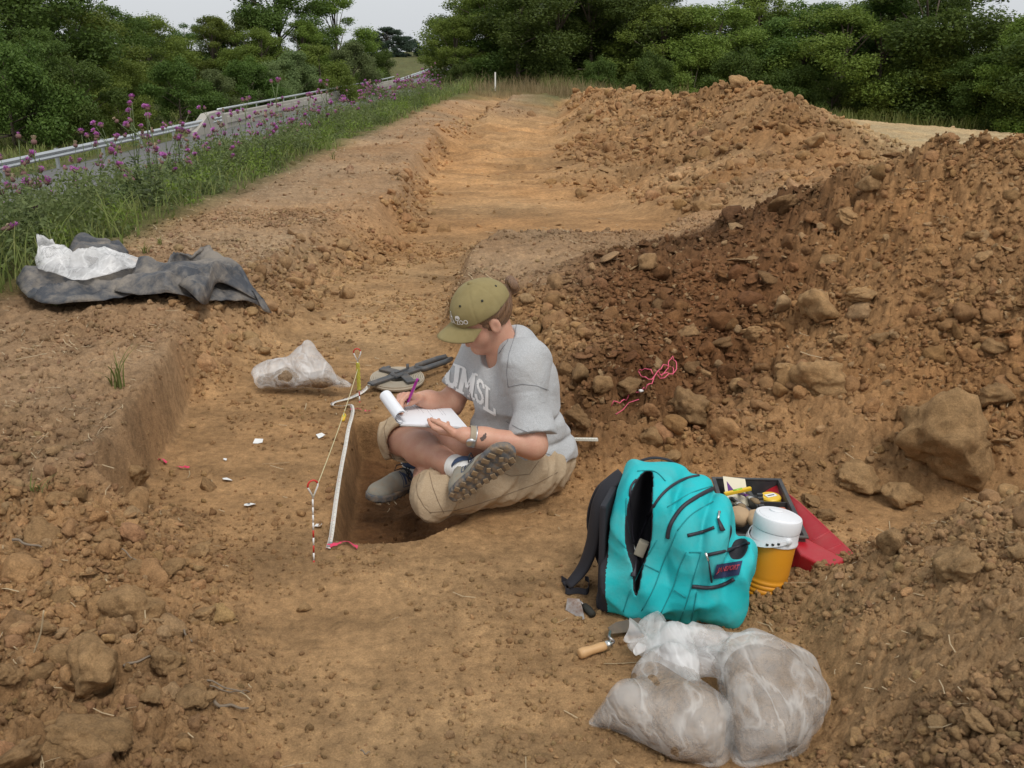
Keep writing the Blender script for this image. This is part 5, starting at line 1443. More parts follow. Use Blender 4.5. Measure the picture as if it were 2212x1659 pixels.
# shoes, socks
M_shoe = simple('grey_suede', (.27, .26, .215), .85, .2, 40, bmp=.3, bscale=300, bdist=.001, coord='geo', dirt=.6, dirtcol=(.32, .22, .13), dscale=30)
M_sole = simple('dark_rubber', (.10, .105, .11), .8, .3, 60, coord='geo', dirt=.9, dirtcol=(.34, .22, .11), dscale=38, bmp=.5, bscale=120)
M_navy = simple('navy_trim', (.035, .06, .12), .7, .2, 50, coord='geo')
M_lace = simple('dark_laces', (.02, .022, .028), .8, .2, 50, coord='geo')
M_white = simple('white_cotton', (.74, .73, .70), .9, .06, 60, coord='geo')
M_lug = simple('pale_lugs', (.21, .15, .09), .8, .3, 60, coord='geo', dirt=.8, dirtcol=(.34, .22, .11), dscale=50)
def shoe(heel, toe, nsole, ankle, big=1.0, lab=None, side=1):
    a = nrm_(toe - heel); n = nrm_(nsole - a * (nsole @ a)); s = np.cross(n, a) * side; L = .285
    o_ = heel
    def q(x, y, z): return o_ + a * x * L + s * y * L + n * (-z) * L      # x 0..1 heel to toe, y side, z up from the sole
    RS = np.stack([a, s, -n], 1)
    ak = ankle
    def up(P):
        d = ell_(P, q(.16, 0, .14), np.array([.19, .145, .19]) * L, RS)
        d = smin(d, ell_(P, q(.50, -.01, .12), np.array([.32, .155, .17]) * L, RS), .02)
        d = smin(d, ell_(P, q(.80, -.01, .09), np.array([.205, .165, .125]) * L, RS), .02)
        d = smin(d, cap_(P, q(.22, 0, .2), q(.22, 0, .36), .036, .040), .02)
        d = smax(d, (P - q(0, 0, .045)) @ n, .004)
        d = smax(d, -(P - q(.2, 0, .40)) @ n, .006)
        # rand, toe cap and eyestay seams
        Lc = (P - o_) @ RS / L
        d += .0018 * np.exp(-((Lc[:, 0] - .72 + .6 * (Lc[:, 2] - .1)) / .012) ** 2) + .0016 * np.exp(-((Lc[:, 0] - .30 - .25 * Lc[:, 2]) / .012) ** 2) + .0016 * np.exp(-((Lc[:, 0] - .50 - .5 * Lc[:, 2]) / .012) ** 2)
        return d
    def so(P):
        Lc = (P - o_) @ RS / L
        wdt = .155 + .03 * np.cos((Lc[:, 0] - .80) * 4.5) - .028 * np.exp(-((Lc[:, 0] - .42) / .16) ** 2)
        e = np.sqrt(np.maximum(0, 1 - np.clip((np.abs(Lc[:, 0] - .50) - .30) / .24, 0, 1) ** 2))
        d1 = (np.abs(Lc[:, 1]) - wdt * e) * L; d2 = (np.abs(Lc[:, 2] - .035 - .02 * np.clip((Lc[:, 0] - .75) / .25, 0, 1) ** 2) - .050) * L
        d3 = (np.abs(Lc[:, 0] - .5) - .53) * L
        d = smax(smax(d1, d2, .006), d3, .006)
        # side grooves
        return d + .0022 * (np.sin(Lc[:, 0] * 62) > .55) * (Lc[:, 2] < .05)
    e = np.stack([q(0, 0, 0), q(1, 0, 0), ak]); lo = e.min(0) - .085; hi = e.max(0) + .085
    sh = sdf_obj('shoe', up, lo, hi, .0042, M_shoe, person, 1, PO)
    if lab: tag(sh, lab)
    sdf_obj('sole', so, lo, hi, .0042, M_sole, sh, 1, PO)
    mb = MB()
    for r0 in range(9):
        x = .06 + r0 * .108
        w_ = (.155 + .03 * math.cos((x - .8) * 4.5) - .028 * math.exp(-((x - .42) / .16) ** 2)) * math.sqrt(max(.12, 1 - max(0, (abs(x - .5) - .3) / .24) ** 2))
        for sd_ in (-1, 1):
            mb.box(q(x, sd_ * w_ * .66, -.026), (.017, .50 * w_ * L, .006), Matrix(RS.tolist()) @ rotm(z=.35 * sd_), .0018)
        if r0 % 2: mb.box(q(x + .03, 0, -.024), (.018, .30 * w_ * L, .006), Matrix(RS.tolist()) @ rotm(z=.7), .0015)
    mb.v = [tuple(np.array(v) - PO) for v in mb.v]; mb.build('tread_lugs', M_lug, sh)
    lt_ = [[.009, (-.020, -.020), (-.020, .020), (.020, -.020), (.020, .020)], [.003, (-.034, -.028), (-.028, .028), (.036, .028), (.030, -.028), (-.034, -.028)]]
    project_strokes('letter_n_mark', lt_, q(.42, .5, .22), a * side, -n, -s, up, M_navy, sh, lift=.0012, step=.004, origin0=PO)
    mb = MB()
    for k in range(5):
        x = .36 + k * .065; zz = .285 - k * .030
        mb.tube([q(x, .075, zz - .015), q(x + .012, .02, zz + .012), q(x + .02, -.03, zz + .012), q(x + .03, -.085, zz - .015)], .0028, 5)
        mb.tube([q(x + .05, .075, zz - .02), q(x + .03, 0, zz + .010), q(x, -.085, zz - .008)], .0026, 5)
    for t_ in (1, -1): mb.tube([q(.34, 0, .31), q(.36, .06 * t_, .35), q(.44, .12 * t_, .33), q(.46, .14 * t_, .25), q(.38, .09 * t_, .28), q(.34, 0, .31)], .0024, 5)
    mb.tube([q(.34, 0, .31), q(.42, .05, .36), q(.50, .16, .28), q(.48, .19, .20)], .0022, 5)
    mb.v = [tuple(np.array(v) - PO) for v in mb.v]; mb.build('laces', M_lace, sh, True)
    mb = MB(); mb.lathe([(.047, -.010), (.051, 0), (.048, .012), (.042, .014)], 20, q(.22, 0, .36), Matrix(RS.tolist())); mb.v = [tuple(np.array(v) - PO) for v in mb.v]; mb.build('collar', M_navy, sh, True)
    k0 = q(.22, 0, .33); ka = nrm_(ak - k0)
    sdf_obj('sock', lambda P: smax(cap_(P, k0 - ka * .02, ak + ka * .03, .041, .042) - .002 * np.sin(((P - k0) @ ka) * 420) * .6, (P - (ak + ka * .018)) @ ka, .004), lo - .03, hi + .03, .0045, M_white, person, 1, PO)
shoe(J(978, 1078, 3.10), J(1066, 1004, 3.06), V3(.30, -.90, .02), AR, lab='hiking shoe held sole outwards over the other leg')
shoe(J(918, 1042, 3.68), J(846, 1066, 3.55), V3(.05, .12, -1.), AL, lab='hiking shoe standing in the pit', side=-1)

# cap, hair
M_cap = simple('olive_canvas', (.245, .195, .082), .9, .18, 30, coord='geo', weave=500, bmp=.4, bscale=22, bdist=.004, dirt=.3, dirtcol=(.35, .30, .15), dscale=14)
M_hair, nt, b, out = new_mat('brown_hair')
pos = geopos(nt); wv = nd(nt, 'ShaderNodeTexWave', Scale=70.0, Distortion=6.0, Detail=3.0); nt.links.new(pos, wv.inputs['Vector'])
c = mixc(nt, ramp(nt, wv.outputs[0], [(.2, 0.), (.8, 1.)]), (.10, .052, .028), (.24, .135, .07)); nt.links.new(c, b.inputs['Base Color']); b.inputs['Roughness'].default_value = .45
bump(nt, b, wv.outputs[0], .5, .002)
def hair_sdf(P):
    q = (P - Hc) @ RH
    d = ell_(P, hp(-.016, 0, .024), (.102, .084, .094), RH)
    # leave the face and ears free
    d = smax(d, q[:, 0] - .030 + .5 * np.clip(q[:, 2] + .0, -.2, .3) * -1, .01)
    d = smax(d, -(q[:, 2] + .070 + .45 * (q[:, 0] + .02)), .01)
    d = smax(d, -ell_(P, hp(-.010, .086, -.018), (.026, .02, .038), RH), .004); d = smax(d, -ell_(P, hp(-.010, -.086, -.018), (.026, .02, .038), RH), .004)
    d = smin(d, cap_(P, hp(-.095, 0, .02), hp(-.130, 0, .045), .022, .018), .01)
    tor = (P - hp(-.142, 0, .050)) @ RH; rr = np.sqrt((np.hypot(tor[:, 1], tor[:, 2]) - .017) ** 2 + tor[:, 0] ** 2) - .016
    d = smin(d, rr, .006)
    return d + .0025 * np.sin(q[:, 1] * 260 + q[:, 2] * 160 + 4 * n3p(q, 18, 3))
sdf_obj('hair', hair_sdf, Hc - .19, Hc + .19, .004, M_hair, person, 1, PO)
def cap_core(P): return ell_(P, hp(-.006, 0, .036), (.112, .092, .098), RH)
def crown_sdf(P):
    q = (P - Hc) @ RH; d = cap_core(P) - .002
    d = smax(d, -(q[:, 2] - .030 - .10 * (q[:, 0] + .0) * -1), .002)
    # opening at the back
    d = smax(d, -ell_(P, hp(-.105, 0, .030), (.05, .040, .032), RH), .003)
    an = np.arctan2(q[:, 1], q[:, 0] + .006); seam = np.abs(((an + math.pi / 6) % (math.pi / 3)) - math.pi / 6 * 1) 
    seam = np.abs((an / (math.pi / 3)) - np.round(an / (math.pi / 3))) * np.hypot(q[:, 0], q[:, 1])
    d += .0016 * np.exp(-(seam / .0028) ** 2) - .004 * n3p(q, 24, 6)
    return d
co = sdf_obj('cap', crown_sdf, Hc - .16, Hc + .19, .0036, M_cap, person, 1, PO)
vs = []; fs = []; nu, nv_ = 22, 9
for layer in (0, 1):
    for i in range(nu + 1):
        a = -1.18 + 2.36 * i / nu
        for j in range(nv_ + 1):
            t = j / nv_; x0 = .104 * math.cos(a) - .004; y0 = .086 * math.sin(a)
            ext_ = .078 * max(0, math.cos(a * .97)) ** .55
            x = x0 + ext_ * t; y = y0 * (1 + .02 * t); z = .022 + .010 * math.cos(a) - .018 * t - 3.6 * y * y * (1 + 0.3 * t) - layer * .0035
            vs.append(hp(x, y, z) - PO)
n0 = (nu + 1) * (nv_ + 1)
for i in range(nu):
    for j in range(nv_):
        q = i * (nv_ + 1) + j; fs.append((q, q + 1, q + nv_ + 2, q + nv_ + 1)); fs.append((n0 + q, n0 + q + nv_ + 1, n0 + q + nv_ + 2, n0 + q + 1))
for i in range(nu): q = i * (nv_ + 1) + nv_; fs.append((q, n0 + q, n0 + q + nv_ + 1, q + nv_ + 1))
link('brim', mesh_from('brim', vs, fs, M_cap), co)
MB().lathe([(.0, .006), (.005, .0055), (.0085, .002), (.009, -.003)], 14, hp(-.006, 0, .137) - PO, Matrix(RH.tolist())).build('button', M_cap, co, True)
M_dark = simple('dark_hole', (.02, .02, .015), .8, .1, 20)
for k in range(6):
    a = math.pi / 6 + k * math.pi / 3; d0 = RH @ nrm_(V3(math.cos(a) * .8, math.sin(a) * .8, .62)); t = .05
    for _ in range(30): t -= float(cap_core((hp(-.006, 0, .036) + d0 * t)[None])[0]) * .8
    pp = hp(-.006, 0, .036) + d0 * (t + .003)
    MB().lathe([(.0, .001), (.0030, .001), (.0042, .0005), (.0045, -.001)], 10, pp - PO, Vector(d0).to_track_quat('Z', 'Y').to_matrix()).build('eyelet', M_dark, co, True)
def text_mesh(body, size=1.0, bold=0.0, shear=0.0):
    cu = bpy.data.curves.new('lettering', 'FONT'); cu.body = body; cu.size = size; cu.offset = bold; cu.align_x = 'CENTER'; cu.align_y = 'CENTER'; cu.shear = shear; cu.resolution_u = 3
    ob = bpy.data.objects.new('lettering', cu); C.objects.link(ob); bpy.context.view_layer.update()
    me = bpy.data.meshes.new_from_object(ob.evaluated_get(bpy.context.evaluated_depsgraph_get()))
    C.objects.unlink(ob); bpy.data.objects.remove(ob); return me
tm = text_mesh('TULSA ZOO', .020, .0004)
def on_cap(u, v_, yaw=.42):
    d0 = nrm_(V3(math.cos(yaw + u / .1), math.sin(yaw + u / .1), .18 + v_ / .09)); d0 = RH @ d0; t = .11
    for _ in range(14): t -= float(cap_core((hp(-.006, 0, .036) + d0 * t)[None])[0]) * .8
    return hp(-.006, 0, .036) + d0 * (t + .0042) - PO
me = bpy.data.meshes.new('cap_lettering'); vs = [on_cap(v.co.x, v.co.y - .006, .22) for v in tm.vertices]
link('cap_lettering', mesh_from('cap_lettering', vs, [list(p.vertices) for p in tm.polygons], M_print, False), co)
# the little animals stitched above the words
def blob(cx, cy, pts_): return [(cx + x, cy + y) for x, y in pts_]
elephant = blob(.018, .012, [(-.009, -.006), (-.006, -.006), (-.006, -.001), (.002, -.001), (.002, -.006), (.005, -.006), (.006, .001), (.010, -.004), (.011, -.002), (.009, .005), (.005, .008), (-.005, .007), (-.009, .003)])
giraffe = blob(-.010, .012, [(-.005, -.007), (-.003, -.007), (-.002, -.001), (.002, -.001), (.003, -.007), (.005, -.007), (.005, .003), (-.001, .005), (-.004, .016), (-.008, .016), (-.008, .013), (-.005, .012), (-.005, .003)])
for sh_ in (elephant, giraffe):
    link('stitched_animal', mesh_from('stitched_animal', [on_cap(x, y - .004, .22) for x, y in sh_], [list(range(len(sh_)))], M_print, False), co)
# eyes under the brim
M_eye = simple('eye_white', (.7, .68, .64), .3, .03, 30); M_iris = simple('iris', (.06, .04, .025), .2, .1, 30)
for s in (1, -1):
    e = MB().lathe([(.011 * math.sin(a), .011 * math.cos(a)) for a in np.linspace(0, math.pi, 9)], 12, hp(.078, .030 * s, .001) - PO, Vector(hF).to_track_quat('Z', 'Y').to_matrix()).build('eye', M_eye, person, True)
    MB().lathe([(0, .0118), (.005, .0112), (.0054, .0098)], 12, hp(.078, .030 * s, -.002) - PO, Vector(nrm_(hF - hU * .3)).to_track_quat('Z', 'Y').to_matrix()).build('iris', M_iris, e, True)
    MB().tube([hp(.088, .018 * s, .017) - PO, hp(.092, .032 * s, .021) - PO, hp(.082, .046 * s, .016) - PO], .0028, 6).build('eyebrow', M_hair, person, True)
# wrist watch
wd_ = nrm_(WL - EL); Wc = WL * .90 + EL * .10
M_strap = simple('tan_strap', (.33, .27, .19), .7, .15, 60); M_metal = simple('brushed_steel', (.6, .6, .6), .3, .1, 60, metal=1.0)
wt = MB().lathe([(.0335, -.0095), (.0365, -.0095), (.0365, .0095), (.0335, .0095)], 28, Wc - PO, Vector(wd_).to_track_quat('Z', 'Y').to_matrix()).build('wristwatch', M_strap, person, True); autosmooth(wt)
wn_ = nrm_(V3(-.1, -.2, .95) - wd_ * (V3(-.1, -.2, .95) @ wd_))
MB().lathe([(0, .007), (.013, .007), (.0165, .004), (.0165, -.002)], 20, Wc + V3(0, -.0335, -.010) - PO, Vector((0, -1, -.1)).to_track_quat('Z', 'Y').to_matrix()).build('watch_case', M_metal, wt, True)
MB().lathe([(.031, -.002), (.0385, -.002), (.0385, .002), (.031, .002)], 20, Wc - wd_ * .0115 - PO, Vector(wd_).to_track_quat('Z', 'Y').to_matrix()).build('strap_keeper', M_metal, wt, True)
# small dark mark on the forearm
M_mark = simple('dark_mark', (.10, .07, .06), .8, .3, 200)
fp = WL * .72 + EL * .28
project_strokes('forearm_mark', [[.012, (-.010, -.004), (.0, .002), (.006, .012)], [.006, (.004, .006), (.008, .018)]], fp + V3(0, -.15, .012), nrm_(EL - WL), up_, V3(0, 1, 0), body_sdf, M_mark, person, lift=.0008, step=.004, origin0=PO)

# ---- pad and pen
M_paper = simple('white_paper', (.78, .79, .82), .8, .03, 5)
M_card = simple('grey_board', (.35, .33, .30), .9, .1, 20)
R_PAD = Matrix(np.stack([pad_x, pad_y, pad_n], 1).tolist())
pad = empty('notepad', tuple(padC), 0, 'white writing pad with its pages rolled back, lying on the raised knee', 'notepad')
PL, PW = .25, .215
MB().box((0, 0, -.004), (PL, PW, .003)).build('backing_board', M_card, pad)
MB().box((0, 0, .0005), (PL - .004, PW - .003, .0055)).build('page_block', M_paper, pad)
mb = MB(); vs = []; prof = []
for k in range(18):
    a = -.4 + 4.6 * k / 17; prof.append((-PL / 2 - .002 + -.0 - .021 * math.sin(a), .004 + .021 * (1 - math.cos(a))))
prof = [(-PL / 2 + .004, .0035)] + prof
for x, z in prof: vs += [(x, -PW / 2, z), (x, PW / 2, z)]
for x, z in prof: vs += [(x * 1 + .002, -PW / 2 + .002, z + .0035), (x + .002, PW / 2 - .003, z + .0035)]
m_ = len(prof); fs = [(2 * k, 2 * k + 1, 2 * k + 3, 2 * k + 2) for k in range(m_ - 1)] + [(2 * m_ + 2 * k, 2 * m_ + 2 * k + 2, 2 * m_ + 2 * k + 3, 2 * m_ + 2 * k + 1) for k in range(m_ - 1)]
mb.add(vs, fs).build('rolled_pages', M_paper, pad, True)
mb = MB()
for k in range(20):
    y = -PW / 2 + .012 + k * (PW - .024) / 19
    mb.tube([(-PL / 2 + .002 + .006 * math.cos(a), y, .006 * math.sin(a)) for a in np.linspace(0, 6.283, 9)], .0007, 4, False)
mb.build('wire_spiral', M_metal, pad, True)
M_pencil = simple('pencil_line', (.35, .35, .38), .8, .3, 200)
mb = MB()
for k in range(16):
    x0 = -.10 + .0118 * k; y0 = PW * .44; n_ = random.randint(3, 8)
    if k in (4, 9): continue
    for q in range(n_):
        l_ = random.uniform(.006, .017); mb.box((x0, y0 - l_ / 2, .0036), (.0011, l_, .0003)); y0 -= l_ + .004
mb.build('pencil_writing', M_pencil, pad)
pad.rotation_euler = R_PAD.to_euler()
M_pen = simple('magenta_barrel', (.36, .02, .27), .3, .08, 40)
tip = padC + pad_x * -.035 + pad_y * .02 + pad_n * .005; tip = J(876, 881, 3.375); top = J(906, 809, 3.33); dv = nrm_(top - tip); pe = empty('pencil', tuple(tip), 0, 'magenta mechanical pencil held in the writing hand', 'pencil')
Rq = Vector(dv).to_track_quat('Z', 'Y').to_matrix()
MB().lathe([(.0005, .0), (.0012, .006), (.0042, .022), (.0046, .03)], 14, (0, 0, 0), Rq).build('tip', M_metal, pe, True)
MB().lathe([(.0048, .03), (.0052, .05), (.0052, .118), (.0046, .122)], 14, (0, 0, 0), Rq).build('barrel', M_pen, pe, True)
MB().lathe([(.0040, .122), (.0044, .124), (.0044, .138), (.0, .140)], 14, (0, 0, 0), Rq).build('eraser_cap', M_pen, pe, True)
MB().box(dv * .10 + np.array(Rq @ Vector((.0068, 0, 0))), (.0015, .004, .036), Rq).build('clip', M_metal, pe)
# ------------------------------------------------------------------ things lying about the dig
def cast(pts_, f, lift=0.002, far=6.0):
    """points of a surface f = 0 met by the sight lines through the given photo pixels"""
    out_ = []
    for (px, py) in pts_:
        d = nrm_(np.array(ray(px, py))); t = 1.2
        for _ in range(120):
            v = float(f((np.array([0, 0, CAMZ]) + d * t)[None])[0])
            if v < .0008 or t > far: break
            t += v * .7
        out_.append(np.array([0, 0, CAMZ]) + d * (t - lift) if t < far else None)
    ok_ = [p for p in out_ if p is not None]
    return ok_
def dense(pts_, n=6):
    """smooth curve through 2D or 3D points"""
    P_ = [np.array(p, float) for p in pts_]; o_ = []
    for i in range(len(P_) - 1):
        p0 = P_[max(i - 1, 0)]; p1 = P_[i]; p2 = P_[i + 1]; p3 = P_[min(i + 2, len(P_) - 1)]
        for k in range(n):
            t = k / n; o_.append(.5 * ((2 * p1) + (-p0 + p2) * t + (2 * p0 - 5 * p1 + 4 * p2 - p3) * t * t + (-p0 + 3 * p1 - 3 * p2 + p3) * t ** 3))
    return o_ + [P_[-1]]
def shifted(mb, o_): mb.v = [tuple(np.array(v) - o_) for v in mb.v]; return mb

# ---- backpack
M_teal = simple('turquoise_cordura', (.015, .46, .49), .72, .10, 9, coord='geo', weave=900, bmp=.5, bscale=18, bdist=.006, dirt=.22, dirtcol=(.30, .33, .27), dscale=7, spec=.3)
M_black = simple('black_nylon', (.018, .018, .024), .75, .2, 20, coord='geo', weave=700, bmp=.3, bscale=30, bdist=.003)
M_zip = simple('black_zip', (.022, .02, .03), .55, .2, 90, coord='geo', bmp=.5, bscale=500, bdist=.001)
M_seam = simple('teal_seam', (.008, .25, .27), .8, .1, 20, coord='geo')
M_pull = simple('zip_metal', (.65, .65, .62), .3, .1, 40, metal=1.)
M_patch = simple('navy_patch', (.02, .03, .085), .8, .15, 60, coord='geo'); M_red = simple('red_stitching', (.45, .03, .05), .7, .1, 50)
M_cream = simple('cream_cloth', (.55, .50, .38), .9, .1, 30, coord='geo')
bpO = np.array(at(1432, 1300, z=0.)); e1 = nrm_(V3(.95, -.31, 0)); e2 = nrm_(V3(-.31, -.95, 0)); Rb = np.stack([e1, e2, up_], 1)
def bq(a, b, c): return bpO + Rb @ V3(a, b, c)
def slab_(P, a0, a1, z0, z1, hw, r, lean=0.0):
    q = (P - bpO) @ Rb; x = q[:, 0] - lean * q[:, 2]; c = np.stack([x - (a0 + a1) / 2, q[:, 1], q[:, 2] - (z0 + z1) / 2], 1)
    # rounded in the width-height plane like a real pack, flatter in depth
    hx, hy, hz = (a1 - a0) / 2, hw, (z1 - z0) / 2
    u = np.abs(c[:, 1:]) - (np.array([hy, hz]) - r); e = np.linalg.norm(np.maximum(u, 0), axis=1) + np.minimum(u.max(1), 0) - r
    return smax(e, np.abs(c[:, 0]) - hx, .05)
def mouth_sdf(P):
    m = ell_(P, bq(-.060, .075, .310), (.042, .16, .130), Rb); m = smin(m, ell_(P, bq(-.055, .13, .20), (.014, .06, .11), Rb), .02)
    return np.minimum(m, ell_(P, bq(.205, -.005, .246), (.036, .074, .060), Rb))
def pack_sdf(P, carve=True):
    q = (P - bpO) @ Rb
    A = slab_(P, -.150, .040, -.01, .435, .150, .12, -.01)
    A = smin(A, slab_(P, -.165, .03, -.01, .17, .150, .07, .0), .04)
    B = slab_(P, .020, .120, -.01, .400, .152, .12, -.02)
    Cc = slab_(P, .110, .185, -.01, .350, .140, .10, -.01)
    Dd = slab_(P, .150, .236, .0, .215, .108, .06, .12)
    d = smin(A, B, .010); d = smin(d, Cc, .010); d = smin(d, Dd, .014)
    # the gaping main opening and the slack front pocket
    fo = fold(P, Rb @ nrm_(V3(.5, 0, -1.)), 13, 23) - .3
    low = np.clip(1.3 - q[:, 2] / .25, .25, 1.3)
    g2 = fold(P, Rb @ nrm_(V3(.2, .9, -.5)), 10, 61) - .3
    d = d + fo * .028 * low + g2 * .016 + n3p(P, 7, 25) * .022 + .016 * (np.abs(n3p(P, 14, 27)) - .1) * low
    if carve: d = smax(d, -mouth_sdf(P), .004)
    return smax(d, -(P[:, 2] - .004), .006)
def lining_sdf(P): m = mouth_sdf(P); return np.maximum(np.maximum(pack_sdf(P, False) + .0035, m - .016), -(m + .0028))
bp = empty('backpack', tuple(bpO), 0, 'turquoise backpack standing unzipped beside the orange jug', 'backpack')
V_, Q_ = surface(pack_sdf, bpO - V3(.34, .34, .04), bpO + V3(.40, .34, .50), .0052); V_ = smooth_v(V_, Q_, 1)
q_ = ((V_ - bpO) @ Rb)
backp = (q_[:, 0] + .04 * q_[:, 2] < -.138)
me = quads_mesh('fabric_shell', V_ - bpO, Q_, M_teal, True); me.materials.append(M_black)
me.polygons.foreach_set('material_index', backp[Q_].all(1).astype(np.int32)); link('fabric_shell', me, bp)
sdf_obj('lining', lining_sdf, bpO - V3(.34, .34, .04), bpO + V3(.40, .34, .50), .0046, M_black, bp, 1, bpO)
def bl(cx, cy): return (1212.9 + .234 * cx, 982.4 + .234 * cy)
def zipper(name, pts_, r, mat=M_zip, flat=.45):
    p = cast([bl(*q) for q in dense(pts_, 5)], pack_sdf, .0015)
    p = [p[0]] + [b for a, b in zip(p, p[1:]) if np.linalg.norm(b - a) < .06]
    if len(p) > 2: p = [p[0]] + [(p[i - 1] + p[i] * 2 + p[i + 1]) / 4 for i in range(1, len(p) - 1)] + [p[-1]]
    return shifted(MB().tube(p, r, 6, True), bpO).build(name, mat, bp, True)
zipper('zipper', [(1270, 190), (1130, 225), (1000, 300), (900, 400), (820, 530), (765, 650), (725, 760), (695, 830)], .0045)
zipper('zipper', [(690, 230), (640, 300), (632, 450), (645, 600), (652, 720), (668, 820)], .004)
zipper('zipper', [(1500, 290), (1400, 312), (1250, 390), (1120, 480), (1030, 600), (992, 690), (980, 770)], .0065)
zipper('zipper', [(1165, 745), (1290, 715), (1410, 670)], .005)
zipper('zipper', [(1205, 1215), (1350, 1228), (1480, 1205), (1590, 1150)], .006)
zipper('zipper', [(1350, 925), (1500, 890), (1620, 850), (1730, 815)], .005)
for sm in ([(880, 790), (760, 1000), (640, 1250), (570, 1450)], [(1070, 700), (940, 1000), (850, 1240), (740, 1440)], [(1150, 900), (1080, 1060), (1030, 1230), (920, 1460)], [(1290, 900), (1230, 1100), (1170, 1320), (1090, 1540)],
           [(1250, 1270), (1225, 1400), (1200, 1550)], [(700, 150), (860, 150), (960, 240)], [(980, 480), (1200, 350), (1420, 280)], [(1070, 700), (1200, 550), (1400, 430)], [(520, 780), (650, 930)], [(1180, 900), (1290, 900)], [(600, 400), (600, 600), (640, 800)], [(760, 1010), (900, 1080)], [(1040, 1250), (1150, 1320)]):
    zipper('seam', sm, .0016, M_seam)
def pull(a, b, c):
    pa, pb, pc_ = [cast([bl(*q)], pack_sdf, .010)[0] for q in (a, b, c)]
    o = shifted(MB().tube([pa, pa * .5 + pb * .5, pb], [.0045, .0028, .0040], 8), bpO).build('zip_pull', M_pull, bp, True)
    shifted(MB().tube([pb, pb * .6 + pc_ * .4, pc_], [.0035, .006, .0085], 6, True, .4), bpO).build('pull_tab', M_zip, o, True)
pull((668, 825), (690, 930), (662, 1120)); pull((1330, 905), (1358, 980), (1385, 1170)); pull((1457, 525), (1447, 590), (1490, 700))
# the maker's patch on the front pocket
pq = []
for v_ in np.linspace(0, 1, 7):
    for u in np.linspace(0, 1, 13):
        a = np.array([1432, 1015]) * (1 - u) + np.array([1672, 975]) * u; b = np.array([1402, 1150]) * (1 - u) + np.array([1640, 1110]) * u
        pq.append(bl(*(a * (1 - v_) + b * v_)))
pp = cast(pq, pack_sdf, .006)
if len(pp) == 91:
    link('patch', mesh_from('patch', [p - bpO for p in pp], [(r * 13 + c, r * 13 + c + 1, (r + 1) * 13 + c + 1, (r + 1) * 13 + c) for r in range(6) for c in range(12)], M_patch), bp)
    tm = text_mesh('JANSPORT', .85, .028, .25); G = np.array(pp).reshape(7, 13, 3)
    xs_ = np.array([v.co.x for v in tm.vertices]); ys_ = np.array([v.co.y for v in tm.vertices]); x0, x1, y0, y1 = xs_.min(), xs_.max(), ys_.min(), ys_.max()
    vs = []
    for x, y in zip(xs_, ys_):
        u = .07 + .86 * (x - x0) / (x1 - x0); v_ = .72 - .46 * (y - y0) / (y1 - y0) - .06 * math.sin(u * 3.1)
        fu, fv = u * 12, v_ * 6; i, j = min(int(fu), 11), min(int(fv), 5); a, b = fu - i, fv - j
        p = (G[j, i] * (1 - a) + G[j, i + 1] * a) * (1 - b) + (G[j + 1, i] * (1 - a) + G[j + 1, i + 1] * a) * b
        vs.append(p + nrm_(np.array([0, 0, CAMZ]) - p) * .0050 - bpO)
    link('patch_lettering', mesh_from('patch_lettering', vs, [list(p.vertices) for p in tm.polygons], simple('patch_red', (.42, .05, .07), .8, .1, 40), False), bp)
# shoulder strap, haul loop, loose webbing
sp = [np.array(at(*bl(*q), y=yy)) for q, yy in (((560, 175), 2.78), ((430, 290), 2.77), ((345, 450), 2.76), ((310, 640), 2.75), ((275, 850), 2.745), ((195, 1050), 2.735), ((60, 1210), 2.715))]
sp = dense(sp, 5); m_ = len(sp)
shifted(MB().tube(sp, [.034 + .008 * math.sin(3.14 * k / m_) - .014 * (k / m_) ** 4 for k in range(m_)], 10, True, .32), bpO).build('shoulder_strap', M_black, bp, True)
sp2 = [bq(-.17, -.08, .36), bq(-.23, -.09, .30), bq(-.25, -.09, .18), bq(-.20, -.09, .03)]
shifted(MB().tube(dense(sp2, 6), .030, 10, True, .3), bpO).build('shoulder_strap', M_black, bp, True)
shifted(MB().box(bq(-.168, 0, .18), (.02, .24, .34), Matrix(Rb.tolist()), .008), bpO).build('back_panel', M_black, bp)
hl = [np.array(at(*bl(*q), y=yy)) for q, yy in (((620, 120), 2.80), ((720, 60), 2.79), ((850, 28), 2.79), ((980, 45), 2.79), ((1060, 90), 2.80))]
shifted(MB().tube(dense(hl, 5), .009, 8, True, .4), bpO).build('haul_loop', M_black, bp, True)
w1 = [np.array(on(*bl(*q), lift=.012)) for q in ((0, 1180), (60, 1230), (40, 1290), (150, 1290), (240, 1300), (250, 1200), (215, 1180))]
shifted(MB().ribbon(dense(w1, 5), .018, [(0, .3, 1)] * (6 * 5 + 1), .002), bpO).build('webbing', M_black, bp)
shifted(MB().box(w1[1], (.030, .022, .010), rotm(z=.4), .003), bpO).build('buckle', M_black, bp)
shifted(MB().box(bq(-.058, .085, .215), (.030, .02, .05), Matrix(Rb.tolist()) @ rotm(y=.3), .004), bpO).build('inner_pouch', M_cream, bp)
w2 = [np.array(at(*bl(*q), y=yy)) for q, yy in (((1640, 1090), 2.62), ((1625, 1200), 2.60), ((1620, 1340), 2.585))]
shifted(MB().tube(w2, [.007, .009, .012], 6, True, .4), bpO).build('side_strap', M_black, bp, True)

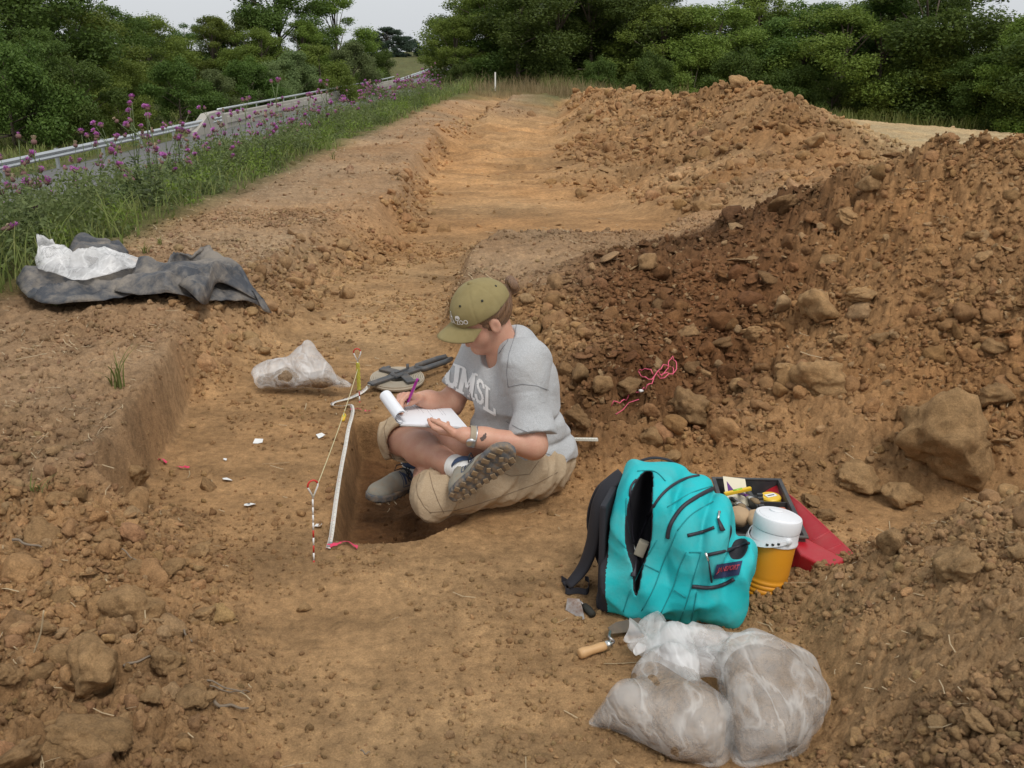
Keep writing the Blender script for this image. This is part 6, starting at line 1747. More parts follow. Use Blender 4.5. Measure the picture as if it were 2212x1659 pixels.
# ---- insulated jug
M_orange = simple('orange_plastic', (.72, .30, .015), .48, .06, 6, bmp=.15, bscale=120, bdist=.001, dirt=.12, dscale=10)
M_wplast = simple('white_plastic', (.74, .75, .77), .42, .04, 10, dirt=.06, dscale=12)
jg = empty('water_jug', tuple(at(1646, 1281, z=0.0)), .5, 'orange insulated water jug with white lid between backpack and red dustpan', 'water jug')
jg.rotation_euler = (math.radians(-2), math.radians(9), .3)
prof = [(0, .001), (.056, .001), (.060, .004)]
for k in range(4): z = .006 + k * .0145; prof += [(.0660, z + .003), (.0672, z + .0065), (.0660, z + .0105), (.0640, z + .0135)]
prof += [(.0655, .070), (.0665, .080), (.0675, .172), (.0680, .178)]
autosmooth(MB().lathe(prof, 48).build('body', M_orange, jg, True), 50)
autosmooth(MB().lathe([(.0670, .178), (.0715, .178), (.0722, .182), (.0712, .186), (.0702, .188), (.0700, .216), (.066, .217)], 48).build('collar', M_wplast, jg, True), 30)
ld = autosmooth(MB().lathe([(.066, .2175), (.0712, .2185), (.0722, .224), (.0718, .250), (.0690, .258), (.0640, .2605), (.060, .2590), (.0585, .2612), (.030, .2665), (0, .268)], 48).build('lid', M_wplast, jg, True), 30)
autosmooth(MB().lathe([(.020, .2665), (.020, .2705), (.016, .272), (.0, .272)], 24, (-.004, .012, 0)).build('pour_cap', M_wplast, ld, True), 30)
hn = MB(); hp_ = []
for k in range(17):
    a = math.pi * k / 16; hp_.append((-.060 * math.sin(a) * 1.35, .076 * math.cos(a), .205 - .030 * math.sin(a)))
hn.ribbon(hp_, .016, [(.35, 0, .94)] * 17, .003); hd = hn.build('handle', M_wplast, jg)
for k in (2, 3, 4, 12, 13, 14):
    MB().lathe([(0, .002), (.004, .002), (.0045, 0), (.0045, -.002)], 12, Vector(hp_[k]) * 1.012, Vector((hp_[k][0], hp_[k][1], 0.2)).to_track_quat('Z', 'Y').to_matrix()).build('hole', M_dark, hd)
for s in (1, -1): MB().lathe([(0, .007), (.009, .007), (.011, .003), (.011, -.004)], 18, (0, .0715 * s, .203), rotm(x=-math.pi / 2 * s)).build('pivot', M_wplast, jg, True)

# ---- black tool tray with its contents
M_trayp = simple('black_tray_plastic', (.035, .038, .042), .5, .2, 12, coord='geo', dirt=.35, dirtcol=(.22, .17, .12), dscale=14)
tO = Vector((.835, 3.11, .045)); tr = empty('tool_tray', tO, -.06, 'shallow black plastic tool tray behind the backpack and the jug', 'tool tray')
def tray(mb, hx, hy, h, t=.004):
    mb.box((0, 0, .004), (2 * hx, 2 * hy, .006))
    for (c, d) in (((0, hy + .006, h / 2), (2 * hx + .022, t, h)), ((0, -hy - .006, h / 2), (2 * hx + .022, t, h)), ((hx + .007, 0, h / 2), (t, 2 * hy + .012, h - .002)), ((-hx - .007, 0, h / 2), (t, 2 * hy + .012, h - .002))): mb.box(c, d, None, .0012)
    return mb
tray(MB(), .105, .215, .062).build('tray_shell', M_trayp, tr)
mb = MB()
for (c, d) in (((0, .224, .064), (.250, .014, .006)), ((0, -.224, .064), (.250, .014, .006)), ((.118, 0, .0645), (.014, .436, .006)), ((-.118, 0, .0645), (.014, .436, .006))): mb.box(c, d, None, .002)
mb.build('rim', M_trayp, tr)
dv_ = MB().box((.008, -.02, .038), (.014, .34, .050), rotm(z=.10), .003).build('divider', M_trayp, tr)
mb = MB()
for k in range(9): mb.box((.010 - .0155 * (k - 4) * .23, .085 - .030 * k, .066), (.020, .012, .010), rotm(z=.10), .002)
mb.build('slot_rack', M_trayp, dv_)
MB().box((.065, .05, .034), (.09, .004, .045)).build('divider', M_trayp, tr)
def T(x, y, z): return tO + rotm(z=-.06) @ Vector((x, y, z))
M_yel = simple('yellow_plastic', (.75, .48, .03), .45, .06, 12); M_purple = simple('purple_lacquer', (.10, .02, .16), .35, .1, 12); M_brist = simple('bristles', (.22, .15, .08), .9, .3, 120)
M_steel = simple('worn_steel', (.40, .40, .40), .38, .25, 22, metal=.9, dirt=.6, dirtcol=(.20, .10, .05), dscale=30); M_card2 = simple('cream_card', (.66, .60, .45), .8, .05, 12); M_kraft = simple('brown_paper', (.42, .29, .17), .9, .15, 14, bmp=.5, bscale=40, bdist=.004)
e = empty('tape_measure', T(.068, .115, .020), .2, 'round yellow pocket tape measure in the tool tray', 'tape measure')
autosmooth(MB().lathe([(0, .0), (.034, 0), (.037, .004), (.037, .026), (.033, .030), (0, .030)], 28).build('case', M_yel, e, True)); MB().box((.0, 0, .0315), (.040, .022, .003), rotm(z=.2), .001).build('label_plate', M_wplast, e); MB().box((.0, -.002, .0335), (.026, .005, .0008), rotm(z=.2)).build('printed_mark', M_dark, e)
e = empty('clay_lump', T(.068, .012, .026)); tag(e, 'brick red block in the right compartment of the tool tray', 'block'); MB().box((0, 0, 0), (.080, .048, .034), rotm(z=.1, x=.1), .006).build('block', simple('brick_red', (.42, .13, .07), .85, .2, 20, bmp=.4, bscale=60), e)
cdx = empty('card', T(-.050, .135, .055), .1, 'cream card with purple marks standing in the tool tray', 'card'); cdx.rotation_euler = (.5, .15, .05)
MB().box((0, 0, 0), (.082, .120, .002)).build('sheet', M_card2, cdx); mb = MB(); mb.add([(-.030, -.01, .0015), (.002, -.015, .0015), (-.030, .040, .0015)], [(0, 1, 2)]); mb.build('printed_triangle', M_purple, cdx)
lv = empty('spirit_level', T(-.055, .075, .082), .25, 'small yellow line level lying across the brushes in the tool tray', 'level'); lv.rotation_euler = (0, -.12, .22)
MB().box((0, 0, 0), (.100, .013, .013), None, .003).build('case', M_yel, lv); MB().tube([(-.016, 0, .006), (.016, 0, .006)], .0045, 10).build('vial', simple('green_vial', (.30, .55, .05), .15, .05, 10), lv, True)
def brush(x, y, z, rz, lab, cl=M_purple, s=1.):
    e = empty('paint_brush', T(x, y, z), rz, lab, 'paint brush'); e.rotation_euler = (-.22, 0, rz)
    MB().tube([(0, .10 * s, 0), (0, .075 * s, 0), (0, .03 * s, 0), (0, 0, 0)], [.004, .0075, .0055, .0065], 10).build('handle', cl, e, True)
    MB().tube([(0, .002, 0), (0, -.035 * s, 0)], [.0078, .0105], 12, True, .6).build('ferrule', M_pull, e, True); MB().tube([(0, -.035 * s, 0), (0, -.060 * s, 0), (0, -.085 * s, -.004)], [.010, .013, .009], 12, True, .55).build('bristles', M_brist, e, True)
brush(-.022, .055, .072, .18, 'purple handled paint brush in front of the cream card'); brush(-.062, .030, .060, .10, 'dark handled brush left of the purple handled brush', M_dark, .8)
e = empty('metal_rule', T(-.032, -.03, .062), .22, 'long grey steel blade lying along the tool tray', 'steel blade'); e.rotation_euler = (-.1, .1, .22); MB().box((0, 0, 0), (.022, .27, .0025), None, .0008).build('blade', M_steel, e)
def crumple(name, c, r, seed, mat, lab, cat, flat=.7):
    f = lambda P: ell_(P, c, (r, r * 1.2, r * flat)) + .30 * r * (np.abs(n3p(P, .55 / r, seed)) * 2 - .4) + .12 * r * n3p(P, 1.6 / r, seed + 2)
    c_ = np.array(c); o = sdf_obj(name, f, c_ - r * 1.6, c_ + r * 1.6, r / 11, mat, None, 0); V0 = Vector(c)
    o.data.transform(Matrix.Translation(-V0)); o.location = V0; tag(o, lab, cat); return o
crumple('paper_bag', tuple(T(-.068, -.055, .052)), .042, 3, M_kraft, 'crumpled brown paper bag in the left of the tool tray', 'paper bag'); crumple('paper_bag', tuple(T(-.012, -.085, .054)), .044, 5, M_kraft, 'crumpled brown paper bag next to the jug lid', 'paper bag')

# ---- red dustpan
M_redp = simple('red_plastic', (.42, .012, .022), .38, .12, 8, coord='geo', dirt=.25, dirtcol=(.35, .16, .12), dscale=10, bmp=.15, bscale=40)
dO = V3(.90, 3.0, .0); dp = empty('dustpan', tuple(dO), 0, 'red plastic dustpan under the tool tray behind the near mound', 'dustpan')
def dl(x, y, z): return (x - dO[0], y - dO[1], z)
mb = MB(); rimp = [(.955, 3.33, .085), (1.0, 3.18, .085), (1.035, 3.02, .080), (1.075, 2.86, .070), (1.09, 2.76, .055)]; inn = [(.87, 3.31, .03), (.91, 3.17, .025), (.94, 3.01, .022), (.98, 2.86, .02), (1.0, 2.78, .016)]; lft2 = [(.68, 3.26, .022), (.68, 3.15, .02), (.70, 3.0, .018), (.86, 2.88, .016), (.92, 2.80, .014)]
vs = [dl(*p) for p in rimp + inn + lft2]; fs = [(i, i + 1, 6 + i, 5 + i) for i in range(4)] + [(5 + i, 6 + i, 11 + i, 10 + i) for i in range(4)]
o = mb.add(vs, fs).build('pan', M_redp, dp); md = o.modifiers.new('thick', 'SOLIDIFY'); md.thickness = .004
for k in range(3):
    t = (k + .6) / 3.4; a = Vector(dl(*rimp[2])).lerp(Vector(dl(*rimp[4])), t); b = Vector(dl(*inn[2])).lerp(Vector(dl(*inn[4])), t)
    MB().tube([a + Vector((0, 0, .003)), b + Vector((0, 0, .004))], .004, 6).build('rib', M_redp, dp, True)
MB().tube([dl(*p) for p in rimp], .005, 8).build('rim', M_redp, dp, True)
hb = [(.885, 2.96), (.955, 2.90), (1.035, 2.765), (.955, 2.715), (.90, 2.80)]; vs = [dl(x, y, .012) for x, y in hb] + [dl(x + (0 if i != 0 else .01), y, .092) for i, (x, y) in enumerate(hb)]
o = MB().add(vs, [(4, 3, 2, 1, 0), (5, 6, 7, 8, 9)] + [(i, (i + 1) % 5, 5 + (i + 1) % 5, 5 + i) for i in range(5)]).build('hollow_handle', M_redp, dp); md = o.modifiers.new('b', 'BEVEL'); md.width = .008; md.segments = 3
w = at(1945, 1172, z=.02)
e = empty('metal_tin', tuple(w), -.35, 'small dark blue metal tin half hidden behind the near right mound', 'tin'); MB().box((0, 0, .012), (.085, .045, .034), None, .003).build('case', simple('dark_blue_metal', (.04, .05, .09), .4, .1, 20, metal=.4), e); MB().box((0, 0, .031), (.078, .038, .004), None, .001).build('lid', M_steel, e)

# ---- plastic bags of soil
def film_mat(name, lo_a, hi_a, col=(.80, .775, .74), rough=.30):
    """thin milky polythene: streaked opacity, sharp little glints"""
    m, nt, b, out = new_mat(name); pos = geopos(nt)
    b.inputs['Base Color'].default_value = col + (1,); b.inputs['Roughness'].default_value = rough; b.inputs['Specular IOR Level'].default_value = .5
    mp = nd(nt, 'ShaderNodeMapping'); mp.inputs['Scale'].default_value = (1., .33, 1.); mp.inputs['Rotation'].default_value = (0, 0, .35); nt.links.new(pos, mp.inputs['Vector'])
    n_ = noise_t(nt, 11, 3, .5, mp.outputs[0], .5); n_lo = noise_t(nt, 7, 3, .5, pos)
    r1 = nd(nt, 'ShaderNodeMath', _operation='SUBTRACT'); nt.links.new(n_, r1.inputs[0]); r1.inputs[1].default_value = .5
    r2 = nd(nt, 'ShaderNodeMath', _operation='ABSOLUTE'); nt.links.new(r1.outputs[0], r2.inputs[0])       # crease lines where the noise crosses its mean
    a = nd(nt, 'ShaderNodeMapRange'); a.inputs[1].default_value = .0; a.inputs[2].default_value = .05; a.inputs[3].default_value = hi_a - lo_a; a.inputs[4].default_value = 0.
    nt.links.new(r2.outputs[0], a.inputs[0])
    a2 = nd(nt, 'ShaderNodeMapRange'); a2.inputs[1].default_value = .38; a2.inputs[2].default_value = .68; a2.inputs[3].default_value = lo_a * .6; a2.inputs[4].default_value = (lo_a + hi_a) / 2 + .05; nt.links.new(n_lo, a2.inputs[0])
    ad = nd(nt, 'ShaderNodeMath', _operation='ADD'); nt.links.new(a.outputs[0], ad.inputs[0]); nt.links.new(a2.outputs[0], ad.inputs[1]); nt.links.new(ad.outputs[0], b.inputs['Alpha'])
    p = bump(nt, b, r2.outputs[0], .8, .03); bump(nt, b, noise_t(nt, 30, 3, .5, mp.outputs[0], .6), .5, .010, p); return m
M_film = film_mat('clear_film', .23, .40); M_filmw = film_mat('bunched_film', .42, .62, (.80, .79, .78), .36)
M_bagsoil = simple('bagged_soil', (.30, .20, .115), .9, .5, 24, coord='geo', bmp=1., bscale=45, bdist=.04, dirt=.7, dirtcol=(.12, .075, .04), dscale=18)
def crease(P, s, seed, k=1.): return (np.abs(n3p(P, s, seed)) * 2 - .35) * k
def bag(name, lab, soil_f, film_f, lo, hi, org, res=.006, res2=.009):
    e = empty(name, tuple(org), 0, lab, 'plastic bag')
    V_, Q_ = surface(film_f, lo, hi, res); V_ = smooth_v(V_, Q_, 1)
    return e, V_, Q_
def film_object(e, V_, Q_, org, soil_f, thr=.03):
    """the film over the soil is clear, the empty bunched part is whiter; both in one sheet"""
    me = quads_mesh('film', V_ - org, Q_, M_film, True); me.materials.append(M_filmw)
    d = soil_f(V_); me.polygons.foreach_set('material_index', (d[Q_].mean(1) > thr).astype(np.int32)); return link('film', me, e)
# the pair in front: both lie on the floor, mouths towards the backpack
def seg(pts_, P, k=.06):
    d = None
    for (a, b, ra_, rb_) in pts_:
        c = cap_(P * [1, 1, 1.25], np.array(a) * [1, 1, 1.25], np.array(b) * [1, 1, 1.25], ra_, rb_); d = c if d is None else smin(d, c, k)
    return d
def G(px, py, z): return np.array(at(px, py, z=z))
bagA = [(G(1372, 1530, .05), G(1480, 1580, .05), .060, .070), (G(1410, 1470, .05), G(1500, 1545, .07), .055, .075), (G(1283, 1562, .012), G(1360, 1530, .04), .006, .050), (G(1500, 1600, .03), G(1535, 1625, .02), .05, .022)]
neckA = [(G(1445, 1440, .07), G(1460, 1395, .07), .070, .050), (G(1400, 1440, .05), G(1420, 1400, .06), .03, .035)]
mouthA = [(G(1440, 1398, .06), G(1368, 1392, .04), .030, .022), (G(1440, 1400, .07), G(1412, 1345, .05), .032, .026), (G(1450, 1392, .07), G(1540, 1375, .06), .042, .040)]
bagB = [(G(1640, 1460, .08), G(1640, 1560, .06), .090, .070), (G(1715, 1440, .06), G(1735, 1500, .06), .055, .05), (G(1690, 1560, .05), G(1725, 1500, .06), .06, .06), (G(1608, 1640, .01), G(1650, 1570, .05), .012, .06)]
neckB = [(G(1640, 1445, .08), G(1570, 1385, .07), .080, .045), (G(1690, 1430, .07), G(1620, 1385, .07), .045, .030)]
mouthB = [(G(1560, 1385, .07), G(1455, 1372, .06), .050, .040), (G(1575, 1420, .07), G(1500, 1425, .06), .05, .045)]
def ground_cut(P, d): return smax(d, .006 - P[:, 2], .008)
def soilA(P): return ground_cut(P, seg(bagA, P) + crease(P, 12, 31, .006))
def filmA(P):
    d = seg(bagA, P) - .007; d = smin(d, seg(neckA, P), .05); d = smin(d, seg(mouthA, P, .02), .03)
    f_ = np.clip(seg(bagA, P) / .06, 0, 1)
    return ground_cut(P, d + crease(P * [1, .45, 1], 12, 33, .026) * (.55 + f_) + crease(P * [1, .6, 1], 26, 35, .004) - .004)
def soilB(P): return ground_cut(P, seg(bagB, P) + crease(P, 12, 37, .006))
def filmB(P):
    d = seg(bagB, P) - .007; d = smin(d, seg(neckB, P), .05); d = smin(d, seg(mouthB, P, .02), .03)
    f_ = np.clip(seg(bagB, P) / .06, 0, 1)
    return ground_cut(P, d + crease(P * [1, .45, 1], 12, 43, .026) * (.55 + f_) + crease(P * [1, .6, 1], 26, 45, .004) - .004)
for (lab, bg_, nk, mo, sf, ff) in (('left bag of the full pair in front of the backpack, mouth flaring to the left', bagA, neckA, mouthA, soilA, filmA), ('right bag of the full pair in front of the backpack, bulging and brown', bagB, neckB, mouthB, soilB, filmB)):
    al = np.array([p for s_ in bg_ + nk + mo for p in s_[:2]]); org = al.mean(0) * [1, 1, 0]
    e, V_, Q_ = bag('soil_bag', lab, sf, ff, al.min(0) - .12, al.max(0) + .12, org)
    film_object(e, V_, Q_, org, sf)
    sdf_obj('soil', sf, al.min(0) - .12, al.max(0) + .12, .009, M_bagsoil, e, 1, org)
# ruffled open mouths: thin sheets fanning out of the necks
def fan(root, cpt, dirs, L, name='bag_mouth', parent=None, org=None, seed=0, mat=None, up0=.35):
    r_ = np.random.default_rng(seed); nu, nv_ = 40, 12; vs = []
    a0, a1 = dirs
    for i in range(nu + 1):
        a = a0 + (a1 - a0) * i / nu
        for j in range(nv_ + 1):
            t = j / nv_; rr = .015 + L * t * (1 + .25 * math.sin(a * 3 + seed) + .12 * math.sin(a * 9.0 + 1))
            z = cpt[2] + .004 + (up0 * rr) * (.6 + .4 * math.sin(a * 5 + seed * 2)) + .012 * t * math.sin(a * 7 + 3 * t + seed)
            vs.append(np.array([cpt[0] + rr * math.cos(a), cpt[1] + rr * math.sin(a), max(.004, z)]) - org)
    fs = [(i * (nv_ + 1) + j, i * (nv_ + 1) + j + 1, (i + 1) * (nv_ + 1) + j + 1, (i + 1) * (nv_ + 1) + j) for i in range(nu) for j in range(nv_)]
    return link(name, mesh_from(name, vs, fs, mat or M_filmw, True), parent)
bagsO = [o for o in C.objects if o.name.startswith('soil_bag') and o.type == 'EMPTY']
fan(None, G(1432, 1398, .05), (1.3, 3.7), .085, parent=bagsO[0], org=np.array(bagsO[0].location), seed=1, up0=.15)
# the bag in the trench behind the pit
def H(px, py, yy): return np.array(at(px, py, y=yy))
bC = [(H(620, 815, 4.60), H(690, 822, 4.58), .055, .050), (H(700, 815, 4.58), H(752, 832, 4.52), .050, .010), (H(570, 822, 4.62), H(620, 815, 4.62), .045, .055)]
nC = [(H(610, 800, 4.64), H(655, 757, 4.66), .065, .020), (H(660, 790, 4.62), H(664, 745, 4.64), .06, .020), (H(560, 800, 4.64), H(600, 790, 4.66), .035, .05), (H(690, 800, 4.6), H(668, 765, 4.62), .06, .03)]
def soilC(P): return smax(seg(bC, P) + .008 + crease(P, 12, 51, .008), .012 - P[:, 2], .006)
def filmC(P): d = smin(seg(bC, P, .04), seg(nC, P, .04), .03); return smax(d + crease(P, 10, 53, .026) + crease(P, 26, 55, .008), .008 - P[:, 2], .006)
al = np.array([p for s_ in bC + nC for p in s_[:2]]); org = al.mean(0) * [1, 1, 0]
e, V_, Q_ = bag('soil_bag', 'half empty clear plastic bag of soil on the trench floor below the tarpaulin', soilC, filmC, al.min(0) - .12, al.max(0) + .12, org)
film_object(e, V_, Q_, org, soilC, .012); sdf_obj('soil', soilC, al.min(0) - .12, al.max(0) + .12, .011, M_bagsoil, e, 1, org)

# ---- black tarpaulin and the empty bag lying on it
m, nt, b, out = new_mat('dusty_black_sheet'); M_tarp = m; pos = geopos(nt)
c = mixc(nt, ramp(nt, noise_t(nt, 5, 9, .72, pos), [(.42, 0.), (.60, .85)]), (.042, .046, .055), (.24, .205, .165)); nt.links.new(c, b.inputs['Base Color'])
rr_ = nd(nt, 'ShaderNodeMapRange'); rr_.inputs[3].default_value = .32; rr_.inputs[4].default_value = .8; nt.links.new(noise_t(nt, 5, 9, .72, pos), rr_.inputs[0]); nt.links.new(rr_.outputs[0], b.inputs['Roughness'])
bump(nt, b, noise_t(nt, 14, 5, .6, pos, 1.5), .6, .012)
def bz(x, y):
    """smoothed bank surface a sheet would rest on"""
    x = np.asarray(x, float); y = np.asarray(y, float); z = None
    for dx, dy in ((0, 0), (.05, 0), (-.05, 0), (0, .05), (0, -.05)):
        h = base(x + dx, y + dy)[..., 0] + .03; z = h if z is None else np.maximum(z, h)
    return .6 * z + .4 * base(x, y)[..., 0] + .03
def sheet(name, outline, parent, mat, org, step=.018, amp=.07, seed=0, lift=0., dirv=(1., .25), freq=3.2, th=.003, up_edge=.0):
    """a crumpled sheet: rings between its middle and an outline given by ground points"""
    P_ = np.array(outline)[:, :2]; P_ = np.array(dense(list(P_) + [P_[0]], 6))[:-1]; nn = np.roll(P_, -1, 0); L_ = np.linalg.norm(nn - P_, axis=1); cum = np.concatenate([[0], np.cumsum(L_)])
    M_ = int(cum[-1] / step); tt = np.linspace(0, cum[-1], M_, endpoint=False); PP = np.concatenate([P_, P_[:1]]); O_ = np.stack([np.interp(tt, cum, PP[:, k]) for k in (0, 1)], 1)
    c_ = O_.mean(0); K_ = max(8, int(np.linalg.norm(O_ - c_, axis=1).mean() / step)); ts = np.linspace(0, 1, K_ + 1)[1:]
    X_ = c_[0] + (O_[None, :, 0] - c_[0]) * ts[:, None]; Y_ = c_[1] + (O_[None, :, 1] - c_[1]) * ts[:, None]
    de = (1 - ts)[:, None] * np.linalg.norm(O_ - c_, axis=1)[None]
    dn = np.array(dirv) / np.hypot(*dirv); u = X_ * dn[0] + Y_ * dn[1]; v_ = -X_ * dn[1] + Y_ * dn[0]
    wp = v_ + .5 * fbm(X_, Y_, 1.3, 3, seed + 3)
    f1 = 1 - np.abs(((wp * freq) % 1) * 2 - 1); f1 = f1 ** 1.2; f2 = np.abs(fbm(X_, Y_, 3.0, 3, seed + 9)) * 2
    fc = cell(u * .6, v_, 5.0, seed) - .5
    z = bz(X_, Y_) + lift + (amp * f1 + amp * .5 * fc + amp * .75 * f2 + .5 * amp * fbm(X_, Y_, 2.0, 2, seed + 12)) * np.clip(de / .07 + .25, .25, 1)
    skew = .55 * amp * np.sin(wp * freq * 6.28) * np.clip(de / .1, 0, 1)
    VV = np.stack([X_ - dn[1] * skew, Y_ + dn[0] * skew, z], -1).reshape(-1, 3) - org
    i_, j_ = np.meshgrid(np.arange(K_ - 1), np.arange(M_), indexing='ij'); j2 = (j_ + 1) % M_
    q = np.stack([i_ * M_ + j_, i_ * M_ + j2, (i_ + 1) * M_ + j2, (i_ + 1) * M_ + j_], -1).reshape(-1, 4)
    VV = np.concatenate([VV, VV[:M_].mean(0)[None]]); cap_f = [(k, (k + 1) % M_, len(VV) - 1) for k in range(M_)]
    me = mesh_from(name, VV, [tuple(a[::-1]) for a in q] + cap_f, mat, True)
    o = link(name, me, parent); m_ = o.modifiers.new('thick', 'SOLIDIFY'); m_.thickness = th; return o
def GP(px, py, z=.30): w = at(px, py, z=z); return (w.x, w.y)
tO_ = np.array([*GP(300, 600), .28]); tp = empty('tarpaulin', tuple(tO_), 0, 'crumpled black plastic sheet dusted with soil, draped over the edge of the left bank', 'tarpaulin')
sheet('sheet', [GP(39, 632), GP(48, 606), GP(130, 592), GP(180, 575), GP(290, 585), GP(340, 605), GP(330, 642), GP(264, 655), GP(153, 675), GP(75, 664)], tp, M_tarp, tO_, amp=.060, seed=3, freq=2.6)
sheet('sheet', [GP(250, 652), GP(300, 612), GP(371, 592), GP(440, 580), GP(500, 598), GP(555, 628, .26), GP(566, 660, .2), GP(570, 700, .10), GP(592, 722, .03), GP(540, 722, .04), GP(505, 708, .10), GP(463, 704, .14), GP(420, 672, .25), GP(320, 660)], tp, M_tarp, tO_, amp=.075, seed=8, freq=2.4, dirv=(1, -.5), lift=.015)
sheet('sheet', [GP(150, 600), GP(160, 560), GP(222, 552), GP(280, 575), GP(250, 605)], tp, M_tarp, tO_, amp=.09, seed=14, freq=1.5, lift=.05)
sheet('sheet', [GP(350, 632), GP(380, 600), GP(450, 586), GP(510, 606), GP(550, 640, .25), GP(550, 680, .15), GP(480, 700, .12), GP(430, 664)], tp, M_tarp, tO_, amp=.085, seed=21, freq=2.6, lift=.05, dirv=(.5, 1))
eb = empty('plastic_bag', tuple(tO_), 0, 'empty whitish clear plastic bag lying on the black sheet', 'plastic bag')
sheet('film', [GP(90, 632), GP(84, 600), GP(115, 585), GP(160, 605), GP(230, 596), GP(318, 606), GP(275, 632), GP(222, 644), GP(185, 652), GP(130, 642)], eb, M_filmw, tO_, step=.014, amp=.065, seed=33, freq=3.0, lift=.085, th=.0015)
sheet('film', [GP(90, 622), GP(92, 590), GP(116, 586), GP(150, 612), GP(140, 632)], eb, M_filmw, tO_, step=.014, amp=.11, seed=37, freq=3.2, lift=.11, th=.0015, dirv=(.5, 1))

# ---- open reel tape measure with its tape run out along the pit
M_reel = simple('grey_black_frame', (.05, .055, .06), .5, .15, 20, dirt=.3, dscale=20); M_reelt = simple('coiled_tape', (.40, .35, .27), .6, .2, 60, coord='geo', dirt=.4, dscale=30); M_tapew = simple('white_tape', (.66, .64, .58), .6, .1, 60, coord='geo', dirt=.3, dscale=30)
ra0 = at(798, 833, z=.03); ra1 = at(966, 786, z=.03); ax_ = (ra1 - ra0); Lr = ax_.length; ang = math.atan2(ax_.y, ax_.x)
rc = at(858, 818, z=.03); rl = empty('tape_reel', (rc.x, rc.y, .014), ang, 'open reel measuring tape with grey frame lying behind the writing pad', 'measuring tape')
rl.rotation_euler = (math.radians(4), math.radians(-3), ang); s0 = (ra0 - rc).length; s1 = (ra1 - rc).length
mb = MB(); 
for k in range(9): r0 = .058 + k * .0085; mb.lathe([(r0, .004), (r0, .026), (r0 + .006, .0265), (r0 + .006, .004)], 40)
mb.build('coiled_tape', M_reelt, rl)
MB().lathe([(0, .006), (.13, .006), (.135, .010), (.135, .018), (.131, .020)], 40).build('winding_disc', M_reelt, rl, True)
mb = MB(); zt = .036
mb.box((-s0 / 2 - .01, 0, zt), (s0 - .01, .040, .012), rotm(z=0), .003); mb.box((.05, 0, zt), (.16, .056, .013), None, .004)
for sg_ in (1, -1): mb.box((.012, .060 * sg_, zt), (.044, .125, .012), rotm(z=.30 * sg_), .003); mb.box((.03, .112 * sg_, .022), (.028, .018, .036), None, .004)
mb.build('frame', M_reel, rl)
gl = s1; mb = MB(); gp = [(.12, 0), (.15, .028), (gl - .05, .030), (gl, .020), (gl, -.020), (gl - .05, -.030), (.15, -.028), (.12, 0)]
mb.tube([(x, y, .034) for x, y in gp], .0145, 10); mb.build('grip', M_reel, rl, True)
autosmooth(MB().lathe([(0, .050), (.026, .050), (.032, .046), (.034, .040)], 24).build('hub', M_reel, rl, True)); cr_ = MB().box((.03, 0, .053), (.085, .012, .005), None, .002).build('crank', M_reel, rl); MB().lathe([(0, .022), (.007, .022), (.008, 0)], 12, (.068, 0, .053)).build('crank_knob', M_reel, cr_, True)
MB().box((-s0 + .004, 0, .028), (.035, .020, .018), None, .003).build('mouthpiece', M_pull, rl)
tp_ = [(796, 834, .028), (782, 847, .012), (755, 860, .010), (722, 869, .010), (719, 876, .010), (740, 877, .012), (757, 874, .012), (762, 884, .012), (760, 900, .012), (753, 925, .014), (746, 965, .014), (739, 1000, .014), (732, 1040, .014), (726, 1080, .014), (720, 1125, .014), (715, 1160, .012), (709, 1184, .010)]
P_ = dense([np.array(at(a, b, z=c)) for a, b, c in tp_], 5); org = np.array([rc.x, rc.y, .014]); Mi = rl.matrix_basis.inverted() if hasattr(rl, 'matrix_basis') else Matrix()
bpy.context.view_layer.update(); Mi = rl.matrix_world.inverted()
sd_ = []
for i in range(len(P_)):
    t = nrm_(P_[min(i + 1, len(P_) - 1)] - P_[max(i - 1, 0)]); h = np.cross(t, up_); k = .55 + .45 * math.sin(i * .35); sd_.append(nrm_(h * 1.0 + up_ * .55 * k))
mb = MB().ribbon(P_, .0155, sd_, .0007); mb.v = [tuple(Mi @ Vector(v)) for v in mb.v]; mb.build('tape', M_tapew, rl)
M_tick = simple('tape_print', (.20, .16, .15), .7, .1, 60); M_tickr = simple('tape_print_red', (.45, .06, .05), .7, .1, 60)
mb = MB(); mr = MB()
for i in range(2, len(P_) - 1):
    for q in range(4):
        p = P_[i] * (1 - q / 4) + P_[i + 1] * q / 4 if i + 1 < len(P_) else P_[i]; t = nrm_(P_[i + 1] - P_[i]); s_ = sd_[i]; n_ = np.cross(t, s_); n_ = n_ if n_[2] > 0 else -n_
        w_ = .0035 if q else .006; p = p + s_ * (.0075 - w_) + n_ * .0008
        (mr if (i % 5 == 0 and q == 0) else mb).add([p - t * .0009 - s_ * w_ * .9, p + t * .0009 - s_ * w_ * .9, p + t * .0009 + s_ * w_ * .9, p - t * .0009 + s_ * w_ * .9], [(0, 1, 2, 3)])
for m__, mt_, nm in ((mb, M_tick, 'tape_graduations'), (mr, M_tickr, 'tape_graduations')): m__.v = [tuple(Mi @ Vector(v)) for v in m__.v]; tag(m__.build(nm, mt_, rl), kind='stuff')
tipw = at(708, 1187, z=.010); e = MB().box(Mi @ Vector(at(712, 1176, z=.012)), (.012, .030, .004), rotm(z=-.2 - ang), .001).build('tape_end_clasp', M_steel, rl)

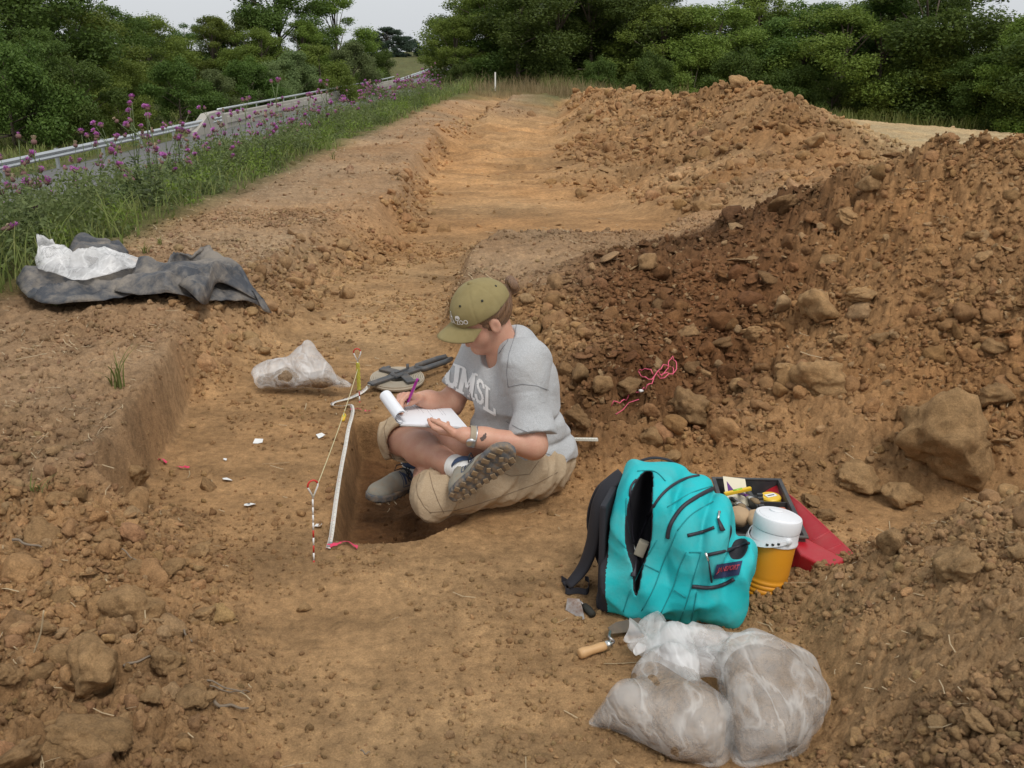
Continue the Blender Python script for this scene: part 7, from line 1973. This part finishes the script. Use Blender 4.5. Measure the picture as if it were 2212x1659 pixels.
# ---- survey pins, string, line level
M_pinr = simple('red_enamel', (.50, .03, .02), .4, .1, 30); M_pinw = simple('white_enamel', (.75, .74, .72), .4, .05, 30); M_string = simple('pale_string', (.62, .56, .33), .9, .1, 200, coord='geo'); M_yarn = simple('yellow_string', (.50, .45, .06), .9, .2, 200, coord='geo')
def pin(px, py, top_, lab, lean=(0, 0), rz=0.):
    f_ = at(px, py, z=0.); e = empty('survey_pin', tuple(f_), rz, lab, 'survey pin'); H_ = top_; n_ = 9
    for k in range(n_):
        z0 = -.02 + (H_ - .045) * k / n_; z1 = -.02 + (H_ - .045) * (k + 1) / n_
        MB().tube([(lean[0] * z0, lean[1] * z0, z0), (lean[0] * z1, lean[1] * z1, z1)], .0030, 8).build('band', (M_pinr if k % 2 == 0 and k < 6 else M_pinw), e, True)
    zt = H_ - .062; R_ = .0175; pts_ = [(0, 0, zt)] + [(-R_ * .95 * math.cos(a), 0, H_ - .018 + R_ * math.sin(a)) for a in np.linspace(-.5, math.pi + .3, 14)]
    MB().tube([(p[0] + lean[0] * H_, p[1] + lean[1] * H_, p[2]) for p in pts_[:3]], .0028, 8).build('loop_leg', M_pinw, e, True); MB().tube([(p[0] + lean[0] * H_, p[1] + lean[1] * H_, p[2]) for p in pts_[2:13]], .0032, 8).build('loop', M_pinr, e, True); MB().tube([(p[0] + lean[0] * H_, p[1] + lean[1] * H_, p[2]) for p in pts_[12:]] + [(lean[0] * zt, lean[1] * zt, zt)], .0028, 8).build('loop_leg', M_pinw, e, True)
    return e, f_
pa_, fa = pin(777, 868, .262, 'far red and white survey pin wound with yellow string'); pb_, fb = pin(678, 1214, .285, 'near red and white survey pin in front of the pit corner', (.055, .02), .5)
mb = MB(); sp = []
for k in range(26 * 8): a = k / 8 * 6.283; sp.append((.0075 * math.cos(a) + .0012 * math.sin(k), .0075 * math.sin(a), .060 + .135 * (k / (26 * 8.))))
tag(mb.tube(sp, .0022, 4).build('string_winding', M_yarn, pa_, True), 'yellow string wound round the shaft')
A_ = np.array([fa.x, fa.y, .165]); B_ = np.array([fb.x + .012, fb.y + .006, .235]); st_ = [A_ * (1 - t) + B_ * t - V3(0, 0, .018 * math.sin(math.pi * t)) for t in np.linspace(0, 1, 14)]
o = MB().tube([s - A_ for s in st_], .0016, 5).build('guide_string', M_string, None, True, loc=tuple(A_)); tag(o, 'pale string stretched between the two survey pins', 'string')
t = .42; lp = A_ * (1 - t) + B_ * t - V3(0, 0, .030); e = empty('line_level', tuple(lp), math.atan2((B_ - A_)[1], (B_ - A_)[0]), 'small yellow line level hanging on the string beside the pit', 'level'); e.rotation_euler = (0, -.05, math.atan2((B_ - A_)[1], (B_ - A_)[0]))
MB().tube([(-.038, 0, 0), (-.030, 0, 0), (.030, 0, 0), (.038, 0, 0)], [.004, .009, .009, .004], 8).build('case', M_yel, e, True)
for s in (1, -1): MB().tube([(s * .030, 0, .004), (s * .031, 0, .016), (s * .026, 0, .018)], .0018, 5).build('hook', M_yel, e, True)
MB().tube([(-.012, 0, .005), (.012, 0, .005)], .0055, 8).build('vial', simple('vial_green', (.45, .6, .1), .2, .05, 10), e, True)

# ---- pink flagging, white tags, pink cord, folding rule
M_pink = simple('pink_flagging', (.62, .035, .10), .5, .12, 20, coord='geo'); M_cord = simple('pink_cord', (.75, .12, .20), .7, .1, 100, coord='geo'); M_tag = simple('white_tag', (.72, .72, .70), .6, .06, 40, coord='geo')
def flag(pts_, w_, lab, seed):
    r_ = np.random.default_rng(seed); P_ = [np.array(on(a, b, lift=.006 + .006 * abs(math.sin(i * .7)))) for i, (a, b) in enumerate(dense(pts_, 4))]; P_ = [np.append(p[:2], max(q[2] for q in P_[max(0, i - 3):i + 4])) for i, p in enumerate(P_)]; org = P_[0]; sd_ = [nrm_(V3(.1, 1, .5 * math.sin(i * .35 + seed))) for i in range(len(P_))]
    o = MB().ribbon([p - org for p in P_], [w_ * .6 * (.9 + .15 * math.sin(i * .8 + seed)) for i in range(len(P_))], sd_, .0008).build('flagging_tape', M_pink, None, loc=tuple(org)); tag(o, lab, 'flagging tape')
flag([(706, 1187), (725, 1186), (742, 1180), (758, 1181), (773, 1192)], .030, 'pink flagging tape at the near corner of the pit', 1); flag([(757, 888), (766, 890), (776, 889), (781, 891)], .022, 'red flagging tape beside the far corner of the pit', 2); flag([(788, 893), (795, 894), (801, 892)], .032, 'small pink square of flagging tape on the far rim of the pit', 3)
flag([(343, 998), (352, 1002), (362, 1008)], .024, 'upper red scrap of flagging tape below the cut wall at left', 4); flag([(382, 1013), (396, 1016), (410, 1015)], .020, 'lower red scrap of flagging tape on the floor left of the pit', 5)
for i, (px, py, s, lab) in enumerate([(558, 957, .040, 'white paper scrap farthest left of the six on the floor by the string'), (693, 946, .038, 'white folded paper scrap close to the guide string'), (487, 996, .018, 'tiny white paper scrap below the farthest left one'), (492, 1041, .034, 'torn white scrap beside the rubble edge'), (540, 1097, .040, 'white tag with a dark spot nearest the rubble'), (688, 1142, .026, 'white scrap right behind the near survey pin')]):
    w = on(px, py, lift=.006); vs = [(-s, -.4 * s, 0), (0, -.45 * s, .35 * s * (i % 3) * .5), (s, -.3 * s, .1 * s), (s * .9, .5 * s, .2 * s), (0.1 * s, .6 * s, .15 * s), (-s * .8, .45 * s, .3 * s)]
    o = MB().add([(a * .5, b * .8, c * .6) for a, b, c in vs], [(0, 1, 4, 5), (1, 2, 3, 4)]).build('paper_tag', M_tag, None, loc=tuple(w)); o.rotation_euler = (.15, 0, i * .8); m_ = o.modifiers.new('t', 'SOLIDIFY'); m_.thickness = .0008; tag(o, lab, 'paper tag')
    if i == 4:
        MB().lathe([(0, .0), (.005, .0)], 10, (.002, .004, .008)).build('dark_spot', M_dark, o)
cp_ = [(1320, 896), (1338, 888), (1352, 878), (1362, 868), (1378, 863), (1390, 857), (1402, 846), (1420, 832), (1440, 815), (1444, 798), (1452, 788), (1460, 800), (1458, 818), (1440, 824), (1422, 818), (1432, 806), (1452, 810), (1450, 826), (1425, 832), (1400, 834), (1384, 826), (1378, 816), (1392, 816), (1410, 822)]
P_ = [np.array(on(a, b, lift=.020 + .016 * abs(math.sin(i)))) for i, (a, b) in enumerate(dense(cp_, 3))]; org = P_[0]
o = MB().tube([p - org for p in P_], .0023, 5).build('pink_cord', M_cord, None, True, loc=tuple(org)); tag(o, 'loops of bright pink cord lying on the near spoil heap right of the person', 'cord')
P_ = [np.array(on(a, b, lift=.010)) for a, b in [(1330, 906), (1345, 897), (1358, 880), (1380, 868)]]; MB().tube([p - org for p in P_], .0022, 5).build('cord_end', M_cord, o, True); MB().box(np.array(on(1384, 862, lift=.02)) - org, (.018, .014, .010), rotm(z=.5), .004).build('knot', M_tag, o)
M_rule = simple('rule_enamel', (.60, .58, .50), .5, .06, 40, coord='geo'); a = np.array(on(1206, 968, lift=.035)); b_ = np.array(on(1291, 984, lift=.035)); a[2] = b_[2] = max(a[2], b_[2]); mid = (a + b_) / 2
o = empty('folding_rule', tuple(mid), math.atan2((b_ - a)[1], (b_ - a)[0]), 'white folding rule sticking out on the floor behind the person', 'folding rule'); MB().box((0, 0, 0), (np.linalg.norm(b_ - a), .018, .004), None, .0008).build('section', M_rule, o); MB().box((0, 0, .0045), (np.linalg.norm(b_ - a) * .98, .017, .004), rotm(z=.02), .0008).build('section', M_rule, o)
for k in range(14): MB().box((-.08 + k * .012, -.005, .0068), (.0012, .006, .0004)).build('tick', M_tick, o)

# ---- trowels
M_wood = simple('pale_wood', (.55, .33, .15), .5, .15, 14, bmp=.2, bscale=80, dirt=.2, dscale=16); M_rust = simple('rusty_steel', (.42, .41, .39), .42, .2, 18, metal=.75, dirt=.9, dirtcol=(.20, .09, .04), dscale=26)
# short pointing trowel, blade upright and leaning back against its handle
tA = at(1246, 1342, z=.0); e = empty('pointing_trowel', tuple(tA), 0, 'small grey pointing trowel with its blade on edge beside the backpack strap', 'trowel')
bl_ = [np.array(at(1264, 1342, z=.004)), np.array(at(1222, 1318, y=tA.y + .05)), np.array(at(1226, 1292, y=tA.y + .07)), np.array(at(1252, 1294, y=tA.y + .06)), np.array(at(1258, 1312, y=tA.y + .04))]
o = MB().add([p - np.array(tA) for p in bl_], [(0, 1, 2, 3, 4)]).build('blade', M_rust, e); m_ = o.modifiers.new('t', 'SOLIDIFY'); m_.thickness = .0018
h0 = np.array(at(1254, 1300, y=tA.y + .075)); h1 = np.array(on(1281, 1338, lift=.012)); MB().tube([np.array(at(1240, 1300, y=tA.y + .07)) - np.array(tA), h0 - np.array(tA), h0 * .8 + h1 * .2 - np.array(tA)], .004, 8).build('tang', M_steel, e, True); MB().tube([h0 * .7 + h1 * .3 - np.array(tA), h0 * .4 + h1 * .6 - np.array(tA), h1 - np.array(tA)], [.010, .012, .010], 10).build('handle', M_dark, e, True)
tB = at(1320, 1372, z=.0); e = empty('pointing_trowel', tuple(tB), 0, 'soil caked trowel with pale wooden handle in front of the backpack', 'trowel'); TB = np.array(tB)
b2 = [np.array(at(1313, 1356, z=.030)), np.array(at(1330, 1345, z=.030)), np.array(at(1400, 1331, z=.020)), np.array(at(1412, 1350, z=.010)), np.array(at(1395, 1362, z=.014)), np.array(at(1320, 1370, z=.022))]
o = MB().add([p - TB for p in b2], [tuple(range(6))]).build('blade', simple('caked_blade', (.11, .085, .065), .7, .3, 30, bmp=.5, bscale=90, dirt=.5), e); m_ = o.modifiers.new('t', 'SOLIDIFY'); m_.thickness = .002
n0 = np.array(at(1318, 1364, z=.028)); n1 = np.array(at(1316, 1376, z=.040)); n2 = np.array(at(1326, 1386, z=.030)); n3_ = np.array(at(1316, 1392, z=.022)); h3 = np.array(at(1250, 1413, z=.018))
MB().tube(dense([n0 - TB, n1 - TB, n2 - TB, n3_ - TB], 5), .0042, 8).build('tang', M_steel, e, True); MB().tube([n3_ - TB + (n2 - n3_) * .3, n3_ - TB + (h3 - n3_) * .12], [.0125, .0125], 14).build('ferrule', M_pull, e, True)
MB().tube([n3_ - TB + (h3 - n3_) * t for t in (.08, .25, .6, .85, .97, 1.)], [.0115, .0135, .0125, .0155, .014, .008], 14).build('handle', M_wood, e, True)

# ---- twigs and long straws in the left rubble
M_twig = simple('dry_twig', (.20, .155, .11), .9, .2, 30, coord='geo')
for pts_, r, lab in (([(270, 1460), (300, 1448), (330, 1438)], .0035, 'grey twig right of the big pale rounded clod'), ([(449, 1530), (470, 1545), (500, 1540), (538, 1552)], .0045, 'thickest grey twig at the lower edge of the left rubble'), ([(450, 1490), (490, 1500), (530, 1516)], .0022, 'thin pale stalks above the thickest twig'), ([(455, 1500), (500, 1512), (540, 1510)], .0018, 'thin pale stalk just above the thickest twig'),
                     ([(392, 1360), (402, 1380), (416, 1402)], .003, 'dark short twig between two clods right of the uppermost big clod'), ([(30, 1185), (60, 1190), (92, 1198)], .004, 'bleached stick near the left edge of the rubble'), ([(265, 1200), (285, 1222), (305, 1232)], .0022, 'thin straw across the rubble above the uppermost big clod'), ([(780, 1640), (790, 1650), (800, 1645)], .002, 'short straw at the bottom of the photo')):
    P_ = [np.array(on(a, b, lift=.014)) for i, (a, b) in enumerate(dense(pts_, 4))]; A0, A1 = P_[0].copy(), P_[-1].copy(); P_ = [np.append((A0 + (A1 - A0) * (i / (len(P_) - 1)))[:2] * .7 + p[:2] * .3 + V3(0, .004 * math.sin(i * 1.1), 0)[:2], A0[2] + (A1[2] - A0[2]) * i / (len(P_) - 1) + .006) for i, p in enumerate(P_)]; org = P_[0]; o = MB().tube([p - org for p in P_], [r * (1.1 - .5 * k / len(P_)) for k in range(len(P_))], 6).build('twig', M_twig, None, True, loc=tuple(org)); tag(o, lab, 'twig')
a = np.array(on(73, 1425, lift=.01)); b_ = a + V3(.05, -.01, .13); o = MB().tube(dense([a * 0, (b_ - a) * .5 + V3(.006, 0, .0), b_ - a], 4), [.0022] * 9, 5).build('straw_stalk', M_straw, None, True, loc=tuple(a)); tag(o, 'tall pale straw standing up in the rubble at bottom left', 'straw')
